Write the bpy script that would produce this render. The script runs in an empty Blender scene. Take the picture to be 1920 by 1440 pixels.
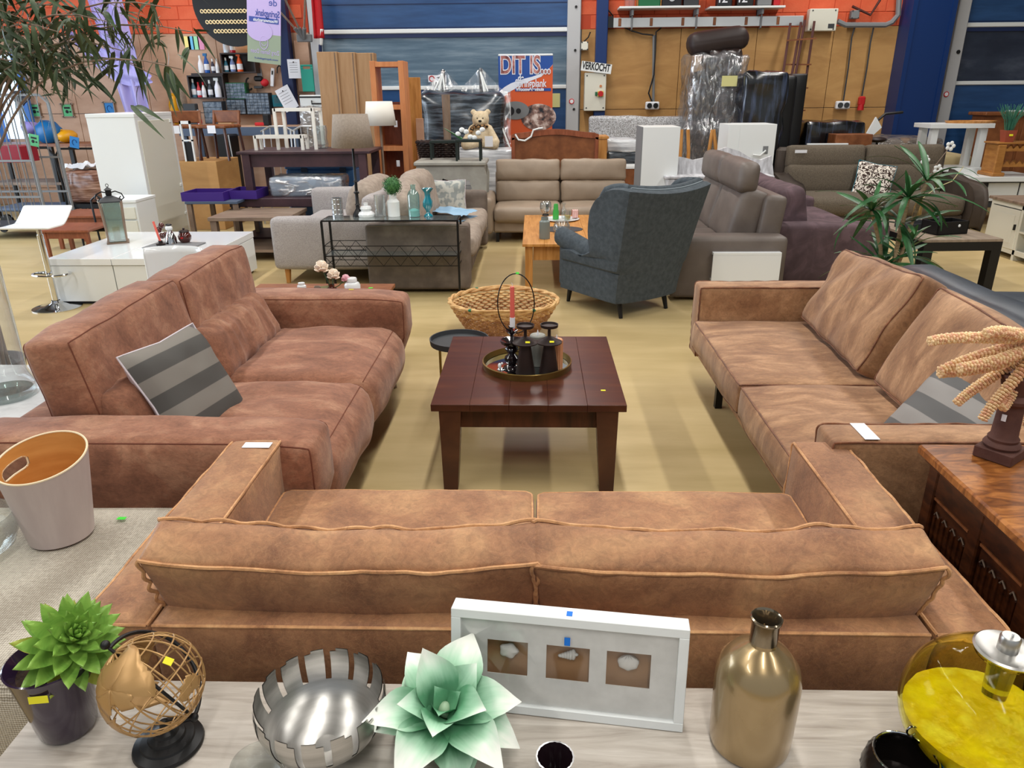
import bpy, math, random
from mathutils import Vector, Matrix, Euler, noise
R = math.radians
SC = bpy.context.scene
COL = SC.collection
# ---------------------------------------------------------------- camera, sky, lamps, exposure
F, TH, YW, RO, H = 1380.0, R(21.55), R(1.75), 0.0087, 1.75      # focal length in pixels of a 1920 px wide frame
cam = bpy.data.cameras.new('camera'); cam.sensor_width = 36; cam.lens = 36 * F / 1920; cam.clip_end = 200
camo = bpy.data.objects.new('camera', cam); COL.objects.link(camo); SC.camera = camo
camo.matrix_world = (Matrix.Translation((0, 0, H)) @ Matrix.Rotation(YW, 4, 'Z') @ Matrix.Rotation(R(90) - TH, 4, 'X')
                     @ Matrix.Rotation(-RO, 4, 'Z'))
SC.view_settings.view_transform = 'Standard'; SC.view_settings.look = 'None'
SC.view_settings.gamma = 1.0; SC.view_settings.use_curve_mapping = False
SC.view_settings.exposure = -0.15
W = bpy.data.worlds.new('world'); SC.world = W; W.use_nodes = True
W.node_tree.nodes['Background'].inputs[0].default_value = (0.86, 0.93, 1.0, 1)
W.node_tree.nodes['Background'].inputs[1].default_value = 0.5
def area(name, loc, rot, sx, sy, power, col=(1, 1, 1)):
    l = bpy.data.lights.new(name, 'AREA'); l.shape = 'RECTANGLE'; l.size = sx; l.size_y = sy; l.energy = power; l.color = col
    o = bpy.data.objects.new(name, l); COL.objects.link(o); o.location = loc; o.rotation_euler = rot; return o
LAMPS = [(x, y) for x in (-4.4, 0.2, 4.8) for y in (-1.6, 1.6, 4.8, 8.0, 11.2)]
for lx, ly in LAMPS:
    area('lamp_light', (lx, ly, 5.36), (0, 0, 0), 0.26, 2.4, 100, (1.0, 0.975, 0.93))
area('left_door_daylight', (-9.6, 7.5, 2.2), (0, R(-90), 0), 3.2, 6, 480, (0.72, 0.85, 1.0))

# ---------------------------------------------------------------- pixel helpers: a ray through the 1920x1440 frame meets a real plane
def ray(px, py):
    a0 = (px - 960) / F; b0 = (py - 720) / F
    a = a0 - RO * b0; b = b0 + RO * a0
    y = math.cos(TH) - b * math.sin(TH); z = -math.sin(TH) - b * math.cos(TH)
    c, s = math.cos(YW), math.sin(YW)
    return Vector((a * c - y * s, a * s + y * c, z))
def gz(px, py, z=0.0):
    r = ray(px, py); t = (z - H) / r.z; return Vector((r.x * t, r.y * t, z))
def gy(px, py, Y):
    r = ray(px, py); t = Y / r.y; return Vector((r.x * t, Y, H + r.z * t))
def gx(px, py, X):
    r = ray(px, py); t = X / r.x; return Vector((X, r.y * t, H + r.z * t))
def prect(px0, py0, px1, py1, Y):
    ym = (py0 + py1) / 2; xm = (px0 + px1) / 2
    return gy(px0, ym, Y).x, gy(px1, ym, Y).x, gy(xm, py1, Y).z, gy(xm, py0, Y).z

# ---------------------------------------------------------------- materials
MATS = {}
def lin(c):
    if isinstance(c, str):
        c = tuple(int(c[i:i + 2], 16) / 255 for i in (0, 2, 4))
    return tuple((v / 12.92 if v <= 0.04045 else ((v + 0.055) / 1.055) ** 2.4) for v in c) + (1,)
def mat(name, c1, c2=None, sc=5, st=(1, 1, 1), rough=0.6, metal=0, bump=0, bsc=60, bst=None, detail=4, c3=None, spec=0.5,
        trans=0, ior=1.45, alpha=1, dist=0, kind='noise', lo=0.35, hi=0.65, coat=0, sheen=0, emit=0, rvar=0):
    m = bpy.data.materials.new(name); m.use_nodes = True; nt = m.node_tree; N = nt.nodes; L = nt.links
    b = N['Principled BSDF']; ins = b.inputs
    ins['Base Color'].default_value = lin(c1); ins['Roughness'].default_value = rough; ins['Metallic'].default_value = metal
    ins['Transmission Weight'].default_value = trans; ins['IOR'].default_value = ior; ins['Alpha'].default_value = alpha
    ins['Specular IOR Level'].default_value = spec; ins['Coat Weight'].default_value = coat
    ins['Sheen Weight'].default_value = sheen
    if emit: ins['Emission Color'].default_value = lin(c1); ins['Emission Strength'].default_value = emit
    tc = N.new('ShaderNodeTexCoord')
    def mp(s):
        k = N.new('ShaderNodeMapping'); k.inputs['Scale'].default_value = s; L.new(tc.outputs['Object'], k.inputs[0]); return k.outputs[0]
    if c2 is not None:
        if kind == 'wave':
            t = N.new('ShaderNodeTexWave'); t.inputs['Distortion'].default_value = dist; t.inputs['Detail'].default_value = detail
            out = t.outputs['Fac']
        elif kind == 'voronoi':
            t = N.new('ShaderNodeTexVoronoi'); out = t.outputs['Distance']
        else:
            t = N.new('ShaderNodeTexNoise'); t.inputs['Detail'].default_value = detail; t.inputs['Distortion'].default_value = dist
            t.inputs['Roughness'].default_value = 0.6; out = t.outputs['Fac']
        t.inputs['Scale'].default_value = sc; L.new(mp(st), t.inputs['Vector'])
        r = N.new('ShaderNodeValToRGB'); e = r.color_ramp.elements
        e[0].position = lo; e[0].color = lin(c1); e[1].position = hi; e[1].color = lin(c2)
        if c3 is not None:
            q = e.new((lo + hi) / 2); q.color = lin(c3)
        L.new(out, r.inputs[0]); L.new(r.outputs[0], ins['Base Color'])
        if rvar:
            mr = N.new('ShaderNodeMapRange'); mr.inputs['To Min'].default_value = rough - rvar; mr.inputs['To Max'].default_value = rough + rvar
            L.new(out, mr.inputs[0]); L.new(mr.outputs[0], ins['Roughness'])
    if bump:
        t = N.new('ShaderNodeTexNoise'); t.inputs['Scale'].default_value = bsc; t.inputs['Detail'].default_value = 5
        L.new(mp(bst or st), t.inputs['Vector'])
        bp = N.new('ShaderNodeBump'); bp.inputs['Strength'].default_value = bump; bp.inputs['Distance'].default_value = 0.01
        L.new(t.outputs['Fac'], bp.inputs['Height']); L.new(bp.outputs[0], ins['Normal'])
    MATS[name] = m; return m
def weave(name, c1, c2, sc, rough=0.9, bump=0.4):
    m = bpy.data.materials.new(name); m.use_nodes = True; nt = m.node_tree; N = nt.nodes; L = nt.links; b = N['Principled BSDF']
    b.inputs['Roughness'].default_value = rough; b.inputs['Specular IOR Level'].default_value = 0.2
    tc = N.new('ShaderNodeTexCoord'); hs = []
    for ax in 'XYZ':
        w = N.new('ShaderNodeTexWave'); w.bands_direction = ax; w.inputs['Scale'].default_value = sc; w.inputs['Distortion'].default_value = 1.5
        w.inputs['Detail Scale'].default_value = 2; L.new(tc.outputs['Object'], w.inputs['Vector']); hs.append(w.outputs['Fac'])
    a = N.new('ShaderNodeMath'); a.operation = 'ADD'; L.new(hs[0], a.inputs[0]); L.new(hs[1], a.inputs[1])
    c = N.new('ShaderNodeMath'); c.operation = 'ADD'; L.new(a.outputs[0], c.inputs[0]); L.new(hs[2], c.inputs[1])
    n = N.new('ShaderNodeTexNoise'); n.inputs['Scale'].default_value = sc * 1.5; L.new(tc.outputs['Object'], n.inputs['Vector'])
    d = N.new('ShaderNodeMath'); d.operation = 'ADD'; L.new(c.outputs[0], d.inputs[0]); L.new(n.outputs['Fac'], d.inputs[1])
    mr = N.new('ShaderNodeMapRange'); mr.inputs['From Min'].default_value = 1.0; mr.inputs['From Max'].default_value = 3.0
    L.new(d.outputs[0], mr.inputs[0])
    r = N.new('ShaderNodeValToRGB'); r.color_ramp.elements[0].color = lin(c1); r.color_ramp.elements[1].color = lin(c2)
    L.new(mr.outputs[0], r.inputs[0]); L.new(r.outputs[0], b.inputs['Base Color'])
    bp = N.new('ShaderNodeBump'); bp.inputs['Strength'].default_value = bump; bp.inputs['Distance'].default_value = 0.003
    L.new(mr.outputs[0], bp.inputs['Height']); L.new(bp.outputs[0], b.inputs['Normal'])
    MATS[name] = m; return m
def leather(name, base, light, dark, sc=4.0, st=(1, 1, 1), vein=0.35, rough=0.62, mott=0.0):
    m = bpy.data.materials.new(name); m.use_nodes = True; nt = m.node_tree; N = nt.nodes; L = nt.links; b = N['Principled BSDF']
    b.inputs['Roughness'].default_value = rough; b.inputs['Specular IOR Level'].default_value = 0.35
    b.inputs['Sheen Weight'].default_value = 0.15; b.inputs['Sheen Roughness'].default_value = 0.5
    tc = N.new('ShaderNodeTexCoord'); k = N.new('ShaderNodeMapping'); k.inputs['Scale'].default_value = st; L.new(tc.outputs['Object'], k.inputs[0])
    def nz(s, d, dist=0.0):
        t = N.new('ShaderNodeTexNoise'); t.inputs['Scale'].default_value = s; t.inputs['Detail'].default_value = d; t.inputs['Distortion'].default_value = dist
        t.inputs['Roughness'].default_value = 0.62; L.new(k.outputs[0], t.inputs['Vector']); return t.outputs['Fac']
    n1 = nz(sc, 6, 0.6); r = N.new('ShaderNodeValToRGB'); e = r.color_ramp.elements
    e[0].position = 0.33; e[0].color = lin(dark); e[1].position = 0.68; e[1].color = lin(light); q = e.new(0.5); q.color = lin(base)
    L.new(n1, r.inputs[0])
    v = N.new('ShaderNodeTexVoronoi'); v.feature = 'DISTANCE_TO_EDGE'; v.inputs['Scale'].default_value = 95
    ad = N.new('ShaderNodeMixRGB'); ad.inputs[0].default_value = 0.06; L.new(k.outputs[0], ad.inputs[1])
    nn = N.new('ShaderNodeTexNoise'); nn.inputs['Scale'].default_value = 22; L.new(k.outputs[0], nn.inputs['Vector']); L.new(nn.outputs['Color'], ad.inputs[2])
    L.new(ad.outputs[0], v.inputs['Vector'])
    mr = N.new('ShaderNodeMapRange'); mr.inputs['From Max'].default_value = 0.07; mr.inputs['To Min'].default_value = vein; mr.inputs['To Max'].default_value = 0
    L.new(v.outputs['Distance'], mr.inputs[0])
    msk = N.new('ShaderNodeMath'); msk.operation = 'MULTIPLY'; L.new(mr.outputs[0], msk.inputs[0]); L.new(nz(9, 3), msk.inputs[1])
    mx = N.new('ShaderNodeMixRGB'); mx.inputs[2].default_value = lin(light); L.new(msk.outputs[0], mx.inputs[0]); L.new(r.outputs[0], mx.inputs[1])
    ov = N.new('ShaderNodeMixRGB'); ov.blend_type = 'OVERLAY'; ov.inputs[0].default_value = 0.55; L.new(mx.outputs[0], ov.inputs[1])
    fr = N.new('ShaderNodeMapRange'); fr.inputs['From Min'].default_value = .34; fr.inputs['From Max'].default_value = .66; fr.inputs['To Min'].default_value = .28; fr.inputs['To Max'].default_value = .72
    fn = N.new('ShaderNodeTexNoise'); fn.inputs['Scale'].default_value = 34; fn.inputs['Detail'].default_value = 10; fn.inputs['Roughness'].default_value = .75; fn.inputs['Distortion'].default_value = 1.2
    L.new(k.outputs[0], fn.inputs['Vector']); L.new(fn.outputs['Fac'], fr.inputs[0]); L.new(fr.outputs[0], ov.inputs[2]); L.new(ov.outputs[0], b.inputs['Base Color'])
    bp = N.new('ShaderNodeBump'); bp.inputs['Strength'].default_value = 0.25; bp.inputs['Distance'].default_value = 0.004
    hh = N.new('ShaderNodeMath'); hh.operation = 'SUBTRACT'; L.new(nz(120, 3), hh.inputs[0]); L.new(msk.outputs[0], hh.inputs[1])
    L.new(hh.outputs[0], bp.inputs['Height']); L.new(bp.outputs[0], b.inputs['Normal'])
    MATS[name] = m; return m
leather('tan_leather', '986b49', 'b1865d', '784e33', sc=3.6, vein=0.5)
leather('tan_seam', 'bd8a5c', 'd0a070', '95643f', sc=8)
leather('tan_leather_right', '8f6847', 'b08762', '754f33', sc=3.6, st=(1, 2.6, 1), vein=0.15)
leather('seam_dark', '6d4026', '8a5838', '4f2c18', sc=8)
leather('rust_suede', '8d5d45', 'a67a5f', '754a35', sc=4.2, st=(1.0, 1.7, 1.5), vein=0.0, rough=0.75)
mat('rust_seam', '6b3a28', rough=0.8)
mat('floor', 'aa9566', 'c4ae80', sc=1.6, st=(0.45, 2.2, 1), rough=0.42, detail=8, lo=0.3, hi=0.7, c3='b8a274', bump=0.05, bsc=20, spec=0.4, rvar=0.08)
mat('ply', 'a87c48', 'bd9158', sc=1.2, st=(1, 1, 3), rough=0.6, detail=6, c3='b2864f', dist=1.0)
mat('ply_light', 'b08a70', 'c4a087', sc=1.2, st=(1, 1, 3), rough=0.6, detail=6)
mat('orange_block', 'cf5430', 'da6540', sc=3, rough=0.7, bump=0.3, bsc=40)
mat('door_blue', '234470', '2d5282', sc=1.5, st=(1, 1, 8), rough=0.35)
mat('col_blue', '082c62', rough=0.4)
mat('navy_post', '1c2a52', rough=0.45)
mat('alu', 'bfc2c4', rough=0.35, metal=0.6)
mat('greyframe', 'b2b3b5', rough=0.5)
mat('glaze', '4c6274', '7d8f9c', sc=2.0, st=(0.4, 1, 5), rough=0.12, detail=6, c3='5e7384', spec=0.8)
mat('glaze_dark', '20283a', '4a5262', sc=1.4, st=(0.6, 1, 1.6), rough=0.1, detail=5, c3='2c3547', spec=0.8)
mat('wallpaint', '8d8f90', rough=0.8)
mat('ceiling', '77797c', rough=0.9)
mat('white', 'e2e5e4', rough=0.35)
mat('white_gloss', 'e6e9ea', rough=0.15, coat=0.3)
mat('cream', 'd6d4c6', rough=0.45)
mat('black', '0c0c0e', rough=0.45)
mat('blackmetal', '101113', rough=0.4, metal=0.3)
mat('dgrey', '35373a', rough=0.6)
mat('mgrey', '77797b', rough=0.6)
mat('chrome', 'd8dadd', rough=0.08, metal=1)
mat('steel', 'a8a6a2', 'c6c4c0', sc=3, st=(1, 1, 14), rough=0.33, metal=1, rvar=0.08)
mat('gold', 'c9a056', rough=0.25, metal=1)
mat('yellow_tag', 'e8e12a', rough=0.6)
mat('green_tag', '45d83a', rough=0.6)
mat('blue_tag', '1173d6', rough=0.6)
mat('paper', 'e4e5ea', rough=0.7)
mat('ink', '15151a', rough=0.7)
def film(name, tint=(1, 1, 1), lo=.03, hi=.5, rough=.08, noise_sc=None, st=(1, 1, 1), grey=0.0, edge=1.45):
    m = bpy.data.materials.new(name); m.use_nodes = True; nt = m.node_tree; N = nt.nodes; L = nt.links; N.remove(N['Principled BSDF'])
    tr = N.new('ShaderNodeBsdfTransparent'); tr.inputs[0].default_value = (*tint, 1); gl = N.new('ShaderNodeBsdfGlossy'); gl.inputs['Roughness'].default_value = rough
    df = N.new('ShaderNodeBsdfDiffuse'); df.inputs[0].default_value = (.8, .83, .86, 1); m1 = N.new('ShaderNodeMixShader'); m1.inputs[0].default_value = grey; L.new(tr.outputs[0], m1.inputs[1]); L.new(df.outputs[0], m1.inputs[2])
    lw = N.new('ShaderNodeLayerWeight'); lw.inputs[0].default_value = .35; mr = N.new('ShaderNodeMapRange'); mr.inputs['To Min'].default_value = lo; mr.inputs['To Max'].default_value = hi; L.new(lw.outputs['Facing'], mr.inputs[0]); fac = mr.outputs[0]
    if noise_sc:
        tc = N.new('ShaderNodeTexCoord'); mp = N.new('ShaderNodeMapping'); mp.inputs['Scale'].default_value = st; L.new(tc.outputs['Object'], mp.inputs[0])
        t = N.new('ShaderNodeTexNoise'); t.inputs['Scale'].default_value = noise_sc; t.inputs['Detail'].default_value = 5; t.inputs['Distortion'].default_value = 1.0; L.new(mp.outputs[0], t.inputs['Vector'])
        r = N.new('ShaderNodeMapRange'); r.inputs['From Min'].default_value = .46; r.inputs['From Max'].default_value = .70; r.inputs['To Max'].default_value = .85; L.new(t.outputs['Fac'], r.inputs[0])
        ad = N.new('ShaderNodeMath'); ad.operation = 'ADD'; ad.use_clamp = True; L.new(fac, ad.inputs[0]); L.new(r.outputs[0], ad.inputs[1]); fac = ad.outputs[0]
        bp = N.new('ShaderNodeBump'); bp.inputs['Strength'].default_value = 1; bp.inputs['Distance'].default_value = .03; L.new(t.outputs['Fac'], bp.inputs['Height']); L.new(bp.outputs[0], gl.inputs['Normal'])
    m2 = N.new('ShaderNodeMixShader'); L.new(fac, m2.inputs[0]); L.new(m1.outputs[0], m2.inputs[1]); L.new(gl.outputs[0], m2.inputs[2]); L.new(m2.outputs[0], N['Material Output'].inputs['Surface'])
    MATS[name] = m; return m
film('glass', (.97, .99, .98), .05, .75)
film('clear', (.93, .96, .96), .06, .8, grey=.05); film('clear2', (.94, .96, .96), .05, .85, grey=.04); film('clear_teal', (.55, .78, .76), .06, .7, grey=.12)
film('green_glass', (.80, .92, .88), .30, .8, grey=.10); film('thin_glass', (1, 1, 1), .02, .25)
film('film2', (.9, .92, .95), .02, .4, .12, 5, (3, 1, 1), .08); film('plastic_wrap', (.92, .94, .96), .04, .5, .12, 7, (1, 1, 3), .10)
mat('dark_wood', '3c2019', '54301f', sc=2.2, st=(1.2, 8, 1.2), rough=0.28, detail=7, c3='452419', dist=0.6)
mat('dark_wood_x', '33160c', '5c2f1c', sc=2.2, st=(6, 1.2, 1.2), rough=0.35, detail=7, dist=0.6)
mat('wood_oak', 'ad7437', 'cb9252', sc=3, st=(10, 1, 1), rough=0.4, detail=7, dist=0.8, c3='be8443')
mat('wood_brown', '6c3c1e', '8c5530', sc=3, st=(2, 8, 2), rough=0.45, detail=6)
mat('wood_walnut', '34222a', '4c3338', sc=3, st=(1, 8, 1), rough=0.4, detail=6)
mat('wood_ashy', '6d5a4c', '917c6a', sc=3, st=(1, 8, 1), rough=0.5, detail=7)
mat('pine', '96612c', 'b07a3c', sc=3, st=(2, 2, 9), rough=0.5, detail=6)
mat('orangewood', 'bb7344', 'cf8a58', sc=2, st=(8, 8, 1), rough=0.5, detail=6)
mat('cardboard', 'a07c58', 'ad8a66', sc=2, st=(8, 1, 1), rough=0.85)
mat('soil', '1e120c', '3a2518', sc=60, rough=.95, bump=1, bsc=80)

# ---------------------------------------------------------------- mesh builder
class MB:
    def __init__(s): s.v = []; s.f = []
    def add(s, vs, fs, M=None):
        n = len(s.v)
        s.v += [tuple(M @ Vector(p)) if M is not None else tuple(p) for p in vs]
        s.f += [tuple(i + n for i in f) for f in fs]; return s
    def box(s, x0, x1, y0, y1, z0, z1, b=0.0, M=None):
        if x0 > x1: x0, x1 = x1, x0
        if y0 > y1: y0, y1 = y1, y0
        if z0 > z1: z0, z1 = z1, z0
        b = min(b, (x1 - x0) * .45, (y1 - y0) * .45, (z1 - z0) * .45)
        if b <= 0:
            vs = [(x, y, z) for x in (x0, x1) for y in (y0, y1) for z in (z0, z1)]
            fs = [(0, 1, 3, 2), (4, 6, 7, 5), (0, 4, 5, 1), (2, 3, 7, 6), (0, 2, 6, 4), (1, 5, 7, 3)]
            return s.add(vs, fs, M)
        vs = []; idx = {}
        X = (x0, x1); Yy = (y0, y1); Z = (z0, z1)
        for i in (0, 1):
            for j in (0, 1):
                for k in (0, 1):
                    sx, sy, sz = (1, -1)[i], (1, -1)[j], (1, -1)[k]
                    idx[i, j, k, 0] = len(vs); vs.append((X[i], Yy[j] + sy * b, Z[k] + sz * b))
                    idx[i, j, k, 1] = len(vs); vs.append((X[i] + sx * b, Yy[j], Z[k] + sz * b))
                    idx[i, j, k, 2] = len(vs); vs.append((X[i] + sx * b, Yy[j] + sy * b, Z[k]))
        I = lambda i, j, k, a: idx[i, j, k, a]
        fs = [(I(0,0,0,0), I(0,0,1,0), I(0,1,1,0), I(0,1,0,0)), (I(1,0,0,0), I(1,1,0,0), I(1,1,1,0), I(1,0,1,0)),
              (I(0,0,0,1), I(1,0,0,1), I(1,0,1,1), I(0,0,1,1)), (I(0,1,0,1), I(0,1,1,1), I(1,1,1,1), I(1,1,0,1)),
              (I(0,0,0,2), I(0,1,0,2), I(1,1,0,2), I(1,0,0,2)), (I(0,0,1,2), I(1,0,1,2), I(1,1,1,2), I(0,1,1,2))]
        for a in (0, 1):
            for c in (0, 1):
                fs.append((I(a,c,0,0), I(a,c,1,0), I(a,c,1,1), I(a,c,0,1)))
                fs.append((I(a,0,c,0), I(a,1,c,0), I(a,1,c,2), I(a,0,c,2)))
                fs.append((I(0,a,c,1), I(1,a,c,1), I(1,a,c,2), I(0,a,c,2)))
        fs += [(I(i,j,k,0), I(i,j,k,1), I(i,j,k,2)) for i in (0, 1) for j in (0, 1) for k in (0, 1)]
        return s.add(vs, fs, M)
    def bar(s, p, q, w=0.02, h=None, b=0.0):
        p = Vector(p); q = Vector(q); h = h or w; d = (q - p); L = d.length
        M = Matrix.Translation(p) @ d.to_track_quat('X', 'Z').to_matrix().to_4x4()
        return s.box(0, L, -w / 2, w / 2, -h / 2, h / 2, b, M)
    def lathe(s, prof, seg=24, M=None, cap=True, wob=None):
        vs = []; fs = []; n = len(prof)
        for i in range(seg):
            a = 2 * math.pi * i / seg
            for r, z in prof:
                k = 1 if wob is None else wob(a, z)
                vs.append((r * k * math.cos(a), r * k * math.sin(a), z))
        for i in range(seg):
            j = (i + 1) % seg
            for k in range(n - 1): fs.append((i * n + k, j * n + k, j * n + k + 1, i * n + k + 1))
        if cap:
            if prof[0][0] > 1e-4: fs.append(tuple(i * n for i in reversed(range(seg))))
            if prof[-1][0] > 1e-4: fs.append(tuple(i * n + n - 1 for i in range(seg)))
        return s.add(vs, fs, M)
    def cyl(s, c, r, h, r2=None, seg=16, M=None):
        T = Matrix.Translation(c); T = T if M is None else M @ T
        return s.lathe([(r, 0), (r if r2 is None else r2, h)], seg, T)
    def tube(s, pts, r=0.01, seg=8, closed=False, M=None, rf=None):
        pts = [Vector(p) for p in pts]; n = len(pts); vs = []; fs = []; up = None
        for i, p in enumerate(pts):
            t = (pts[(i + 1) % n] - pts[i - 1]) if closed or 0 < i < n - 1 else (pts[1] - pts[0] if i == 0 else pts[-1] - pts[-2])
            if t.length < 1e-9: t = Vector((0, 0, 1))
            t.normalize()
            if up is None: up = t.orthogonal()
            up = up - t * up.dot(t)
            if up.length < 1e-6: up = t.orthogonal()
            up.normalize(); w = t.cross(up); rr = r if rf is None else rf(i / max(1, n - 1))
            for k in range(seg):
                a = 2 * math.pi * k / seg; vs.append(p + (up * math.cos(a) + w * math.sin(a)) * rr)
        for i in range(n if closed else n - 1):
            j = (i + 1) % n
            for k in range(seg):
                l = (k + 1) % seg; fs.append((i * seg + k, i * seg + l, j * seg + l, j * seg + k))
        if not closed: fs += [tuple(reversed(range(seg))), tuple(range((n - 1) * seg, n * seg))]
        return s.add(vs, fs, M)
    def prism(s, poly, t0, t1, axis='y', M=None):
        n = len(poly); f = {'x': lambda a, b, t: (t, a, b), 'y': lambda a, b, t: (a, t, b), 'z': lambda a, b, t: (a, b, t)}[axis]
        vs = [f(a, b, t0) for a, b in poly] + [f(a, b, t1) for a, b in poly]
        fs = [tuple(range(n)), tuple(reversed(range(n, 2 * n)))] + [(i, (i + 1) % n, n + (i + 1) % n, n + i) for i in range(n)]
        return s.add(vs, fs, M)
    def ball(s, c, r, seg=14, ring=9, M=None, wob=None):
        if not hasattr(r, '__len__'): r = (r, r, r)
        vs = []; fs = []
        for i in range(ring + 1):
            th = math.pi * i / ring
            for k in range(seg):
                a = 2 * math.pi * k / seg; d = Vector((math.sin(th) * math.cos(a), math.sin(th) * math.sin(a), math.cos(th)))
                w = 1 if wob is None else wob(d); vs.append((c[0] + d.x * r[0] * w, c[1] + d.y * r[1] * w, c[2] + d.z * r[2] * w))
        for i in range(ring):
            for k in range(seg):
                l = (k + 1) % seg; fs.append((i * seg + k, (i + 1) * seg + k, (i + 1) * seg + l, i * seg + l))
        return s.add(vs, fs, M)
    def grid(s, fn, nu, nv, cu=False, thick=0, M=None):
        vs = [fn(i / nu, j / nv) for i in range(nu + (0 if cu else 1)) for j in range(nv + 1)]
        m = nu + (0 if cu else 1); fs = []
        for i in range(nu):
            for j in range(nv):
                a = i * (nv + 1) + j; b = ((i + 1) % m) * (nv + 1) + j; fs.append((a, b, b + 1, a + 1))
        return s.add(vs, fs, M)
    def soft(s, h, r=0.03, puff=(0, 0, 0), n=8, nz=(0, 3, 0), M=None, shape=None):
        """soft cushion: rounded box of half sizes h, faces swollen by puff, surface noise; returns its surface function"""
        h = Vector(h); M = M or Matrix(); r = min(r, *h); e = [max(h[i] - r, 0) for i in range(3)]
        def S(a, b, c, off=0.0):
            u = (a, b, c); p = Vector((a * h.x, b * h.y, c * h.z)); q = Vector([max(-e[i], min(e[i], p[i])) for i in range(3)])
            d = p - q; nn = d.normalized() if d.length > 1e-9 else Vector((0, 0, 1)); p = q + nn * (r + off)
            for i in range(3):
                j, k = (i + 1) % 3, (i + 2) % 3
                if puff[i]: p[i] += nn[i] * puff[i] * max(0, 1 - u[j] ** 2) ** .7 * max(0, 1 - u[k] ** 2) ** .7
            if nz[0]:
                p += nn * nz[0] * noise.noise(Vector((p.x, p.y, p.z)) * nz[1] + Vector((nz[2] * 7.3, nz[2] * 3.1, 0)))
            if shape: p = shape(p)
            return M @ p
        L = []
        for i in range(3):
            k = max(2, int(round(n * h[i] / max(h)))) ; a = e[i] / h[i]
            L.append([-1, -(1 - (1 - a) * .35), -a] + [-a + 2 * a * t / k for t in range(1, k)] + [a, 1 - (1 - a) * .35, 1])
        key = {}; 
        def V(a, b, c):
            kk = (round(a, 5), round(b, 5), round(c, 5))
            if kk not in key: key[kk] = len(s.v); s.v.append(tuple(S(a, b, c)))
            return key[kk]
        for ax in range(3):
            A, B = L[(ax + 1) % 3], L[(ax + 2) % 3]
            for sg in (-1, 1):
                for i in range(len(A) - 1):
                    for j in range(len(B) - 1):
                        q = []
                        for a, b in ((A[i], B[j]), (A[i + 1], B[j]), (A[i + 1], B[j + 1]), (A[i], B[j + 1])):
                            u = [0, 0, 0]; u[ax] = sg; u[(ax + 1) % 3] = a; u[(ax + 2) % 3] = b; q.append(V(*u))
                        s.f.append(tuple(q if sg > 0 else reversed(q)))
        return S
    def build(s, name, m, parent=None, smooth=True, kind=None, label=None):
        me = bpy.data.meshes.new(name); me.from_pydata(s.v, [], s.f); me.update()
        if m: me.materials.append(MATS[m] if isinstance(m, str) else m)
        me.shade_smooth() if smooth else None
        if smooth:
            try: me.set_sharp_from_angle(angle=R(38))
            except Exception: pass
        o = bpy.data.objects.new(name, me); COL.objects.link(o)
        if parent is not None: o.parent = parent
        if kind: o['kind'] = kind
        if label: o['label'] = label
        return o
def seam(S, path, r=0.005, wave=0.0, off=0.0, n=40, mb=None, seed=0):
    """raised seam along cube coordinates path [(a,b,c),(a,b,c)..] of the surface function S"""
    mb = mb or MB(); pts = []
    for p, q in zip(path, path[1:]):
        for i in range(n):
            t = i / n; u = [p[k] + (q[k] - p[k]) * t for k in range(3)]
            o = off + wave * abs(noise.noise(Vector((t * 9 + seed, p[0] * 3 + seed, p[1])))) * 2
            pts.append(S(*u, o))
    pts.append(S(*path[-1], off)); mb.tube(pts, r, 6); return mb
def thing(name, label, cat, loc=(0, 0, 0), rz=0, group=None, rot=None):
    o = bpy.data.objects.new(name, None); COL.objects.link(o); o.location = loc
    o.rotation_euler = rot if rot else (0, 0, rz); o.empty_display_size = 0.05
    o['label'] = label; o['category'] = cat
    if group: o['group'] = group
    return o
def tag(o, label, cat, group=None, kind=None):
    o['label'] = label; o['category'] = cat
    if group: o['group'] = group
    if kind: o['kind'] = kind
    return o
def copy_tree(o, parent=None):
    c = o.copy(); COL.objects.link(c); c.parent = parent
    for ch in list(o.children): copy_tree(ch, c)
    return c
def single(name, mb, m, label, cat, loc=(0, 0, 0), rz=0, group=None, rot=None, smooth=True, kind=None):
    o = mb.build(name, m, None, smooth); o.location = loc; o.rotation_euler = rot if rot else (0, 0, rz)
    return tag(o, label, cat, group, kind)
def text(s, size, m, parent, loc, rot=(R(90), 0, 0), name='lettering', bold=0.0, ext=0.001, align='LEFT', sx=1.0, mirror=False, shear=0):
    c = bpy.data.curves.new(name, 'FONT'); c.body = s; c.size = size; c.extrude = ext; c.offset = bold; c.align_x = align; c.shear = shear
    c.materials.append(MATS[m]); tmp = bpy.data.objects.new('tmp_text', c); COL.objects.link(tmp)
    me = bpy.data.meshes.new_from_object(tmp, depsgraph=bpy.context.evaluated_depsgraph_get()); bpy.data.objects.remove(tmp); bpy.data.curves.remove(c)
    o = bpy.data.objects.new(name, me); COL.objects.link(o)
    o.location = loc; o.rotation_euler = rot; o.scale = (-sx if mirror else sx, 1, 1)
    if parent is not None: o.parent = parent
    return o
def pieces(parent, name, m, items, b=0.0):
    """boxes (x0,x1,y0,y1,z0,z1) each an object of its own"""
    return [MB().box(*it, b).build(name, m, parent, False) for it in items]
def T4(x=0, y=0, z=0, rx=0, ry=0, rz=0):
    return Matrix.Translation((x, y, z)) @ Euler((rx, ry, rz)).to_matrix().to_4x4()
def sticker(parent, loc, m='yellow_tag', w=0.03, h=0.016, rot=(0, 0, 0), name='price_sticker'):
    o = MB().box(-w / 2, w / 2, -h / 2, h / 2, 0, 0.0012, 0.0004).build(name, m, parent, False); o.location = loc; o.rotation_euler = rot; return o
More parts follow.
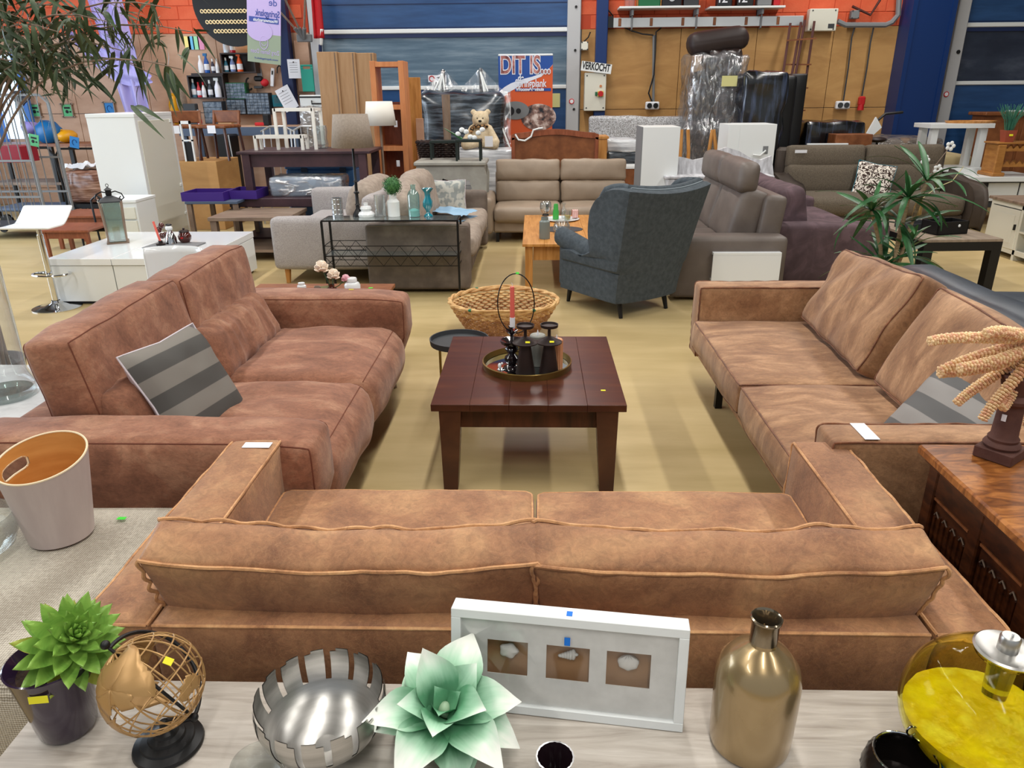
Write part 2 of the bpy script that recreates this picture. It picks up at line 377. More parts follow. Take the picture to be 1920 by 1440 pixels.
# ================================================================ SETTING
def struct(o): o['kind'] = 'structure'; return o
struct(MB().box(-14, 14, -6, 20, -0.1, 0).build('floor', 'floor', None, False))
WY = 13.0
wall = struct(bpy.data.objects.new('wall_back', None)); COL.objects.link(wall)
# backing wall with the two door openings left free
bk = MB()
for x0, x1, z0, z1 in ((-12, -3.62, 0, 6), (0.74, 6.56, 0, 6), (-3.62, 0.74, 4.1, 6), (6.56, 14, 4.1, 6)): bk.box(x0, x1, WY + 0.03, WY + 0.25, z0, z1)
bk.build('backing', 'wallpaint', wall, False)
# plywood sheets, each of its own
def sheets(xs, z0, z1, m):
    for a, b in zip(xs, xs[1:]):
        MB().box(a + .004, b - .004, WY - 0.015, WY + 0.03, z0 + .004, z1 - .004, .002).build('plywood_sheet', m, wall, False)
XR = [0.76, 1.14, 2.34, 3.54, 4.74, 5.94, 6.54]
XL = [-12, -10.6, -9.4, -8.9, -7.65, -6.4, -5.15, -3.62]
for xs, m in ((XR, 'ply'), (XL, 'ply_light')):
    sheets(xs, 1.49, 2.69, m); sheets(xs, 0.28, 1.49, m); sheets(xs, 0.0, 0.28, m)
# orange painted blocks above the plywood
MB().box(-9.1, -3.62, WY + .005, WY + .03, 2.69, 3.92).box(.74, 6.5, WY + .005, WY + .03, 2.69, 3.92).build('mortar', mat('mortar', 'b8472a', rough=.8), wall, False)
blk = MB().box(-.196, .196, -.03, .03, -.096, .096, .006)
bm0 = None
for r in range(6):
    z = 2.79 + r * .2
    for i in range(44):
        x = -8.9 + i * .4 + (.2 if r % 2 else 0)
        if -3.75 < x < 0.85 or x > 6.45: continue
        if bm0 is None: o = blk.build('block', 'orange_block', wall, False); bm0 = o.data
        else: o = bpy.data.objects.new('block', bm0); COL.objects.link(o); o.parent = wall
        o.location = (x, WY + .03 - random.Random(r * 99 + i).random() * .006, z)
MB().box(-9.1, 6.5, WY + .01, WY + .06, 3.9, 6).build('upper_wall', 'orange_block', wall, False)
# other walls and ceiling
def wl(name, *a, m='wallpaint'): return struct(MB().box(*a).build(name, m, None, False))
wl('wall_right', 12, 12.2, -4, 13.2, 0, 6)
w_ = struct(bpy.data.objects.new('wall_left', None)); COL.objects.link(w_)
for a in ((-11.2, -11, -4, 4.5, 0, 6), (-11.2, -11, 10.5, 13.2, 0, 6), (-11.2, -11, 4.5, 10.5, 3.8, 6)): MB().box(*a).build('wall_section', 'wallpaint', w_, False)
wl('ceiling', -11.2, 12.2, -4, 13.2, 5.6, 5.75, m='ceiling')
for lx, ly in LAMPS:
    o = thing('ceiling_lamp', 'long white batten lamp under the hall ceiling, above the frame', 'lamp', (lx, ly, 5.42), 0, 'ceiling batten lamps')
    MB().box(-.15, .15, -1.25, 1.25, 0, .18, .02).build('housing', 'white', o, False)
# ---- sectional doors
def secdoor(name, x0, x1, dark, post_l, post_r):
    d = struct(bpy.data.objects.new(name, None)); COL.objects.link(d); y = WY + .05
    MB().box(x0, x1, y, y + .05, 2.72, 4.1, .005).build('blue_panel', 'door_blue', d, False)
    for k in range(4):
        MB().box(x0, x1, y - .01, y, 2.74 + k * .34, 2.75 + k * .34).build('panel_groove', 'navy_post', d, False)
    MB().box(x0, x1, y - .03, y + .05, 2.66, 2.725, .01).build('rail', 'white', d, False)
    MB().box(x0, x1, y + .02, y + .04, 1.87, 2.66).build('pane', 'glaze_dark' if dark else 'glaze', d, False)
    MB().box(x0, x1, y - .01, y + .05, 2.6, 2.66).build('pane_frame', 'navy_post', d, False)
    MB().box(x0, x1, y - .03, y + .05, 1.815, 1.875, .01).build('rail', 'white', d, False)
    MB().box(x0, x1, y, y + .05, 0, 1.815, .005).build('blue_panel', 'door_blue', d, False)
    for a, b in (post_l, post_r):
        MB().box(a, b, y - .16, y - .02, 0, 4.1, .01).build('door_post', 'greyframe', d, False)
    return d
dl = secdoor('door_1', -3.44, 0.54, False, (-3.58, -3.43), (0.53, 0.74))
for z in (2.38, 1.5, 3.0):
    MB().cyl((0, 0, 0), .02, .01, seg=12, M=T4(0.66, WY - .115, z, R(90))).build('bolt_hole', 'black', dl, False)
dr = secdoor('door_2', 6.76, 12.0, True, (6.57, 6.75), (11.85, 12.0))
MB().cyl((0, 0, 0), .03, .01, seg=12, M=T4(6.68, WY - .115, 2.3, R(90))).build('bolt_hole', 'black', dr, False)
# things on the doors
def sign_round(loc):
    t = thing('warning_sign', 'small round red prohibition sticker on the grey door post beside the banner' if loc[0] < 2 else 'small round red prohibition sticker on the right-hand grey door post', 'sign', loc)
    MB().tube([(math.cos(a) * .035, 0, math.sin(a) * .035) for a in [k * math.pi / 8 for k in range(16)]], .008, 5, True).build('ring', mat('red' + str(len(MATS)), 'c8242a', rough=.5), t)
    MB().lathe([(0, 0), (.033, 0), (.033, .004), (0, .004)], 16, T4(rx=R(90))).build('disc', 'paper', t)
    return t
mat('red', 'b8181c', rough=.45)
sign_round((0.62, WY - .12, 1.62)); sign_round((6.62, WY - .12, 1.68))
# columns
o = struct(bpy.data.objects.new('trim_1', None)); COL.objects.link(o)
MB().box(5.8, 6.32, 12.62, 12.66, 0, 5.6).box(5.8, 6.32, 12.94, 12.98, 0, 5.6).box(6.04, 6.08, 12.66, 12.94, 0, 5.6).build('steel_column', 'col_blue', o, False)
MB().box(5.73, 5.8, 12.6, 12.98, 0, 5.6).box(6.32, 6.39, 12.6, 12.98, 0, 5.6).build('column_flange', 'col_blue', o, False)
o = struct(MB().box(0.98, 1.16, 12.8, 12.98, 0, 5.6, .01).build('trim_2', 'col_blue', None, False))
o = struct(MB().box(-4.08, -3.9, 12.8, 12.98, 0, 5.6, .01).build('trim_3', 'navy_post', None, False))
# window at the far left end of the back wall
wn = struct(bpy.data.objects.new('window_1', None)); COL.objects.link(wn)
MB().box(-9.4, -8.45, WY - .1, WY - .05, 1.1, 2.4).build('pane', mat('daypane', 'cfe6ff', rough=.2, emit=1.3), wn, False)
for x in (-9.4, -8.95, -8.45): MB().box(x - .05, x + .05, WY - .16, WY - .06, 1.0, 2.5).build('window_frame', mat('wblue' + str(len(MATS)), '3f78c8', rough=.4), wn, False)
# ================================================================ THE THREE TAN SOFAS AND THE COFFEE TABLE
def rebase(t):
    for ch in t.children: ch.location = ch.location - t.location
    return t
def soft_part(name, m, t, c, h, r=.03, puff=(0, 0, 0), n=8, nz=(0, 3, 0), rot=(0, 0, 0), shape=None, seams=None, seam_m=None, seam_r=.005, wave=0.0, off=0.0, ns=30):
    mb = MB(); S = mb.soft(h, r, puff, n, nz, T4(*c, *rot), shape); o = mb.build(name, m, t)
    if seams:
        sm = MB()
        for i, p in enumerate(seams): seam(S, p, seam_r, wave, off, ns, sm, seed=i * 3 + nz[2])
        sm.build('seam', seam_m, o)
    return o
def loop(ax, sg):
    c = [(-1, -1), (1, -1), (1, 1), (-1, 1), (-1, -1)]; out = []
    for a, b in c:
        u = [0, 0, 0]; u[ax] = sg; u[(ax + 1) % 3] = a; u[(ax + 2) % 3] = b; out.append(tuple(u))
    return out
# ---- front sofa, its back towards the camera
s = thing('sofa', 'tan leather two-seat sofa seen from behind, closest to the camera', 'sofa', (0, 1.85, 0))
LT, SM = 'tan_leather', 'tan_seam'
for sx, lab in ((-1, 0), (1, 0)):
    x0, x1 = (-1.062, -.885) if sx < 0 else (.9, 1.075)
    y0, y1, z1 = 1.345, 2.335, .62
    mb = MB(); S = mb.soft(((x1 - x0) / 2, (y1 - y0) / 2, (z1 - .14) / 2), .018, (.004, 0, .006), 14, (.006, 5, sx), T4((x0 + x1) / 2, (y0 + y1) / 2, (z1 + .14) / 2))
    a = mb.build('arm', LT, s)
    sm = MB(); seam(S, [(-1, -1, 1), (-1, 1, 1), (-1, 1, -1)], .0045, .003, .001, 40, sm); seam(S, [(1, -1, 1), (1, 1, 1), (1, 1, -1)], .0045, .003, .001, 40, sm)
    seam(S, [(-1, -1, 1), (1, -1, 1)], .0045, .002, .001, 10, sm); sm.build('seam', SM, a)
MB().box(-.885, .9, 1.43, 2.25, .14, .30, .02).build('seat_base', LT, s)
soft_part('back_panel', LT, s, (.0075, 1.39, .38), (.8925, .045, .24), .018, (0, .003, .004), 20, (.005, 4, 2), seams=[[(-1, -1, 1), (1, -1, 1)]], seam_m=SM, seam_r=.0045, wave=.002, off=.001, ns=70)
for i, (xa, xb) in enumerate(((-.885, .006), (.010, .9))):
    xc, hx = (xa + xb) / 2, (xb - xa) / 2
    soft_part('seat_cushion', LT, s, (xc, 1.89, .365), (hx, .39, .085), .03, (0, 0, .018), 14, (.008, 4, i + 5), seams=[loop(2, 1), loop(2, -1)], seam_m=SM, seam_r=.004, wave=.001, off=.001)
    def sag(p, hx=hx, hz=.178):
        k = p.z / hz; q = p.copy()
        if k > 0: q.z -= .034 * (1 - (p.x / hx) ** 2) * k
        q.x *= 1 + .035 * k
        q.z += .010 * noise.noise(Vector((p.x * 7, p.y * 5, i * 9))) * max(0, k)
        return q
    soft_part('back_cushion', LT, s, (xc, 1.488, .624), (hx - .003, .066, .180), .016, (.012, .028, .022), 18, (.009, 6, i + 11), (R(17), 0, 0), sag,
              seams=[loop(1, -1), loop(1, 1)], seam_m=SM, seam_r=.0048, wave=.009, off=.003, ns=70)
for x in (-.95, .95):
    for y in (1.45, 2.2): MB().cyl((x, y, 0), .018, .14, .022, 10).build('leg', 'black', s)
o = MB().box(-1.0, -.905, 2.245, 2.285, .6245, .6265).build('paper_label', 'paper', s, False); o.rotation_euler = (0, 0, 0)
rebase(s)
# ---- left suede sofa facing right
s = thing('sofa', 'russet suede sofa on the left with a thick padded back and round arms', 'sofa', (-1.4, 3.38, 0))
RS, RM = 'rust_suede', 'rust_seam'
for y0, y1 in ((2.285, 2.535), (4.235, 4.49)):
    mb = MB(); 
    def sh(p):
        q = p.copy()
        if p.x > .4: q.x -= .10 * max(0, (-p.z / .26)) * (p.x - .4) / .25
        if p.x > .35: q.z -= .02 * ((p.x - .35) / .3) ** 2 * (p.z > 0)
        return q
    S = mb.soft((.645, (y1 - y0) / 2, .25), .042, (.006, .006, .008), 14, (.008, 4, y0), T4(-1.415, (y0 + y1) / 2, .375), sh); a = mb.build('arm', RS, s)
    sm = MB(); seam(S, [(-1, -1, 1), (1, -1, 1), (1, -1, -1)], .003, 0, 0, 40, sm); seam(S, [(-1, 1, 1), (1, 1, 1), (1, 1, -1)], .003, 0, 0, 40, sm); sm.build('seam', RM, a)
MB().box(-2.02, -.95, 2.5, 4.26, .125, .34, .03).build('seat_base', RS, s)
soft_part('back_panel', RS, s, (-1.88, 3.385, .36), (.14, .88, .235), .04, (0, 0, 0), 10, (.006, 3, 3))
for i, (ya, yb) in enumerate(((2.545, 3.34), (3.345, 4.235))):
    yc, hy = (ya + yb) / 2, (yb - ya) / 2
    def sc(p, hy=hy):
        q = p.copy(); q.x += .035 * (p.x > .1) * (1 - (p.z / .14) ** 2) * (p.x / .36); return q
    soft_part('seat_cushion', RS, s, (-1.185, yc, .30), (.365, hy, .155), .07, (.02, .004, .03), 16, (.016, 5, i + 21), (0, 0, 0), sc,
              seams=[[(1, -1, 1), (1, 1, 1)], [(1, 1, -1), (1, 1, 1), (-1, 1, 1)]], seam_m=RM, seam_r=.0026, ns=40)
    yl0, yl1 = ((2.56, 3.33), (3.335, 4.18))[i]
    def wr(p): 
        q = p.copy(); q.z += .006 * math.sin(p.y * 46 + 3 * noise.noise(p * 6)) * (p.x > 0); q.x += .012 * noise.noise(Vector((p.x * 3, p.y * 22, p.z * 4))); return q
    soft_part('lumbar_cushion', RS, s, (-1.625, (yl0 + yl1) / 2, .535), (.10, (yl1 - yl0) / 2, .155), .07, (.02, 0, 0), 30, (.008, 6, i + 31), (0, R(-24), 0), wr)
    yh0, yh1 = ((2.54, 3.44), (3.445, 4.31))[i]
    def hd(p, i=i):
        q = p.copy(); q.x -= .02 * (p.z / .17) ; q.y += (.02 if i else -.0) * (p.z / .17); q.z += .012 * math.sin(p.y * 4 + i); return q
    soft_part('head_cushion', RS, s, (-1.79, (yh0 + yh1) / 2, .755), (.105, (yh1 - yh0) / 2, .168), .035, (.016, .008, .010), 18, (.014, 6, i + 41), (0, R(-4), 0), hd,
              seams=[loop(0, 1), loop(0, -1)], seam_m=RM, seam_r=.0028, off=.0005, ns=40)
for x, y in ((-.92, 2.45), (-.92, 4.36), (-1.9, 2.45), (-1.9, 4.36)):
    MB().tube([(x, y, .14), (x + .035, y, 0)], .02, 10, rf=lambda t: .026 - .01 * t).build('leg', 'wood_ashy', s)
for p in ((-1.12, 4.40, .634), ): sticker(s, p, 'yellow_tag', .03, .012)
rebase(s)
# ---- right sofa facing left
s = thing('sofa', 'tan leather sofa on the right with two loose back cushions and thin arms', 'sofa', (1.5, 3.4, 0))
LR, SD = 'tan_leather_right', 'seam_dark'
for i, (y0, y1) in enumerate(((2.26, 2.415), (4.38, 4.545))):
    mb = MB(); S = mb.soft((.49, (y1 - y0) / 2, .225), .022, (.004, .004, .004), 14, (.006, 5, i + 51), T4(1.5, (y0 + y1) / 2, .425)); a = mb.build('arm', LR, s)
    sm = MB(); seam(S, [(-1, -1, -1), (-1, -1, 1), (1, -1, 1)], .0045, .003, .002, 50, sm, 1); seam(S, [(-1, 1, -1), (-1, 1, 1), (1, 1, 1)], .0045, .003, .002, 50, sm, 2); sm.build('seam', SD, a)
MB().box(1.03, 1.95, 2.415, 4.38, .19, .31, .02).build('seat_base', LR, s)
soft_part('back_panel', LR, s, (1.93, 3.4, .42), (.055, 1.0, .225), .02, (0, 0, 0), 12, (.004, 4, 7))
for i, (ya, yb) in enumerate(((2.42, 3.3), (3.305, 4.375))):
    yc, hy = (ya + yb) / 2, (yb - ya) / 2
    soft_part('seat_cushion', LR, s, (1.33, yc, .365), (.345, hy, .08), .022, (.012, 0, .02), 14, (.012, 5, i + 61), seams=[loop(2, 1), loop(2, -1)], seam_m=SD, seam_r=.004, wave=.002, off=.001)
for i, (ya, yb, tw) in enumerate(((2.40, 3.25, 0), (3.36, 4.30, R(-3)))):
    yc, hy = (ya + yb) / 2, (yb - ya) / 2
    def cr(p, i=i):
        q = p.copy()
        if i:
            w = 6.0 * p.y + 8 * p.z
            if p.x < 0: q.x += .010 * math.sin(w * 2.2 + 2 * math.sin(p.y * 4 + p.z * 3)) * (1 - (p.z / .3) ** 2)
            q.z -= .035 * (p.y / .47) * (p.z > 0) * (p.z / .24)
        else: q.z += .02 * (p.y / .42) * (p.z > 0)
        return q
    soft_part('back_cushion', LR, s, (1.76, yc, .672), (.085, hy, .245), .03, (.05, .012, .012), 26, (.014, 5 if i else 4, i + 71), (0, R(26), tw), cr,
              seams=[loop(0, -1), loop(0, 1)], seam_m=SD, seam_r=.0045, wave=.004, off=.002, ns=40)
for x, y in ((1.1, 4.06), (1.85, 4.06), (1.1, 2.7), (1.85, 2.7)): MB().box(x - .02, x + .02, y - .02, y + .02, 0, .2).build('leg', 'black', s, False)
MB().box(1.12, 1.17, 2.27, 2.40, .6545, .6565).build('paper_label', 'paper', s, False)
rebase(s)
# ---- striped cushions
mat('stripe', '4c4a47', '7a756e', sc=2.2, st=(1, 0, 0), rough=.8, kind='wave', dist=0, detail=0, lo=.45, hi=.5, c3=None)
def pillow(name, label, loc, rot, m, size=.45, thick=.14, group=None, back=None, n=16, seed=0, pipem=None):
    t = thing(name, label, 'cushion', loc, rot=rot, group=group)
    def top(sg):
        def f(u, v):
            a, b = 2 * u - 1, 2 * v - 1; e = max(0, (1 - a ** 4)) ** .5 * max(0, (1 - b ** 4)) ** .5
            k = 1 - .07 * (1 - abs(a) * abs(b)) * (max(abs(a), abs(b)))
            w = .012 * noise.noise(Vector((a * 2.5 + seed, b * 2.5, sg)))
            return (a * k * size / 2, b * k * size / 2, sg * thick / 2 * e + w * e)
        return f
    a = MB(); a.grid(top(1), n, n); a.build('cushion_front', m, t)
    b = MB(); b.grid(top(-1), n, n); b.build('cushion_back', back or m, t)
    f = top(1); pts = [f(i / n, 0) for i in range(n)] + [f(1, i / n) for i in range(n)] + [f(1 - i / n, 1) for i in range(n)] + [f(0, 1 - i / n) for i in range(n)]
    MB().tube(pts, .004, 6, True).build('piping', pipem or back or m, t)
    return t
mat('cushion_back', 'cfc6cc', rough=.85)
pillow('throw_cushion', 'grey striped throw cushion with pale piping leaning on the russet suede sofa', (-1.46, 2.86, .60), (R(0), R(62), R(-12)), 'stripe', .47, .15, back='cushion_back', pipem='cushion_back')
mat('stripe_b', '5c5b5a', '8b8783', sc=2.2, st=(1, 0, 0), rough=.75, kind='wave', dist=0, detail=0, lo=.45, hi=.5)
pillow('throw_cushion', 'grey striped throw cushion half hidden by the near arm of the right tan sofa', (1.60, 2.62, .56), (R(0), R(-50), R(10)), 'stripe_b', .47, .15, back='cushion_back', pipem='stripe_b', seed=4)
# ---- coffee table
t = thing('coffee_table', 'dark stained square wooden coffee table in the middle of the three sofas', 'table', (-.02, 3.53, 0))
for k in range(5):
    a = -.46 + k * .176; MB().box(a + .0002, a + .1758, 3.03, 4.03, .418, .452, .0015).build('plank', 'dark_wood', t, False)
for sx in (-1, 1):
    for sy in (-1, 1):
        cx, cy = -.02 + sx * .355, 3.53 + sy * .445; mb = MB()
        wt, wb = .05, .033
        vs = [(cx + a * wb + (sx * 0.012), cy + b * wb, 0) for a, b in ((-1, -1), (1, -1), (1, 1), (-1, 1))] + [(cx + a * wt, cy + b * wt, .418) for a, b in ((-1, -1), (1, -1), (1, 1), (-1, 1))]
        mb.add(vs, [(3, 2, 1, 0), (4, 5, 6, 7), (0, 1, 5, 4), (1, 2, 6, 5), (2, 3, 7, 6), (3, 0, 4, 7)]).build('leg', 'dark_wood', t, False)
for y in (3.11, 3.95): MB().box(-.35, .31, y - .012, y + .012, .31, .418).build('apron', 'dark_wood_x', t, False)
for x in (-.39, .35): MB().box(x - .012, x + .012, 3.12, 3.94, .31, .418).build('apron', 'dark_wood_x', t, False)
sticker(t, gz(1131, 732, .4521), 'yellow_tag', .022, .013)
rebase(t)
# ---- tray with its things
TZ = .452
c = gz(988, 686, TZ)
t = thing('round_tray', 'round mirrored tray with a brass rim on the dark coffee table', 'tray', c)
mat('brass', '8c7440', rough=.35, metal=.9); mat('mirror', '8f979c', rough=.04, metal=1)
MB().lathe([(0, .004), (.215, .004)], 48, cap=False).build('mirror', 'mirror', t)
MB().lathe([(.213, .0), (.224, .0), (.228, .032), (.222, .034), (.215, .006)], 48, cap=False).build('rim', 'brass', t)
mat('smoke_glass', '1a1014', rough=.12, spec=.8, coat=.5); mat('matt_brown', '271a17', rough=.5)
def inv_holder(px, py, label):
    t = thing('candle_holder', label, 'candle holder', gz(px, py, TZ + .005), 0)
    MB().lathe([(0, 0), (.047, 0), (.048, .004), (.026, .155), (.03, .158)], 24, cap=False).build('cone', 'matt_brown', t)
    MB().lathe([(.028, .155), (.062, .158), (.063, .163), (.03, .18), (.008, .192), (.0075, .235), (.02, .24)], 24).build('stem', 'matt_brown', t)
    MB().lathe([(0, .238), (.042, .238), (.044, .252), (.041, .252), (.039, .243), (0, .243)], 24, cap=False).build('dish', 'matt_brown', t)
    sticker(t, (.012, -.04, .175), 'yellow_tag', .022, .012, (R(28), 0, 0))
    return t
inv_holder(985, 700, 'dark brown cone-foot candle holder on the tray, beside the glass one with the salmon candle')
inv_holder(1029, 699, 'right-hand dark brown cone-foot candle holder on the round tray')
mat('wax_grey', '8c8c84', rough=.5); mat('wax_peach', 'd59b72', 'bd7f56', sc=30, st=(1, 0, 0), rough=.5, kind='wave', dist=0); mat('wax_salmon', 'e0685a', rough=.45); mat('wax_cream', 'c9c08c', rough=.5)
t = thing('pillar_candle', 'thick grey pillar candle behind the two dark candle holders on the tray', 'candle', gz(1008, 683, TZ + .005))
MB().lathe([(.04, 0), (.04, .155), (.036, .16), (0, .154)], 24).build('wax', 'wax_grey', t); MB().lathe([(.006, .155), (.006, .165), (.001, .185)], 8).build('flame_tip', 'paper', t)
t = thing('pillar_candle', 'ribbed peach pillar candle on the right edge of the tray', 'candle', gz(1043, 690, TZ + .005))
MB().lathe([(.031, 0), (.031, .15), (.027, .154), (0, .15)], 48, wob=lambda a, z: 1 + .03 * math.cos(a * 24)).build('wax', 'wax_peach', t); MB().lathe([(.005, .15), (.005, .16), (.001, .178)], 8).build('flame_tip', 'paper', t)
t = thing('glass_candlestick', 'dark glass candlestick with flared dish holding a hoop and a salmon candle', 'candle holder', gz(960, 690, TZ + .005))
MB().lathe([(0, 0), (.045, 0), (.04, .01), (.02, .02), (.036, .045), (.036, .06), (.016, .08), (.034, .1), (.03, .112), (.02, .12), (.05, .13), (.058, .15), (.055, .15), (.02, .128), (0, .126)], 22, cap=False,
          wob=lambda a, z: 1 + .05 * math.cos(a * 9)).build('glass_stem', 'smoke_glass', t)
MB().lathe([(.008, .126), (.008, .17), (.012, .18), (.03, .195), (.032, .2), (.014, .19), (.014, .215), (.018, .22), (.0, .2)], 16, cap=False).build('socket', 'smoke_glass', t)
MB().tube([(0.022 + .09 * math.sin(a), 0.0, .335 - .15 * math.cos(a)) for a in [k * 2 * math.pi / 40 for k in range(40)]], .0028, 6, True).build('hoop', 'blackmetal', t)
sticker(t, (.03, 0, .487), 'green_tag', .016, .01, (R(60), 0, 0))
CB = gz(960, 690, TZ + .005)
t = thing('dinner_candle', 'salmon dinner candle with a paper band in the dark glass candlestick', 'candle', CB + Vector((0, 0, .20)))
MB().cyl((0.004, 0, 0), .0125, .22, .0105, 12).build('wax', 'wax_salmon', t); MB().cyl((0.004, 0, .012), .0132, .055, .0128, 12).build('paper_band', 'paper', t); MB().tube([(0.004, 0, .22), (.006, 0, .232), (.001, 0, .24)], .0012, 5).build('wick', 'paper', t)
t = thing('glass_figurine', 'tiny clear glass figurine lying at the left of the tray', 'figurine', gz(940, 697, TZ + .005))
MB().ball((0, 0, .012), (.022, .018, .01)).build('body', 'chrome', t); MB().ball((-.008, 0, .032), (.009, .009, .014)).ball((.004, 0, .044), (.006, .006, .006)).build('head', 'white_gloss', t)
# ---- big woven basket behind the table
mat('wicker', 'b88a55', 'dcb880', sc=14, rough=.6, c3='caa068'); mat('wicker_dk', '8a5a33', 'b98a58', sc=14, rough=.6)
BC = gz(942, 648, 0.0)
def basket(name, label, loc, ra, rb, h, m1, m2, k0=.66, nst=34, nrow=14, rz=0, rr=.0085, dip=.03):
    t = thing(name, label, 'basket', loc, rz)
    def P(a, z, off=0):
        k = k0 + (1 - k0) * (z / h) ** .8; top = 1 + dip / h * math.cos(2 * a) * (z / h)
        return Vector(((ra * k + off) * math.cos(a), (rb * k + off) * math.sin(a), z * top))
    for j in range(nrow):
        z = .008 + j * (h - .02) / nrow; n = nst * 4
        pts = [P(2 * math.pi * i / n, z, .011 * math.cos(math.pi * (i / 2.0) + math.pi * j)) for i in range(n)]
        MB().tube(pts, rr, 4, True).build('weave_row', m1 if j > nrow * .72 else m2, t)
    st = MB()
    for i in range(nst): st.tube([P(2 * math.pi * i / nst, z) for z in (0, h * .33, h * .66, h)], .0035, 4)
    st.build('stakes', m1, t, kind='stuff')
    for ph in (0, math.pi):
        MB().tube([P(2 * math.pi * i / 72, h, .008 * math.cos(i * .9 + ph)) + Vector((0, 0, .008 * math.sin(i * .9 + ph))) for i in range(72)], rr * 1.5, 6, True).build('rim', m1, t)
    MB().lathe([(0, .004), (1, .004)], 32, Matrix.Diagonal((ra * k0, rb * k0, 1, 1)), cap=False).build('bottom', m2, t)
    return t, P
t, P = basket('wicker_basket', 'large oval wicker basket standing behind the dark coffee table', (BC.x, BC.y + .30, 0), .415, .37, .27, 'wicker', 'wicker_dk', k0=.56, dip=0.0)
for sy, hz in ((-1, .285), (1, .285)):
    pts = [P(math.pi / 2 * sy + a, .27, .012) + Vector((0, -.0 * sy, .02 - .02 * abs(a) / .9)) for a in [-.95 + k * .19 for k in range(11)]]
    MB().tube(pts, .009, 6).build('handle', 'wicker', t)
    for k in (2, 8): MB().ball(pts[k], (.018, .012, .012)).build('green_binding', mat('binding' + str(len(MATS)), '1f6b4a', rough=.5), t)
# small nest tables behind the coffee table
for i, (px, py, zz, lb) in enumerate(((845, 640, .40, 'small round black tray table tucked behind the left of the coffee table'),)):
    c = gz(px + 22, py, zz); t = thing('side_table', lb, 'side table', (c.x - .02, c.y + .02, 0))
    MB().lathe([(0, zz - .02), (.17, zz - .02), (.175, zz + .015), (.168, zz + .015), (.165, zz - .01), (0, zz - .01)], 32, cap=False).build('tray_top', 'dgrey', t)
    for a in range(3): MB().bar((.15 * math.cos(a * 2.09 + .5), .15 * math.sin(a * 2.09 + .5), 0), (.15 * math.cos(a * 2.09 + .5), .15 * math.sin(a * 2.09 + .5), zz - .02), .014).build('leg', 'brass', t)
# ================================================================ MIDDLE GROUND
def PB(name, m, parent, px0, py0, px1, py1, Y, d, b=0.0, label=None):
    """box whose front face fills a pixel rectangle on the plane Y"""
    x0, x1, z0, z1 = prect(px0, py0, px1, py1, Y); o = MB().box(x0, x1, Y, Y + d, z0, z1, b).build(name, m, parent, False)
    if label: o['label'] = label
    return o
def root(name, label, cat, *children, loc=None, group=None):
    t = thing(name, label, cat, loc or (0, 0, 0), group=group); return t
# ---- beige two-seat sofa
mat('taupe', '8d7c6a', '9b8976', sc=3, rough=.5, bump=.25, bsc=6); mat('taupe_seam', '6b5c4e', rough=.6)
s = thing('sofa', 'taupe leather two-seat sofa facing the camera behind the light oak table', 'sofa', (.37, 9.6, 0))
for x0, x1 in ((-.64, -.5), (1.2, 1.37)):
    soft_part('arm', 'taupe', s, ((x0 + x1) / 2, 9.66, .33), ((x1 - x0) / 2, .42, .22), .05, (.01, 0, .01), 8)
MB().box(-.5, 1.2, 9.3, 10.05, .12, .28, .02).build('seat_base', 'taupe', s)
for i, (a, b) in enumerate(((-.49, .345), (.355, 1.2))):
    soft_part('seat_cushion', 'taupe', s, ((a + b) / 2, 9.56, .345), ((b - a) / 2, .34, .09), .05, (.01, .01, .02), 8, (.006, 5, i))
    soft_part('lower_back_cushion', 'taupe', s, ((a + b) / 2, 9.93, .55), ((b - a) / 2, .09, .14), .05, (0, .03, .0), 10, (.012, 8, i + 3), (R(-8), 0, 0))
    soft_part('head_cushion', 'taupe', s, ((a + b) / 2, 9.97, .815), ((b - a) / 2, .08, .135), .04, (0, .03, .0), 12, (.014, 9, i + 7), (R(-10), 0, 0))
MB().box(-.5, 1.2, 10.03, 10.13, .12, .8, .02).build('back_panel', 'taupe', s)
for x in (-.45, 1.15):
    for y in (9.35, 10.0): MB().box(x - .02, x + .02, y - .02, y + .02, 0, .13).build('leg', 'black', s, False)
rebase(s)
# ---- oak coffee table
t = thing('coffee_table', 'light oak coffee table with grey oval placemat, in front of the taupe sofa', 'table', (.31, 7.6, 0))
for k in range(4): MB().box(-.10 + k * .2025, -.10 + (k + 1) * .2025 - .001, 6.76, 8.5, .435, .46, .002).build('plank', 'wood_oak', t, False)
for x in (-.04, .65):
    for y in (6.83, 8.43): MB().box(x - .035, x + .035, y - .035, y + .035, 0, .435, .002).build('leg', 'wood_oak', t, False)
for y in (6.83, 8.43): MB().box(0, .61, y - .012, y + .012, .30, .435).build('apron', 'wood_oak', t, False)
for x in (-.04, .65): MB().box(x - .012, x + .012, 6.87, 8.39, .30, .435).build('apron', 'wood_oak', t, False)
rebase(t)
OZ = .461
def at(px, py, z=OZ): return gz(px, py, z)
def vessel(name, label, cat, loc, prof, m, seg=20, group=None, part='body', extra=None, wob=None, rz=0):
    t = thing(name, label, cat, loc, rz, group); MB().lathe(prof, seg, cap=False, wob=wob).build(part, m, t)
    for e_ in extra or []: MB().lathe(e_[0], seg, cap=False).build(e_[1], e_[2], t)
    return t
c = at(1052, 430); single('placemat', MB().lathe([(0, 0), (.2, 0), (.2, .004), (0, .004)], 32, Matrix.Diagonal((1.1, .85, 1, 1)), cap=False), 'dgrey', 'oval dark grey placemat on the light oak table', 'placemat', c)
mat('grey_ribbed', '6c7674', '858f8c', sc=60, st=(1, 1, 0), rough=.4, kind='wave', dist=0)
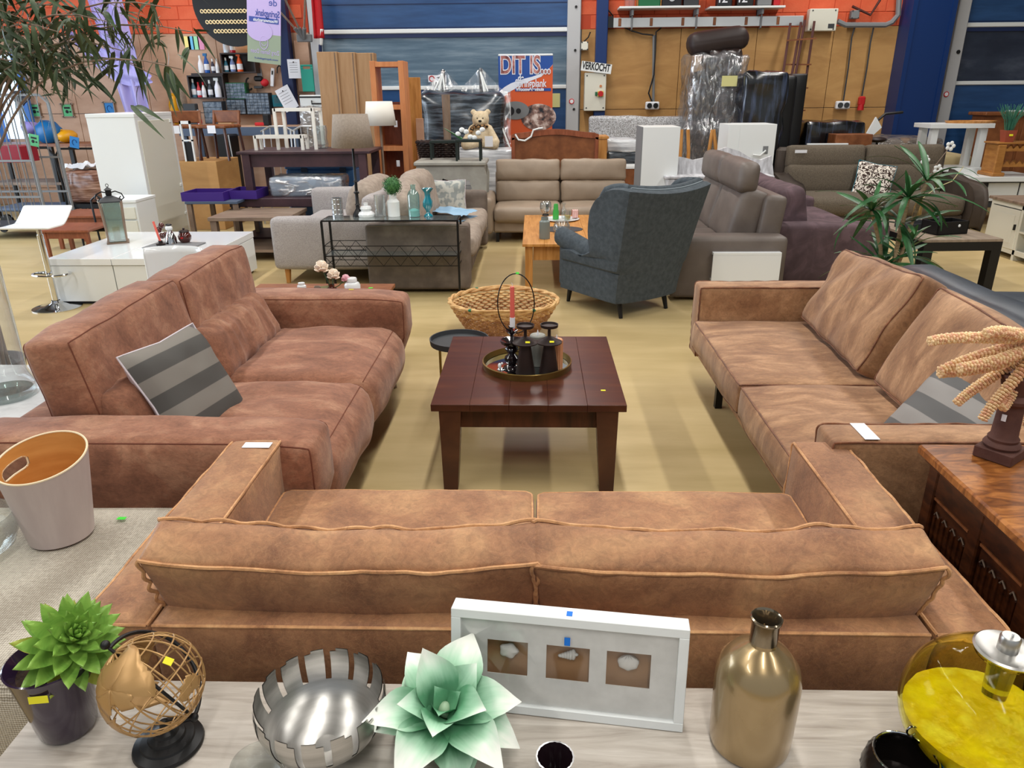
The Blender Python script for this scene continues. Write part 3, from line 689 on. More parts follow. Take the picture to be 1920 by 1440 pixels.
c = at(1021, 447); vessel('glass_jar', 'tall grey ribbed jar on the near half of the light oak table', 'jar', c, [(0, 0), (.05, 0), (.052, .01), (.05, .16), (.034, .175), (.034, .2), (.03, .2), (.03, .17)], 'grey_ribbed')
c = at(1052, 412); single('plate', MB().lathe([(0, .0), (.17, .0), (.2, .014), (.19, .016), (.165, .006), (0, .006)], 32, cap=False), 'white_gloss', 'large round white plate carrying bottles on the oak table', 'plate', c)
mat('green_plastic', '3fa348', rough=.35); mat('olive_wax', 'a39c45', rough=.5)
mat('red_white', 'c04038', 'f0efe9', sc=20, st=(1, 0, 1), rough=.3, kind='wave', dist=0)
c = at(1042, 411, OZ + .007); vessel('bottle', 'slim green bottle with white cap standing on the white plate', 'bottle', c, [(0, 0), (.033, 0), (.033, .08), (.026, .11), (.024, .15), (.02, .165), (0, .165)], 'green_plastic')
c = at(1057, 409, OZ + .007); vessel('bottle', 'small clear glass bottle on the white plate, right of the green one', 'bottle', c, [(0, 0), (.026, 0), (.026, .09), (.012, .11), (.012, .15), (.02, .15), (.02, .165), (0, .165)], 'clear')
c = at(1064, 413, OZ + .007); vessel('candle_glass', 'small glass with olive candle on the white plate', 'candle', c, [(.034, 0), (.036, .1), (.033, .1), (.031, .004), (0, .004)], 'clear', extra=[([(0, .005), (.03, .005), (.03, .05), (0, .05)], 'wax', 'olive_wax')])
c = at(1078, 408, OZ + .015); t = thing('candle_glass', 'square candle glass with red and white stripes on the white plate', 'candle', c); MB().box(-.033, .033, -.033, .033, 0, .085, .004).build('glass_cube', 'red_white', t, False)
c = at(1023, 404, OZ + .012); t = vessel('glass_balloon', 'clear glass balloon on a dark foot at the left end of the plate', 'vase', c, [(.03, .02), (.055, .05), (.066, .09), (.06, .14), (.045, .16), (.043, .16), (.058, .14), (.063, .09), (.05, .05), (0, .03)], 'clear', extra=[([(0, 0), (.04, 0), (.03, .02), (0, .02)], 'foot', 'black')])
MB().box(.0, .035, -.02, .02, .03, .14, .01).build('dark_core', 'smoke_glass', t, False)
c = at(1053, 436, OZ + .005); vessel('glass_bowl', 'squat clear glass vase in the middle of the grey placemat', 'vase', c, [(0, 0), (.06, 0), (.085, .03), (.08, .075), (.06, .11), (.057, .11), (.077, .075), (.08, .03), (.055, .006), (0, .006)], 'clear')
# ---- wing chair
mat('denim', '3a4248', '495157', sc=30, rough=.9, bump=.2, bsc=80); mat('denim_pipe', '7d878d', rough=.8)
t = thing('wing_chair', 'slate blue wingback armchair turned away from the camera, in the centre right', 'armchair', (.755, 6.33, 0), R(36)); t.scale = (1.06,) * 3
# local: +Y is the way it faces
def wingsec(z):   # half width, back y as function of z
    f = (z - .14) / .90
    return .27 + .075 * f ** 1.1 + (.02 if f > .3 else 0), -.27 - .20 * f ** 1.25
def shellf(u, v):
    """outer shell of back and wings, u across -1..1, v height 0..1"""
    z = .14 + .88 * v; w, yb = wingsec(z); a = (u - .5) * 2
    if abs(a) < .5: x = a * 2 * w; y = yb - .03 * (1 - (a * 2) ** 2)
    else:
        k = (abs(a) - .5) * 2
        dep = .62 if v < .38 else (.62 - (.62 - .20) * min(1, (v - .38) / .08)) if v < .46 else (.25 + .05 * math.sin((v - .46) / .54 * math.pi) ** .8)
        x = math.copysign(w + .03 * k * (v > .4), a); y = yb + k * dep * (1 if v > .38 else 1)
    if v > .93 and abs(a) < .5: z += .0
    if abs(a) > .5: z = z - ((abs(a) - .5) * 2) ** 3 * .05 * max(0, (v - .8) / .2)
    z += .035 * (v ** 3) * (1 - min(1, abs(a) * 1.6)) * 0 - .03 * v ** 4 * (1 - (min(1, abs(a) * 2)) ** 2)
    return (x, y, z)
o = MB().grid(shellf, 48, 40).build('back_shell', 'denim', t); m_ = o.modifiers.new('s', 'SOLIDIFY'); m_.thickness = .075; m_.offset = 1; m_ = o.modifiers.new('b', 'BEVEL'); m_.width = .02; m_.segments = 3; m_.limit_method = 'ANGLE'
for sx in (-1, 1):
    e_ = [Vector(shellf(.5 + sx * .5, .46 + .54 * k / 14)) + Vector((-sx * .03, 0, 0)) for k in range(15)] + [Vector(shellf(.5 + sx * (.5 - .5 * k / 14), 1.0)) + Vector((-sx * .02 * (k < 7), .03, -.012)) for k in range(1, 15)]
    MB().tube(e_, .036, 10).build('rolled_edge', 'denim', t)
for sx in (-1, 1):
    soft_part('arm', 'denim', t, (sx * .315, .12, .50), (.065, .32, .075), .06, (0, 0, .01), 10, rot=(R(12), 0, 0))
    MB().soft((.04, .33, .18), .02, (0, 0, 0), 6, (0, 1, 0), T4(sx * .30, .06, .32)); mb = MB(); mb.soft((.045, .33, .17), .02, (0, 0, 0), 6, (0, 1, 0), T4(sx * .29, .06, .33)); mb.build('side_panel', 'denim', t)
    pts = [shellf(.5 + sx * .25, k / 20) for k in range(21)]; pts = [(p[0] * 1.0 + sx * .0, p[1] - .004, p[2]) for p in pts]; MB().tube(pts, .006, 6).build('piping', 'denim_pipe', t)
MB().tube([Vector(shellf(.25 + k / 40 , 1.0)) + Vector((0, -.005, -.0)) for k in range(21)], .006, 6).build('piping', 'denim_pipe', t)
soft_part('seat_cushion', 'denim', t, (0, .10, .40), (.26, .33, .07), .04, (0, 0, .02), 8)
MB().box(-.27, .27, -.24, .38, .14, .34, .03).build('seat_base', 'denim', t)
for x, y, l in ((-.24, -.26, -.04), (.24, -.26, -.04), (-.25, .33, .02), (.25, .33, .02)):
    MB().tube([(x, y, .15), (x * 1.03, y + l, 0)], .02, 8, rf=lambda s_: .024 - .009 * s_).build('leg', 'black', t)
# ---- taupe-grey recliner sofa at the right of the wing chair
mat('recliner', '5f554f', '6b615a', sc=4, rough=.5, bump=.2, bsc=8); mat('plum', '4e3d42', '675258', sc=5, rough=.85, c3='57454a', dist=1)
s = thing('sofa', 'dark taupe leather sofa with raised headrests behind the slate blue wingback', 'sofa', (1.8, 7.4, 0))
for y0 in (6.46, 8.3): soft_part('arm', 'recliner', s, (1.72, y0 + .12, .30), (.50, .12, .27), .04, (0, .01, .01), 10)
MB().box(1.3, 2.1, 6.7, 8.3, .05, .36, .03).build('seat_base', 'recliner', s)
soft_part('back_panel', 'recliner', s, (2.10, 7.5, .48), (.10, .85, .42), .05, (0, 0, 0), 8, rot=(0, R(6), 0))
for i, (a, b) in enumerate(((6.72, 7.5), (7.51, 8.29))):
    soft_part('seat_cushion', 'recliner', s, (1.58, (a + b) / 2, .40), (.36, (b - a) / 2, .08), .05, (0, 0, .02), 8)
    soft_part('back_cushion', 'recliner', s, (1.93, (a + b) / 2, .68), (.13, (b - a) / 2, .26), .06, (.03, 0, 0), 10, (.01, 6, i), (0, R(15), 0))
    soft_part('headrest', 'recliner', s, (1.90, (a + b) / 2, 1.04), (.09, (b - a) / 2, .135), .06, (.02, .02, .01), 10, (.006, 6, i), (0, R(4), 0))
rebase(s)
# ---- plum suede sofa
s = thing('sofa', 'plum suede sofa seen side-on behind the potted yucca-like plant', 'sofa', (2.75, 7.6, 0))
soft_part('arm', 'plum', s, (2.78, 7.03, .32), (.52, .11, .28), .04, (0, 0, .01), 10); soft_part('arm', 'plum', s, (2.78, 8.95, .32), (.50, .11, .28), .04, (0, 0, .01), 10)
MB().box(2.3, 3.25, 7.14, 8.84, .06, .34, .03).build('seat_base', 'plum', s)
for i, (a, b) in enumerate(((7.15, 7.95), (7.96, 8.83))):
    soft_part('seat_cushion', 'plum', s, (2.95, (a + b) / 2, .40), (.36, (b - a) / 2, .10), .07, (.02, 0, .02), 8)
    soft_part('back_cushion', 'plum', s, (2.48, (a + b) / 2, .62), (.13, (b - a) / 2, .28), .07, (.02, 0, .01), 10, (.01, 5, i), (0, R(-10), 0))
rebase(s)
# ---- brown fabric sofa
mat('brownweave', '544a3f', '6f6455', sc=120, rough=.9, detail=2, bump=.4, bsc=150); mat('brown_arm', '40362f', '4a4038', sc=4, rough=.6)
s = thing('sofa', 'brown woven sofa with curved leather arms and a high back, at the right', 'sofa', (4.5, 10.2, 0))
for i, (a, b) in enumerate(((3.46, 4.50), (4.51, 5.55))):
    soft_part('seat_cushion', 'brownweave', s, ((a + b) / 2, 10.16, .35), ((b - a) / 2, .40, .12), .07, (0, .02, .02), 10)
    soft_part('lower_back_cushion', 'brownweave', s, ((a + b) / 2, 10.56, .62), ((b - a) / 2, .11, .20), .06, (0, .03, 0), 10, rot=(R(-8), 0, 0))
    soft_part('head_cushion', 'brownweave', s, ((a + b) / 2, 10.62, .91), ((b - a) / 2, .10, .15), .05, (0, .03, .0), 10, rot=(R(-8), 0, 0))
MB().box(3.36, 5.64, 10.64, 10.80, .1, 1.03, .04).build('back_panel', 'brown_arm', s)
MB().box(3.46, 5.55, 9.8, 10.6, .1, .24, .02).build('seat_base', 'brown_arm', s)
for x0 in (3.28, 5.56):
    poly = [(9.72, .08), (9.68, .30), (9.70, .46), (9.76, .56), (9.86, .60), (10.2, .62), (10.6, .70), (10.7, .70), (10.7, .08)]
    o = MB().prism(poly, x0, x0 + .19, 'x').build('arm', 'brown_arm', s); m_ = o.modifiers.new('b', 'BEVEL'); m_.width = .035; m_.segments = 3; m_.limit_method = 'ANGLE'
for x in (3.38, 5.64):
    for y in (9.8, 10.6): MB().box(x - .02, x + .02, y - .02, y + .02, 0, .09).build('leg', 'black', s, False)
c = gy(1502, 284, 10.46); MB().box(c.x - .08, c.x + .08, 10.46, 10.463, c.z - .02, c.z + .02).build('paper_label', 'paper', s, False)
rebase(s)
mat('camo', '3a2620', 'e8dfd4', sc=13, rough=.8, detail=0, dist=4, lo=.49, hi=.52)
c = gy(1638, 341, 10.28); pillow('throw_cushion', 'brown and white squiggle-patterned cushion on the brown woven sofa', c, (R(72), R(10), R(-8)), 'camo', .50, .14, back=mat('cteal', '2b7f93', rough=.8).name and 'cteal', pipem='cteal')
# ---- white open side table
def side_box():
    a = gz(1338, 474, .45); b = gz(1467, 474, .45); Yf = a.y; x0, x1 = a.x, b.x; d = .30
    t = thing('side_table', 'small white open-sided box table behind the far arm of the right tan sofa', 'side table', ((x0 + x1) / 2, Yf + d / 2, 0))
    MB().box(x0, x1, Yf, Yf + d, .425, .45, .002).build('top', 'white_gloss', t, False); MB().box(x0, x1, Yf, Yf + .018, 0, .425).build('side_panel', 'white_gloss', t, False)
    MB().box(x0, x1, Yf + d - .018, Yf + d, 0, .425).build('side_panel', 'white_gloss', t, False); MB().box(x0, x1, Yf + .018, Yf + d - .018, .20, .218).build('shelf', 'white_gloss', t, False)
    MB().box(x0, x1, Yf + .018, Yf + d - .018, 0.02, .04).build('bottom_panel', 'white_gloss', t, False); MB().box(x1 - .018, x1, Yf + .018, Yf + d - .018, .04, .425).build('back_panel', 'white_gloss', t, False)
    rebase(t)
side_box()
# ---- navy sofa behind the right tan sofa
mat('navy', '2b3139', '353c45', sc=5, rough=.42, bump=.15, bsc=9)
s = thing('sofa', 'navy leather sofa back to back with the right tan sofa', 'sofa', (2.6, 3.5, 0))
soft_part('back_cushion', 'navy', s, (2.25, 3.35, .60), (.13, 1.02, .20), .07, (.02, 0, .015), 14, (.01, 4, 2))
soft_part('back_panel', 'navy', s, (2.14, 3.35, .32), (.07, 1.1, .26), .04, (0, 0, 0), 8)
for y in (4.42, 2.2): soft_part('arm', 'navy', s, (2.72, y, .33), (.50, .14, .25), .05, (0, 0, .015), 10)
for i, (a, b) in enumerate(((2.35, 3.3), (3.31, 4.27))): soft_part('seat_cushion', 'navy', s, (2.80, (a + b) / 2, .33), (.42, (b - a) / 2, .10), .05, (0, 0, .02), 8)
MB().box(2.2, 3.15, 2.3, 4.3, .06, .24, .02).build('seat_base', 'navy', s)
rebase(s)
# ---- black-legged coffee table on the right
mat('greyoak', '7f7061', '9b8a78', sc=3, st=(8, 1, 1), rough=.5, detail=7)
A = gz(1735, 450, .48); B_ = gz(1882, 448, .48); C_ = gz(1628, 403, .48); D_ = gz(1808, 415, .48)
t = thing('coffee_table', 'coffee table with greyed oak top and thick black legs in front of the brown sofa', 'table', (0, 0, 0))
cz = (A + B_ + C_) / 3
e1 = (B_ - A); e2 = (C_ - A); e1n = e1.normalized(); e2 = e2 - e1n * e2.dot(e1n); W_, D2 = e1.length, min(e2.length, 1.15); ang = math.atan2(e1.y, e1.x)
t.location = (A.x, A.y, 0); t.rotation_euler = (0, 0, ang)
MB().box(0, W_, 0, D2, .455, .48, .002).build('top', 'greyoak', t, False)
for x in (.04, W_ - .05):
    for y in (.04, D2 - .05): MB().box(x - .04, x + .05, y - .04, y + .05, 0, .455).build('leg', 'black', t, False)
for y in (.0, D2 - .05): MB().box(.09, W_ - .09, y, y + .05, .375, .455).build('apron', 'black', t, False)
for x in (0., W_ - .05): MB().box(x, x + .05, .09, D2 - .09, .375, .455).build('apron', 'black', t, False)
# things on it
c = gz(1785, 440, .481); t = thing('storage_tray', 'black plastic storage box with a bright knob on the greyed oak table', 'box', c, R(16))
MB().box(-.17, .17, 0, .012, 0, .12).box(-.17, .17, .2, .212, 0, .12).box(-.17, -.158, 0, .21, 0, .12).box(.158, .17, 0, .21, 0, .12).build('wall', 'black', t, False); MB().box(-.17, .17, 0, .21, 0, .01).build('bottom', 'black', t, False); MB().ball((.06, -.004, .08), (.014, .006, .014)).build('knob', 'white', t)
c = gz(1728, 428, .481); t = thing('storage_tray', 'low dark slatted tray behind the black plastic box on the oak-topped table', 'tray', c, R(8)); MB().box(-.2, .2, -.1, .14, 0, .012).build('bottom', 'dgrey', t, False)
for y in (-.1, .13): MB().box(-.2, .2, y, y + .01, .012, .06).build('slat', 'dgrey', t, False)
for x in (-.2, .19): MB().box(x, x + .01, -.1, .14, .012, .06).build('slat', 'dgrey', t, False)
mat('gold_vase', 'b4935a', rough=.3, metal=.7)
c = gz(1716, 418, .481); t = vessel('vase', 'slender matt gold vase with orchid-like blooms on the black-legged table', 'vase', c, [(0, 0), (.03, 0), (.045, .05), (.04, .16), (.025, .22), (.03, .25), (.024, .25), (.02, .2), (0, .02)], 'gold_vase')
for k, (dx, dz) in enumerate(((.12, .33), (.20, .55), (-.02, .42))):
    MB().tube([(0, 0, .22), (dx * .4, 0, .22 + dz * .6), (dx, 0, .2 + dz)], .004, 5).build('stem', 'wood_ashy', t)
    for q_ in range(5): MB().ball((dx + .03 * math.cos(q_ * 1.26), .0, .2 + dz + .03 * math.sin(q_ * 1.26)), (.02, .008, .02), 8, 5).build('petal', 'white', t)
MB().tube([(0, 0, .22), (.12, -.05, .36), (.26, -.05, .42), (.34, -.05, .56)], .004, 5).build('dry_twig', 'wax_cream', t)
c = gz(1757, 432, .481); t = vessel('vase', 'short black vase in front of the gold vase on the black-legged table', 'vase', c, [(0, 0), (.05, 0), (.07, .05), (.05, .11), (.04, .13), (.03, .12), (0, .1)], 'black')
# ---- dracaena
mat('drac', '1e4424', '3c7040', sc=8, st=(.6, 4, 1), rough=.4, c3='2b5a30'); mat('bark', '8f7a5e', 'b59f80', sc=20, st=(1, 1, 6), rough=.9, bump=.6, bsc=40)
PC = gz(1668, 505, .38)
t = thing('dracaena', 'potted dracaena with long arching leaves behind the right tan sofa', 'plant', (PC.x, PC.y, 0))
MB().lathe([(0, 0), (.12, 0), (.155, .24), (.16, .26), (.15, .26), (.14, .22), (0, .22)], 28, cap=False).build('pot', 'dgrey', t); MB().lathe([(0, .225), (.14, .225)], 20, cap=False).build('soil', 'soil', t)
rn = random.Random(7); lm = []
for L_, cu in ((.42, -.35), (.52, -.6), (.34, -.15), (.6, -.95)):
    b_ = MB(); n = 9
    for i in range(n + 1):
        s_ = i / n; w = .025 * (math.sin(math.pi * (s_ * .93 + .06)) ** .6); a = cu * s_ * 1.8; 
        x = L_ * (s_ if abs(cu) < .01 else math.sin(1.6 * -cu * s_) / (1.6 * -cu)); z = L_ * ((math.cos(1.6 * -cu * s_) - 1) / (1.6 * -cu))
        for v in (-1, 0, 1): b_.v.append((x, v * w, z + .005 * abs(v)))
    for i in range(n):
        for j in range(2): b_.f.append((i * 3 + j, (i + 1) * 3 + j, (i + 1) * 3 + j + 1, i * 3 + j + 1))
    o = b_.build('leaf', 'drac', t); lm.append(o.data); bpy.data.objects.remove(o)
heads = [((1635, 395), .02, 17), ((1703, 372), -.06, 22), ((1738, 340), .0, 12), ((1655, 498), -.02, 14), ((1690, 480), .05, 18), ((1690, 420), .0, 8)]
for (px, py), dy, nl in heads:
    h = gy(px, py, PC.y + dy) - t.location
    MB().tube([((h.x) * .2, 0, .2), (h.x * .5 + .01, dy * .5, h.z * .55 + .08), tuple(h)], .016, 8).build('stem', 'bark', t)
    for k in range(nl):
        o = bpy.data.objects.new('leaf', rn.choice(lm)); COL.objects.link(o); o.parent = t; el = rn.uniform(-12, 66)
        o.matrix_world = Matrix.Translation(h) @ Matrix.Rotation(k * 2.4 + rn.uniform(-.3, .3), 4, 'Z') @ Matrix.Rotation(-R(el), 4, 'Y') @ Matrix.Rotation(rn.uniform(-.4, .4), 4, 'X') @ Matrix.Diagonal((rn.uniform(.7, 1.15),) * 3 + (1,))
# ---- white and dark TV cabinet at the right edge
s = thing('media_cabinet', 'cream painted cabinet with dark wood top at the right edge', 'cabinet', (5.55, 7.7, 0))
x0, x1, y0, y1, zt = 5.25, 5.75, 6.9, 8.75, .62
MB().box(x0 - .03, x1 + .03, y0 - .03, y1 + .03, zt - .03, zt, .004).build('top', 'wood_ashy', s, False)
MB().box(x0 + .03, x1, y0, y1, .06, .08).box(x1 - .02, x1, y0, y1, .06, zt - .03).build('carcass', 'cream', s, False)
for y in (y0, 7.55, 8.15, y1 - .04): MB().box(x0, x1, y, y + .04, 0, zt - .03).build('stile', 'cream', s, False)
for z in (.06, zt - .08): MB().box(x0, x0 + .03, y0 + .04, y1 - .04, z, z + .05).build('rail', 'cream', s, False)
MB().box(x0, x1, 7.59, 8.15, .30, .32).build('shelf', 'cream', s, False); MB().box(x0, x1, y0 + .04, 7.55, .30, .32).build('shelf', 'cream', s, False)
d = MB().box(x0 - .01, x0 + .01, 8.19, y1 - .05, .11, zt - .09, .002).build('door', 'cream', s, False)
MB().box(x0 - .014, x0 - .009, 8.26, y1 - .12, .17, zt - .15).build('door_field', 'cream', d, False); MB().box(x0 - .03, x0 - .01, 8.21, 8.225, .32, .38).build('handle', 'black', d, False)
rebase(s)
# ---- navy / white things at the right: white washstand, wine rack, white tables, plant, pine dresser
Yr = 10.4
t = thing('washstand', 'white painted drawer unit under the pine wine rack at the right edge', 'cabinet', gz(1885, 470, 0) * 0 + Vector((6.5, Yr + .3, 0)))
o = PB('top', 'white', t, 1812, 332, 1960, 341, Yr - .1, .75, .003); PB('drawer', 'white', t, 1851, 343, 1908, 377, Yr, .02, .004); PB('drawer', 'white', t, 1911, 343, 1960, 377, Yr, .02, .004)
x0, x1, z0, z1 = prect(1822, 341, 1960, 400, Yr); MB().box(x0, x1, Yr + .02, Yr + .55, z1 - .34, z1, .002).build('carcass', 'dgrey', t, False)
for x in (x0 + .03, x1 - .03):
    for y in (Yr + .05, Yr + .5): MB().box(x - .03, x + .03, y - .03, y + .03, 0, z1 - .34).build('leg', 'dark_wood', t, False)
rebase(t)
zt = prect(1812, 332, 1960, 341, Yr - .1)[3]
t = thing('wine_rack', 'pine wine rack with scalloped rails standing on the white drawer unit', 'wine rack', (7.2, Yr + .1, zt))
x0 = gy(1866, 300, Yr + .02).x; H2 = gy(1880, 267, Yr + .02).z - zt; x0 -= 7.2
MB().box(x0 - .03, x0 + 1.0, -.12, .22, H2 - .02, H2, .004).build('top', 'pine', t, False)
for x in (x0, x0 + .9):
    MB().box(x, x + .03, -.10, .20, .05, H2 - .02).build('side_panel', 'pine', t, False); MB().box(x - .02, x + .09, -.13, -.09, .04, H2 - .03, .01).build('post', 'pine', t, False); MB().box(x - .04, x + .13, -.15, .22, 0, .05, .012).build('foot', 'pine', t, False)
for zz in (.14, .34):
    for yy in (-.10, .16):
        poly = [(x0 + .07 + k * .0104, zz + .05 - .022 * (1 - math.cos(k / 8 * 2 * math.pi)) * .9) for k in range(80)] + [(x0 + .9, zz - .02), (x0 + .07, zz - .02)]
        MB().prism(poly, yy, yy + .02, 'y').build('scalloped_rail', 'pine', t, False)
t2 = thing('potted_grass', 'artificial grass tuft in a terracotta planter on the wine rack', 'plant', (7.2 + x0 + .14, Yr + .1, zt + H2))
MB().lathe([(0, 0), (.075, 0), (.105, .15), (.095, .15), (0, .12)], 4, T4(rz=R(45)), cap=False).build('planter', mat('terracotta', '9b4c35', rough=.7), t2, False)
mat('grass', '1f5a48', '3f7d62', sc=10, rough=.6); rn = random.Random(2); gm = MB()
for k in range(90):
    a, r_ = rn.random() * 6.28, rn.random() * .05; q_ = rn.uniform(.02, .16); gm.tube([(r_ * math.cos(a), r_ * math.sin(a), .12), ((r_ + q_ * .3) * math.cos(a), (r_ + q_ * .3) * math.sin(a), .28), ((r_ + q_) * math.cos(a), (r_ + q_) * math.sin(a), .36 + .12 * rn.random())], .003, 3)
gm.build('blades', 'grass', t2, kind='stuff'); sticker(t2, (-.0, -.072, .09), 'yellow_tag', .05, .025, (R(80), 0, 0))
def simple_table(name, label, px0, pyt, px1, Y, d, th, m, legw, zl=0, ins=.03, n=4, cat='table', low=None, group=None):
    x0, x1, _, z1 = prect(px0, pyt, px1, pyt + 10, Y); t = thing(name, label, cat, ((x0 + x1) / 2, Y + d / 2, zl), group=group)
    MB().box(x0, x1, Y, Y + d, z1 - th, z1, .003).build('top', m, t, False)
    for x in (x0 + ins, x1 - ins):
        for y in (Y + ins, Y + d - ins): MB().box(x - legw / 2, x + legw / 2, y - legw / 2, y + legw / 2, zl, z1 - th).build('leg', m, t, False)
    if low: MB().box(x0, x1, Y, Y + d, low, low + th, .003).build('lower_shelf', m, t, False)
    rebase(t); return t, z1
# white two-tier table stands on a low cabinet
t = thing('low_cabinet', 'low brown cabinet under the white two-tier table', 'cabinet', (6.1, 11.3, 0)); PB('top', 'wood_ashy', t, 1768, 326, 1862, 334, 10.95, .6, .003)
x0, x1, z0, z1 = prect(1772, 334, 1858, 345, 11.0); MB().box(x0, x1, 11.0, 11.5, 0, z1).build('carcass', 'cream', t, False); rebase(t); zb = prect(1768, 326, 1862, 334, 10.95)[3]
simple_table('plant_table', 'white two-tier wooden table stacked on the low brown cabinet at the right', 1746, 232, 1866, 10.98, .5, .06, 'white', .09, zb, .10, low=zb + .02)
c = gy(1822, 228, 11.2); t = thing('serving_tray', 'flat round wooden tray lying on the white two-tier table', 'tray', (c.x, 11.23, prect(1746, 232, 1866, 242, 10.98)[3])); MB().lathe([(0, 0), (.26, 0), (.28, .03), (.26, .03), (.25, .01), (0, .01)], 32, Matrix.Diagonal((1.25, .8, 1, 1)), cap=False).build('dish', 'wood_oak', t)
t = thing('dresser', 'brown pine dresser in front of the right sectional door', 'cabinet', (8.2, 12.2, 0))
x0, x1, z0, z1 = prect(1838, 210, 1990, 345, 12.1); MB().box(x0 - .05, x1, 12.05, 12.55, z1 - .05, z1, .01).build('top', 'wood_brown', t, False); MB().box(x0, x1, 12.12, 12.5, 0, z1 - .05).build('carcass', 'wood_brown', t, False)
for k in range(2): MB().box(x0 + .05 + k * .52, x0 + .52 + k * .52, 12.1, 12.12, .1, z1 - .15, .006).build('door', 'wood_brown', t, False)
rebase(t)
c = gy(1910, 211, 12.3); t = thing('papers', 'loose white sheets lying on the brown pine dresser', 'paper', (c.x, 12.3, z1 + .001)); MB().box(-.15, .2, -.1, .1, 0, .02).build('sheets', 'paper', t, False)
# mattresses
mat('cream_fabric', 'd5bf8c', 'dfcb9c', sc=4, rough=.8)
for k, (py0, py1, m_, lb, Y_, pxa, pxb) in enumerate(((262, 278, 'cream_fabric', 'cream mattress at the bottom of the stack in front of the blue column', 11.55, 1672, 1835), (246, 262, 'wood_ashy', 'plastic-wrapped grey mattress on top of the cream one', 11.55, 1627, 1775))):
    x0, x1, z0, z1 = prect(pxa, py0, pxb, py1, Y_); t = thing('mattress', lb, 'mattress', ((x0 + x1) / 2, Y_ + .5, 0 if k == 0 else 0))
    if k == 0: z0 = .62; z1 = z0 + .22
    else: z0 = .86; z1 = 1.08
    t.location.z = z0; mb = MB(); mb.soft(((x1 - x0) / 2, .44, (z1 - z0) / 2), .05, (0, 0, .01), 8, (.01, 3, k), T4(0, 0, (z1 - z0) / 2)); mb.build('core', m_, t)
    if k: mb = MB(); mb.soft(((x1 - x0) / 2 + .01, .45, (z1 - z0) / 2 + .01), .05, (0, 0, .01), 12, (.03, 5, k), T4(0, 0, (z1 - z0) / 2)); mb.build('plastic_film', 'plastic_wrap', t)
t = thing('pallet_box', 'large cream upholstered box spring under the mattresses at the right', 'box spring', (5.8, 12.05, 0)); mb = MB(); mb.soft((.8, .45, .30), .04, (0, 0, 0), 6, (0, 1, 0), T4(0, 0, .31)); mb.build('base', 'cream_fabric', t)
# ================= LEFT MIDDLE
# light grey sofa
mat('lightgrey', '96908f', 'aea8a6', sc=120, rough=.9, detail=2, bump=.4, bsc=150); mat('greybrown', '5a5049', '75695f', sc=4, st=(1, 1, 1), rough=.8, c3='665a51'); mat('oatmeal', '8f8175', 'a59789', sc=20, rough=.85)
s = thing('sofa', 'light grey fabric sofa with wooden legs behind the glass console table', 'sofa', (-1.9, 7.6, 0))
soft_part('arm', 'lightgrey', s, (-2.02, 7.18, .40), (.53, .09, .25), .05, (0, .01, .01), 12)
MB().box(-2.5, -1.62, 7.27, 8.7, .14, .34, .03).build('seat_base', 'lightgrey', s); soft_part('seat_cushion', 'lightgrey', s, (-2.08, 7.98, .42), (.42, .70, .09), .05, (0, 0, .02), 10)
soft_part('arm', 'lightgrey', s, (-2.1, 8.8, .46), (.50, .09, .28), .05, (0, .01, .01), 12)
soft_part('back_panel', 'lightgrey', s, (-1.58, 7.95, .50), (.08, .80, .34), .06, (0, 0, .01), 12)
soft_part('back_cushion', 'oatmeal', s, (-1.72, 7.95, .74), (.12, .60, .18), .08, (.04, 0, .03), 12, (.02, 4, 1), (0, R(14), 0))
for x in (-2.45, -1.6):
    for y in (7.2, 8.75): MB().tube([(x, y, .15), (x, y - .02, 0)], .03, 8, rf=lambda q_: .034 - .012 * q_).build('leg', 'wood_oak', s)
rebase(s)
# grey-brown sofa facing right
s = thing('sofa', 'grey-brown suede sofa whose plain arm stands right behind the glass console table', 'sofa', (-1.1, 7.5, 0))
soft_part('arm', 'greybrown', s, (-1.07, 6.86, .335), (.48, .10, .30), .03, (0, 0, .01), 12, seams=[[(-1, -1, 1), (1, -1, 1)]], seam_m='taupe_seam', seam_r=.004)
soft_part('arm', 'greybrown', s, (-.95, 8.95, .36), (.40, .10, .32), .05, (0, 0, .01), 12)
MB().box(-1.44, -.62, 6.96, 8.85, .06, .34, .03).build('seat_base', 'greybrown', s)
for i, (a, b) in enumerate(((6.965, 7.82), (7.83, 8.85))): soft_part('seat_cushion', 'oatmeal', s, (-.99, (a + b) / 2, .39), (.44, (b - a) / 2, .10), .06, (.02, 0, .02), 12, (.015, 6, i))
soft_part('back_cushion', 'oatmeal', s, (-1.24, 7.3, .68), (.14, .42, .24), .09, (.04, 0, .02), 12, (.03, 4, 3), (R(10), R(-12), 0)); soft_part('back_cushion', 'oatmeal', s, (-1.26, 8.2, .70), (.14, .42, .26), .09, (.04, 0, .02), 12, (.03, 4, 4), (0, R(-14), 0))
rebase(s)
mat('trellis', '8d9391', 'b6b6ae', sc=16, rough=.85, detail=1, lo=.46, hi=.54)
c = gy(840, 372, 8.72); pillow('throw_cushion', 'pale grey cushion with a lattice pattern on the grey-brown sofa', c, (R(76), 0, R(6)), 'trellis', .42, .12, back='cushion_back')
mat('lightblue', '7fa3bf', '93b5cf', sc=8, rough=.85)
c = gy(838, 398, 8.1); single('blanket', MB().grid(lambda u, v: ((u - .5) * .55, (v - .5) * .42, .03 + .06 * (1 - abs(u - .4)) + .018 * noise.noise(Vector((u * 5, v * 5, 0)))), 16, 12).grid(lambda u, v: ((u - .5) * .55, (v - .5) * .42, .0), 2, 2), 'lightblue', 'folded light blue throw lying on the grey-brown sofa seat', 'blanket', (c.x, 8.1, .50), R(-20))
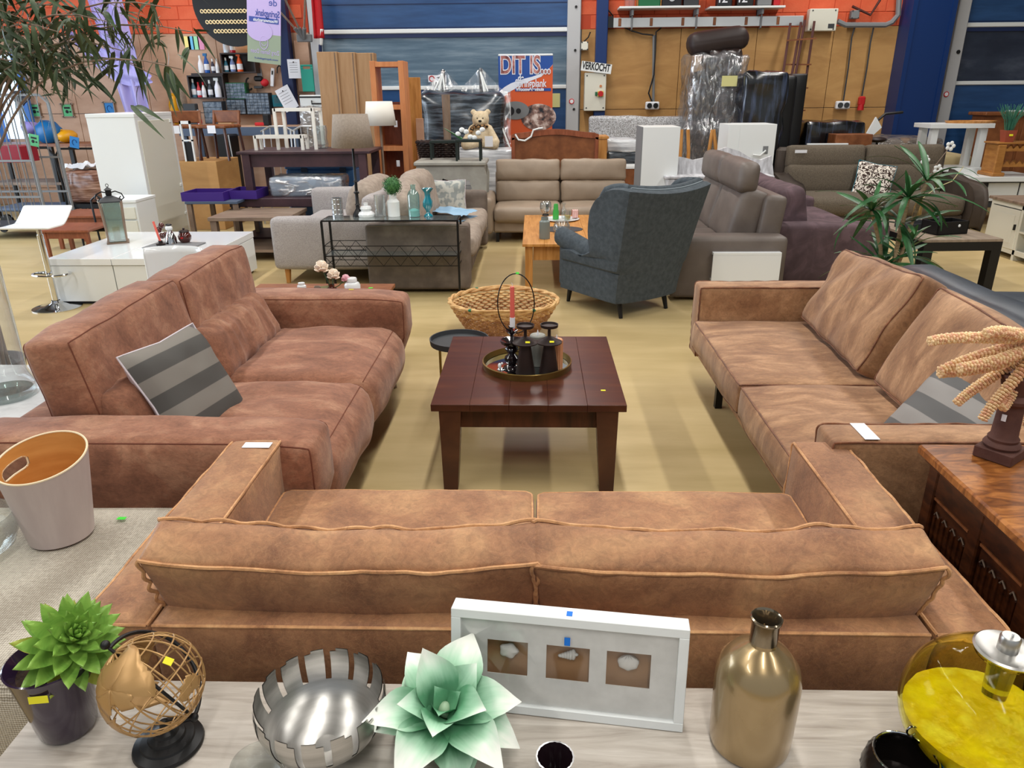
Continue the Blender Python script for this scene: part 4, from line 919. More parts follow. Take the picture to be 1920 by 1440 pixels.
# glass console
t = thing('console_table', 'narrow glass-topped console table with black zigzag wirework', 'table', (-1.2, 6.5, 0))
a = gz(602, 413, .72); b = gz(857, 413, .72); x0, x1, y0 = a.x, b.x, a.y; y1 = y0 + .27; zt = .72
MB().box(x0 + .01, x1 - .01, y0 + .01, y1 - .01, zt - .006, zt - .001).build('glass_top', 'green_glass', t, False)
for p, q_ in (((x0, y0), (x1, y0)), ((x0, y1), (x1, y1)), ((x0, y0), (x0, y1)), ((x1, y0), (x1, y1))):
    MB().bar((*p, zt - .008), (*q_, zt - .008), .012).build('top_rail', 'blackmetal', t, False)
for x in (x0, x1):
    for y in (y0, y1): MB().box(x - .009, x + .009, y - .009, y + .009, 0, zt - .01).build('leg', 'blackmetal', t, False)
for y in (y0, y1):
    for z in (.31, .40, .49): MB().bar((x0, y, z), (x1, y, z), .006 if z != .40 else .01).build('wire_rail', 'blackmetal', t, False)
    for (za, zb_) in ((.40, .49), (.40, .31)):
        n = 16; w = (x1 - x0) / n
        for k in range(n): MB().bar((x0 + k * w, y, za if k % 2 == 0 else zb_), (x0 + (k + 1) * w, y, zb_ if k % 2 == 0 else za), .004).build('zigzag', 'blackmetal', t, False)
for x in (x0, x1):
    for z in (.31, .40, .49): MB().bar((x, y0, z), (x, y1, z), .006).build('wire_rail', 'blackmetal', t, False)
MB().box(x0, x1, y0, y1, .397, .401).build('glass_shelf', 'green_glass', t, False)
rebase(t)
def onc(px, py): 
    p = gz(px, py, zt); p.y = min(max(p.y, y0 + .05), y1 - .05); return Vector((gy(px, py, p.y).x, p.y, zt))
mat('pewter', 'b9bcbf', rough=.25, metal=.8)
c = onc(634, 404); t = vessel('candle_tin', 'silver pierced tin lantern at the left end of the glass console', 'lantern', c, [(0, 0), (.05, 0), (.05, .165), (.045, .165), (.045, .01)], 'pewter')
for z in (.02, .06, .11, .15): MB().lathe([(.05, z), (.053, z + .004), (.05, z + .008)], 20, cap=False).build('band', 'pewter', t)
c = onc(672, 404); Ltop = gy(660, 214, c.y).z; t = thing('table_lamp', 'tall black turned lamp with a brown drum shade on the glass console', 'lamp', c)
hs0 = gy(660, 276, c.y).z - zt; hs1 = Ltop - zt
MB().lathe([(0, 0), (.05, 0), (.048, .02), (.03, .05), (.018, .07), (.018, .1), (.024, .105), (.016, .115), (.015, .2), (.026, .205), (.026, .215), (.014, .225), (.014, .30), (.022, .305), (.012, .32), (.010, hs0 + .05)], 14, cap=False).build('base', 'black', t)
mat('linen', '8b7f73', '988c80', sc=60, rough=.9); mat('ecru', 'e8e4da', rough=.8)
o = MB().lathe([(.185, hs0), (.150, hs1)], 40, cap=False).build('shade', 'linen', t); o.modifiers.new('s', 'SOLIDIFY').thickness = .003
c = onc(687, 403); vessel('stacked_jar', 'stacked pale ceramic jar beside the black lamp foot', 'jar', c, [(0, 0), (.075, 0), (.08, .02), (.065, .04), (.045, .05), (.055, .07), (.045, .09), (.02, .095), (.022, .12), (0, .122)], 'white_gloss', extra=[])
c = onc(714, 404); vessel('glass_cylinder', 'clear glass cylinder vase on the console, left of the leafy ball', 'vase', c, [(.05, 0), (.052, .19), (.049, .19), (.047, .006), (0, .006)], 'clear')
c = onc(739, 405); t = vessel('bottle_vase', 'milky white bottle holding a boxwood ball on the glass console', 'vase', c, [(0, 0), (.055, 0), (.055, .13), (.033, .155), (.031, .20), (.034, .20), (.03, .19)], 'white')
t = thing('boxwood_ball', 'round artificial boxwood ball in the milky white bottle', 'plant', (c.x, c.y, zt + .27))
mat('boxwood', '234f2a', '5f9258', sc=60, rough=.6, c3='3a7038'); gm = MB(); rn = random.Random(5)
for k in range(420):
    d = Vector((rn.gauss(0, 1), rn.gauss(0, 1), rn.gauss(0, 1))).normalized(); p = d * .085 * rn.uniform(.85, 1.08); q_ = d.to_track_quat('Z', 'Y').to_matrix().to_4x4()
    gm.add([(-.008, 0, 0), (0, .005, .004), (.010, 0, .010), (0, -.005, .004)], [(0, 1, 2, 3)], Matrix.Translation(p) @ q_ @ Matrix.Rotation(rn.random() * 6, 4, 'Z') @ Matrix.Rotation(.5, 4, 'Y'))
gm.ball((0, 0, 0), .07, 12, 8).build('foliage', 'boxwood', t, kind='stuff'); MB().tube([(0, 0, -.07), (0, 0, -.0)], .006, 6).build('stem', 'wood_brown', t)
c = onc(777, 406); t = vessel('glass_bottle', 'large clear blue-green bottle with turquoise sand on the glass console', 'bottle', c, [(0, 0), (.052, 0), (.055, .19), (.04, .225), (.022, .24), (.022, .275), (.03, .28), (.018, .28)], 'clear_teal', extra=[([(0, .004), (.05, .004), (.05, .055), (.02, .07), (0, .065)], 'sand', mat('turq', '9fdcd8', rough=.9).name and 'turq')])
mat('teal_glass', '0e7d90', rough=.06, spec=1, coat=1)
c = onc(803, 402); vessel('glass_vase', 'shiny teal glass vase with a ruffled rim at the right of the console', 'vase', c, [(0, 0), (.042, 0), (.04, .01), (.016, .03), (.02, .05), (.045, .09), (.045, .13), (.026, .17), (.028, .21), (.052, .245), (.048, .245), (.024, .2), (.02, .05)], 'teal_glass', 24, wob=lambda a, z: 1 + (.1 * math.cos(a * 7) if z > .23 else .05 * math.cos(a * 3 + z * 30)))
# small dark table behind the left sofa with jars and flowers
t = thing('side_table', 'dark wooden side table behind the far arm of the russet sofa', 'side table', (-1.4, 4.85, 0)); zs = .5
MB().box(-1.95, -.98, 4.60, 5.10, zs - .025, zs, .003).build('top', 'wood_brown', t, False)
for x in (-1.9, -1.03):
    for y in (4.65, 5.05): MB().box(x - .02, x + .02, y - .02, y + .02, 0, zs - .025).build('leg', 'wood_brown', t, False)
sticker(t, gz(695, 540, zs + .001), 'green_tag', .03, .02); rebase(t)
def ons(px, py, Yd=4.78): return Vector((gy(px, py, Yd).x, Yd, zs))
c = ons(566, 540); vessel('ceramic_pot', 'two small white lidded pots stacked behind the russet sofa arm', 'pot', c, [(0, 0), (.045, 0), (.045, .03), (.03, .035), (.03, .065), (.022, .07), (.022, .085), (0, .085)], 'white_gloss')
c = ons(595, 540); vessel('candle_cup', 'little beige cup between the white pots and the flower vase', 'cup', c, [(0, 0), (.02, 0), (.022, .06), (.019, .06), (.018, .005)], 'oatmeal')
mat('amber', '4a1a12', rough=.08, coat=1)
c = ons(622, 540); t = vessel('flower_vase', 'round dark red glass vase with two cream peonies and a pink one', 'vase', c, [(0, 0), (.03, 0), (.042, .02), (.036, .045), (.018, .058), (.022, .075), (.016, .07), (.014, .05)], 'amber')
mat('peony', 'eed6bf', 'f6ead8', sc=40, rough=.7); mat('peony_pink', 'df9aa8', 'efc2ca', sc=40, rough=.7)
for dx, dz, rr_, m_ in ((-.055, .185, .058, 'peony'), (.02, .135, .052, 'peony'), (.10, .11, .036, 'peony_pink')):
    MB().tube([(0, 0, .04), (dx * .5, 0, dz * .6), (dx, 0, dz)], .003, 5).build('stem', 'drac', t)
    for k in range(14):
        d = Vector((math.cos(k * 2.4) * math.sin(.3 + k * .14), math.sin(k * 2.4) * math.sin(.3 + k * .14), math.cos(.3 + k * .14))); p = Vector((dx, 0, dz)) + d * rr_ * .62
        MB().ball((0, 0, 0), (rr_ * .46, rr_ * .34, rr_ * .12), 8, 5, Matrix.Translation(p) @ d.to_track_quat('Z', 'Y').to_matrix().to_4x4() @ Matrix.Rotation(.7, 4, 'X')).build('petal', m_, t)
for a in (0, 1.2, 2.6): MB().add([(0, 0, .07), (.05 * math.cos(a) - .03, 0, .06), (.09 * math.cos(a) - .04, .0, .03), (.03, 0, .05)], [(0, 1, 2, 3)]).build('leaf', mat('pale_leaf%d' % int(a * 10), 'a9b088', rough=.7), t)
c = ons(661, 541); vessel('canister', 'white lidded ceramic canister at the right of the peonies', 'pot', c, [(0, 0), (.052, 0), (.054, .07), (.045, .085), (.03, .09), (.034, .095), (.034, .11), (.03, .118), (0, .12)], 'white_gloss')
# white low TV unit
t = thing('tv_unit', 'long white gloss low unit with two plinth drawers behind the russet sofa', 'cabinet', (-3.6, 7.0, 0))
for a, b in ((-4.32, -3.735), (-3.73, -2.95)):
    MB().box(a, b, 6.35, 7.72, .36, .42, .003).build('top', 'white_gloss', t, False); MB().box(a + .002, b - .002, 6.36, 7.71, .03, .355, .002).build('drawer_front', 'white', t, False)
MB().box(-4.28, -2.99, 6.4, 7.68, 0, .03).build('plinth', 'dgrey', t, False); rebase(t)
def onw(px, py): return gz(px, py, .421)
# lantern
c = onw(222, 454); t = thing('candle_lantern', 'brown metal lantern with scroll handle and glass sides on the white unit', 'lantern', c, R(28))
lh, lw = .40, .098; lt = .075
MB().box(-lw, lw, -lw, lw, 0, .012).build('base', 'wood_ashy', t, False); MB().add([(-lw, -lw, lh), (lw, -lw, lh), (lw, lw, lh), (-lw, lw, lh), (0, 0, lh + .06)], [(0, 3, 2, 1), (0, 1, 4), (1, 2, 4), (2, 3, 4), (3, 0, 4)]).box(-lw, lw, -lw, lw, lh - .012, lh).build('roof', 'dgrey', t, False)
for sx in (-1, 1):
    for sy in (-1, 1): MB().bar((sx * lt, sy * lt, .01), (sx * lw * .95, sy * lw * .95, lh), .016).build('post', 'wood_ashy', t, False)
for k in range(4): MB().box(-lt, lt, -.001, .001, .02, lh - .02).build('glass_pane', 'green_glass', t, False).matrix_world = Matrix.Rotation(k * math.pi / 2, 4, 'Z') @ Matrix.Translation((0, -.083, 0))
MB().box(-.026, .026, -.026, .026, lh + .05, lh + .10, .004).add([(-.035, -.035, lh + .1), (.035, -.035, lh + .1), (.035, .035, lh + .1), (-.035, .035, lh + .1), (0, 0, lh + .13)], [(0, 3, 2, 1), (0, 1, 4), (1, 2, 4), (2, 3, 4), (3, 0, 4)]).build('vent', 'blackmetal', t, False)
MB().tube([(.012 * math.cos(a), 0, lh + .142 + .014 * math.sin(a)) for a in [k * .52 for k in range(12)]], .003, 5, True).build('ring', 'blackmetal', t)
for sx in (-1, 1): MB().tube([(0, 0, lh + .02), (sx * .0, 0, lh + .07), (sx * .06, 0, lh + .085), (sx * .11, 0, lh + .06), (sx * .125, 0, lh + .02), (sx * .10, 0, lh + .0), (sx * .085, 0, lh + .02), (sx * .10, 0, lh + .035)], .006, 6).build('scroll', 'blackmetal', t)
t = thing('pillar_candle', 'cream pillar candle inside the scroll-handled lantern', 'candle', (c.x, c.y, c.z + .012)); MB().lathe([(.032, 0), (.032, .13), (.026, .135), (0, .128)], 16, cap=False).build('wax', 'wax_cream', t)
# slate tray group
c = onw(325, 462); t = thing('slate_tray', 'rectangular grey slate tray on the white low unit', 'tray', c, R(-4)); MB().box(-.24, .24, -.13, .17, 0, .012, .003).build('slab', 'mgrey', t, False)
zt2 = .434
def onl(px, py): return gz(px, py, zt2)
c = onl(302, 459); t = vessel('candle_holder', 'low dark candle dish with a leaning pink candle on the slate tray', 'candle holder', c, [(0, 0), (.04, 0), (.045, .012), (.02, .015), (.02, .04), (.014, .04)], 'matt_brown')
t = thing('dinner_candle', 'pink dinner candle leaning in the low dark dish on the slate tray', 'candle', (c.x, c.y, c.z + .02)); MB().tube([(0, 0, 0), (-.035, 0, .20)], .011, 8).build('wax', 'wax_salmon', t)
c = onl(322, 456); t = thing('figurine', 'black and silver duck-like ceramic figurine on the slate tray', 'figurine', c)
MB().lathe([(0, 0), (.055, 0), (.05, .05), (.03, .1), (.018, .12)], 16, cap=False).build('body', 'chrome', t); MB().ball((0, -.005, .145), (.035, .03, .028)).build('head', 'white_gloss', t); MB().ball((0, 0, .175), (.03, .03, .012)).build('hat', 'black', t)
c = onl(307, 450); t = thing('ornament', 'cluster of brown glass baubles on the slate tray', 'ornament', c)
for dx, dz in ((-.03, .10), (.0, .14), (.03, .05), (-.01, .04)): MB().ball((dx, 0, dz), .03, 12, 8).build('bauble', 'amber', t)
c = onl(348, 454); t = vessel('lidded_jar', 'dark red glass lidded jar with a red tag on the slate tray', 'jar', c, [(0, 0), (.04, 0), (.06, .03), (.062, .06), (.045, .095), (.04, .1)], 'amber'); MB().lathe([(0, .1), (.048, .1), (.04, .115), (.01, .12), (.012, .135), (0, .14)], 20, cap=False).build('lid', 'matt_brown', t); sticker(t, (0, -.062, .05), 'red', .024, .016, (R(90), 0, 0))
# white chair back behind the sofa
t = thing('plastic_chair', 'white plastic chair back showing above the russet sofa', 'chair', gz(330, 540, 0) * 0 + Vector((-2.55, 4.9, 0)))
mb = MB(); mb.grid(lambda u, v: (.20 * math.sin((u - .5) * 2.6), -.10 + .16 * (1 - math.cos((u - .5) * 2.6)) * 0 + .12 * math.cos((u - .5) * 2.6), .42 + .38 * v), 20, 8); o = mb.build('backrest', 'white_gloss', t); o.modifiers.new('s', 'SOLIDIFY').thickness = .012
MB().lathe([(0, .40), (.2, .41), (.21, .43), (0, .43)], 24, cap=False).build('seat', 'white_gloss', t)
for k in range(4): MB().tube([(.1 * math.cos(k * 1.57 + .78), .1 * math.sin(k * 1.57 + .78), .41), (.2 * math.cos(k * 1.57 + .78), .2 * math.sin(k * 1.57 + .78), 0)], .012, 6).build('leg', 'wood_oak', t)
c = gy(330, 462, 4.9); t.location = (c.x, 4.9, 0); bpy.context.view_layer.update(); s_ = c.z / .80; t.scale = (1, 1, s_)
# bar stool
c = gz(108, 577, 0); t = thing('bar_stool', 'chrome gas-lift bar stool with a white shell seat on the left', 'stool', c)
MB().lathe([(0, 0), (.2, 0), (.2, .008), (.1, .02), (.04, .05), (.035, .07)], 36, cap=False).build('base', 'chrome', t); MB().cyl((0, 0, .05), .026, .60, seg=16).build('column', 'chrome', t)
MB().tube([(.16 * math.cos(a), .03 + .11 * math.sin(a), .30) for a in [k * math.pi / 14 for k in range(28)]], .010, 6, True).tube([(-.16, .03, .3), (0, 0, .3)], .010, 6).build('foot_ring', 'chrome', t)
mb = MB(); zz = gy(60, 415, c.y).z - .02
mb.grid(lambda u, v: (-.0 + .22 * (u - .5) * 2, .2 * (v - .5) * 2, zz + .16 * max(0, v - .55) ** 1.2 * 2.2), 14, 14); o = mb.build('seat', 'white_gloss', t); m_ = o.modifiers.new('s', 'SOLIDIFY'); m_.thickness = .02; m_ = o.modifiers.new('b', 'SUBSURF'); m_.levels = 1; m_.render_levels = 1
MB().cyl((0, 0, .6), .02, zz - .6, seg=12).build('stem', 'chrome', t)
# marble-top table behind the russet sofa with the tall glass on it
mat('marble', 'dadcdd', 'c2c4c6', sc=2.5, rough=.2, dist=2)
t = thing('white_table', 'white marble-look table behind the russet sofa at the left edge', 'table', (-2.75, 2.95, 0)); MB().box(-3.5, -2.08, 2.3, 3.55, .42, .45, .004).build('top', 'marble', t, False)
for x in (-3.42, -2.16):
    for y in (2.38, 3.47): MB().box(x - .03, x + .03, y - .03, y + .03, 0, .42).build('leg', 'mgrey', t, False)
rebase(t)
c = gz(22, 742, .451); t = thing('glass_cylinder', 'very tall domed clear glass cylinder on the marble-look table at the left', 'vase', (c.x - .02, c.y, .451)); hh = gy(30, 362, c.y).z - .451
MB().lathe([(0, 0), (.125, 0), (.135, .02), (.13, .06), (.105, .12), (.105, hh - .10), (.09, hh - .03), (.05, hh), (.0, hh + .005)], 40, cap=False).build('shell', 'clear2', t)
MB().lathe([(0, .004), (.11, .004), (.12, .02), (.11, .035), (0, .03)], 32, cap=False).build('base', 'green_glass', t)
# tall bamboo at the top left
mat('bamboo', '2a3a25', '5a6b4c', sc=5, st=(.5, 4, 1), rough=.5, c3='36492a')
t = thing('bamboo_plant', 'tall potted bamboo arching into the picture at the top left', 'plant', (-3.15, 3.9, 0))
MB().lathe([(0, 0), (.16, 0), (.2, .34), (.19, .34), (.17, .3), (0, .3)], 28, cap=False).build('pot', 'dgrey', t)
rn = random.Random(12); lms = []
for L_, w_, cu in ((.17, .013, .5), (.14, .012, .2), (.20, .012, .7), (.11, .010, .1)):
    b_ = MB(); n = 7
    for i in range(n + 1):
        s_ = i / n; w = w_ * max(.02, (math.sin(math.pi * min(1, s_ ** .75 * .98 + .02))) ** .9); x = L_ * s_; z = -cu * L_ * s_ * s_
        for v in (-1, 0, 1): b_.v.append((x, v * w, z + .15 * w * abs(v)))
    for i in range(n):
        for j in range(2): b_.f.append((i * 3 + j, (i + 1) * 3 + j, (i + 1) * 3 + j + 1, i * 3 + j + 1))
    o = b_.build('leaf', 'bamboo', t); lms.append(o.data); bpy.data.objects.remove(o)
O = Vector(t.location); ends = [((60, 130), 3.4), ((30, 60), 3.6), ((110, 60), 3.3), ((150, 20), 3.6), ((230, 95), 3.5), ((340, 130), 3.3), ((300, 60), 3.7), ((360, 60), 3.5), ((130, 105), 3.8), ((270, 125), 3.6), ((200, 40), 3.4), ((320, 15), 3.4), ((20, 10), 3.3), ((90, -40), 3.5), ((240, -30), 3.5)]
count = 0; extra = MB()
for bi, ((px, py), Yd) in enumerate(ends):
    e_ = gy(px, py, Yd) - O; base = Vector((rn.uniform(-.1, .1), rn.uniform(-.1, .1), .3)); mid = Vector((e_.x * .25, e_.y * .3, e_.z * .8 + .7))
    def bz(s_): return (1 - s_) ** 2 * base + 2 * s_ * (1 - s_) * mid + s_ * s_ * e_
    MB().tube([bz(k / 14) for k in range(15)], .006, 6, rf=lambda q_: .010 - .008 * q_).build('culm', 'wood_ashy', t)
    for k in range(20):
        s_ = .62 + .38 * (k + 1) / 20; p = bz(s_) + Vector((rn.gauss(0, .085), rn.gauss(0, .08), rn.gauss(-.0, .06)))
        M_ = Matrix.Translation(p) @ Matrix.Rotation(rn.uniform(0, 6.28), 4, 'Z') @ Matrix.Rotation(rn.uniform(-.1, 1.2), 4, 'Y') @ Matrix.Rotation(rn.uniform(-.8, .8), 4, 'X') @ Matrix.Diagonal((rn.uniform(.55, .95),) * 3 + (1,))
        o = bpy.data.objects.new('leaf', rn.choice(lms)); COL.objects.link(o); o.parent = t; o.matrix_world = M_
        for q_ in range(1):
            me = rn.choice(lms); M2 = M_ @ Matrix.Rotation(rn.uniform(-1, 1), 4, 'Z') @ Matrix.Translation((0, rn.uniform(-.03, .03), rn.uniform(-.02, .02)))
            extra.add([v.co for v in me.vertices], [tuple(f.vertices) for f in me.polygons], M2)
        if k % 4 == 0: MB().tube([bz(s_), p], .0018, 4).build('twig', 'wood_ashy', t)
extra.build('small_foliage', 'bamboo', t, kind='stuff')
# ================================================================ BACKGROUND
def base_of(t, Y, px, py=None, z=0.0):
    t.location = (gy(px, 200, Y).x, Y, z)
def PT(name, label, cat, m, px0, py0, px1, py1, Y, d, b=.003, floor=False, group=None):
    """single box-like thing standing or fixed at plane Y"""
    x0, x1, z0, z1 = prect(px0, py0, px1, py1, Y)
    if floor: z0 = 0
    o = MB().box(x0 - (x0 + x1) / 2, x1 - (x0 + x1) / 2, 0, d, 0, z1 - z0, b).build(name, m, None, False)
    o.location = ((x0 + x1) / 2, Y, z0); return tag(o, label, cat, group)
def dims(px0, py0, px1, py1, Y): x0, x1, z0, z1 = prect(px0, py0, px1, py1, Y); return (x0 + x1) / 2, x1 - x0, z0, z1
def TH2(name, label, cat, px0, py0, px1, py1, Y, floor=False, group=None):
    cx, w, z0, z1 = dims(px0, py0, px1, py1, Y); z0 = 0 if floor else z0
    return thing(name, label, cat, (cx, Y, z0), group=group), w, z1 - z0
def legs4(t, w, d, h, lw, m, ins=.02, name='leg', y0=0):
    for x in (-w / 2 + ins, w / 2 - ins):
        for y in (y0 + ins, y0 + d - ins): MB().box(x - lw / 2, x + lw / 2, y - lw / 2, y + lw / 2, 0, h).build(name, m, t, False)
# ---- tall white cabinet, drawer unit, brown tables (left)
t = thing('tall_cabinet', 'tall white metal cabinet standing behind the white low unit at the left', 'cabinet', (0, 0, 0))
a = gy(250, 213, 8.6); xl = gy(160, 217, 8.6).x; yb = a.x / ray(321, 212).x * ray(321, 212).y; t.location = ((a.x + xl) / 2, 8.6, 0); w = a.x - xl; h = a.z
MB().box(-w / 2, w / 2, 0, yb - 8.6, .03, h - .04, .004).build('body', 'white', t, False); MB().box(-w / 2 - .003, w / 2 + .003, -.006, yb - 8.6, h - .04, h, .004).build('top', 'white', t, False)
MB().box(w / 2, w / 2 + .006, .06, yb - 8.66, .08, h - .08, .002).build('side_door', 'cream', t, False)
for z in (h - .12, .7, .35): MB().box(w / 2 + .004, w / 2 + .016, yb - 8.7, yb - 8.64, z, z + .03).build('hinge', 'white', t, False)
t, w, h = TH2('drawer_unit', 'small white chest of drawers behind the brown lantern', 'chest of drawers', 190, 375, 262, 460, 8.0, True)
MB().box(-w / 2, w / 2, 0, .45, h - .03, h, .003).build('top', 'white', t, False); MB().box(-w / 2 + .01, w / 2 - .01, .02, .44, .04, h - .03).build('carcass', 'white', t, False)
for k in range(4): z = .08 + k * (h - .14) / 4; MB().box(-w / 2 + .03, w / 2 - .03, -.004, .02, z, z + (h - .14) / 4 - .02, .003).build('drawer', 'cream', t, False)
mat('redwood', '7c4228', '955438', sc=3, st=(8, 2, 2), rough=.35, detail=6)
for (px0, py0, px1, Y, d, lb) in ((72, 432, 168, 8.1, .55, 'lower reddish wooden side table near the bar stool'), (95, 405, 215, 8.9, .6, 'second reddish wooden table behind the lower one')):
    cx, w, z0, z1 = dims(px0, py0, px1, py0 + 30, Y); t = thing('side_table', lb, 'side table', (cx, Y, 0)); MB().box(-w / 2, w / 2, 0, d, z1 - .025, z1, .003).build('top', 'redwood', t, False)
    legs4(t, w, d, z1 - .025, .04, 'redwood', .05); MB().box(-w / 2 + .05, w / 2 - .05, .04, .06, z1 - .10, z1 - .025).build('apron', 'redwood', t, False)
t = thing('iron_chair', 'black wrought-iron chair frame between the lantern and the reddish tables', 'chair', (gy(165, 400, 8.4).x, 8.45, 0))
hz = gy(150, 385, 8.4).z
for x in (-.16, .16): MB().tube([(x, .35, 0), (x, .33, hz * .5), (x - .02, .36, hz)], .012, 6).build('leg', 'blackmetal', t); MB().tube([(x, 0, 0), (x, .0, hz * .52)], .012, 6).build('leg', 'blackmetal', t)
MB().tube([(-.18, .36, hz), (-.1, .36, hz + .06), (0, .36, hz - .02), (.1, .36, hz + .06), (.18, .36, hz)], .012, 6).build('back_rail', 'blackmetal', t); MB().box(-.18, .18, -.02, .36, hz * .5, hz * .5 + .02).build('seat', 'blackmetal', t, False)
# ---- trolleys and roll cage at the far left
t = thing('roll_cage', 'grey wire roll cage at the left edge behind the glass cylinder', 'trolley', (gy(20, 300, 9.6).x, 9.6, 0)); x1c = gy(58, 280, 9.6).x - t.location.x; ht = gy(20, 178, 9.6).z
for y in (0, .6):
    MB().tube([(-.8, y, .15), (-.8, y, ht - .1), (-.7, y, ht), (x1c - .12, y, ht), (x1c - .02, y, ht - .1), (x1c, y, .15)], .018, 6).build('frame', 'mgrey', t)
    for k in range(9): x = -.72 + k * (x1c + .68) / 8; MB().tube([(x, y, .2), (x, y, ht - .02)], .007, 5).build('bar', 'mgrey', t)
    for z in (.55, 1.0): MB().bar((-.8, y, z), (x1c, y, z), .025).build('crossbar', 'mgrey', t, False)
MB().box(-.8, x1c, 0, .6, .13, .16).build('floor_plate', 'dgrey', t, False)
for x in (-.7, x1c - .1):
    for y in (.08, .52): MB().lathe([(.05, -.015), (.05, .015)], 14, T4(x, y, .055, R(90))).build('wheel', 'black', t)
PT('box', 'crimson crate standing inside the grey roll cage', 'crate', mat('crimson', '8a1226', rough=.6).name and 'crimson', -10, 275, 40, 305, 9.75, .35)
mat('bagblue', '0d5d94', rough=.4); mat('bagyellow', 'd0930f', rough=.4); mat('lilac', '8f86c8', rough=.6)
def bag(name, label, px0, py0, px1, py1, Y, m, cat='bag'):
    t, w, h = TH2(name, label, cat, px0, py0, px1, py1, Y); MB().ball((0, .15, h * .48), (w / 2, .16, h * .52), 16, 10, wob=lambda d: 1 + .12 * noise.noise(d * 2.3)).build('sack', m, t); MB().tube([(-.06, .1, h * .8), (-.02, .06, h * 1.02), (.05, .1, h * .85)], .01, 5).build('handle', m, t); return t
t = thing('shelf_rack', 'dark work table with bags on it along the wall at the far left', 'table', (gy(90, 270, 11.4).x, 11.4, 0)); zsh = gy(90, 270, 11.4).z
MB().box(-1.1, .75, 0, .6, zsh - .04, zsh).build('top', 'wood_brown', t, False); MB().box(-1.1, .75, 0, .6, .5, .54).build('lower_shelf', 'wood_ashy', t, False)
for x in (-1.05, .0, .7):
    for y in (.04, .56): MB().box(x - .03, x + .03, y - .03, y + .03, 0, zsh - .04).build('leg', 'black', t, False)
bag('plastic_bag', 'bright blue plastic carrier bag on the work table at the far left', 54, 226, 104, 270, 11.5, 'bagblue'); bag('plastic_bag', 'yellow plastic bag beside the blue carrier bag', 98, 244, 132, 268, 11.55, 'bagyellow'); bag('folded_fabric', 'lilac folded fabric left of the blue carrier bag', 32, 229, 62, 252, 11.5, 'lilac', 'fabric')
t = thing('platform_trolley', 'blue-grey platform trolley with a tube handle beneath the work table', 'trolley', (gy(66, 345, 10.45).x, 10.45, 0)); zp = .28
MB().box(-.75, .40, 0, .7, zp - .04, zp, .01).build('platform', mat('slateblue', '4a586e', rough=.5).name and 'slateblue', t, False)
MB().tube([(-.75, .1, zp), (-.75, .1, 1.0), (-.7, .1, 1.1), (.22, .1, 1.1), (.3, .1, 1.0), (.36, .1, zp)], .018, 8).build('handle', 'blackmetal', t)
for x in (-.6, .25):
    for y in (.1, .6): MB().lathe([(.09, -.02), (.09, .02)], 16, T4(x, y, .10, R(90))).build('wheel', 'black', t)
t = thing('flat_trolley', 'dark trolley carrying the shrink-wrapped bundle', 'trolley', (gy(150, 340, 10.6).x, 10.6, 0)); MB().box(-.26, .45, 0, .6, .26, .32).build('platform', 'black', t, False)
for x in (-.18, .35):
    for y in (.08, .52): MB().lathe([(.11, -.02), (.11, .02)], 16, T4(x, y, .12, R(90))).build('wheel', 'black', t)
MB().tube([(-.26, .0, .3), (-.26, .0, 1.0), (-.20, .0, 1.08), (.45, .0, 1.08)], .016, 6).build('handle', 'blackmetal', t)
mat('wrapbrown', '6e4430', 'c9a08c', sc=3, st=(1, 1, 14), rough=.22, detail=5, spec=1, lo=.42, hi=.72)
t, w, h = TH2('wrapped_bundle', 'brown shrink-wrapped bundle with papers on top, on the dark trolley', 'package', 115, 302, 188, 342, 10.65); t.location.z = .325; h = .45
mb = MB(); mb.soft((w / 2, .25, h / 2), .04, (.0, .02, 0), 10, (.015, 9, 1), T4(0, .27, h / 2)); mb.build('bundle', 'wrapbrown', t)
t = thing('newspapers', 'crumpled newspapers on the shrink-wrapped bundle', 'paper', (t.location.x, 10.92, .325 + h)); MB().grid(lambda u, v: ((u - .5) * .55, (v - .5) * .4, .02 + .16 * abs(noise.noise(Vector((u * 4, v * 4, 2))))), 14, 10).build('sheets', 'paper', t, False)
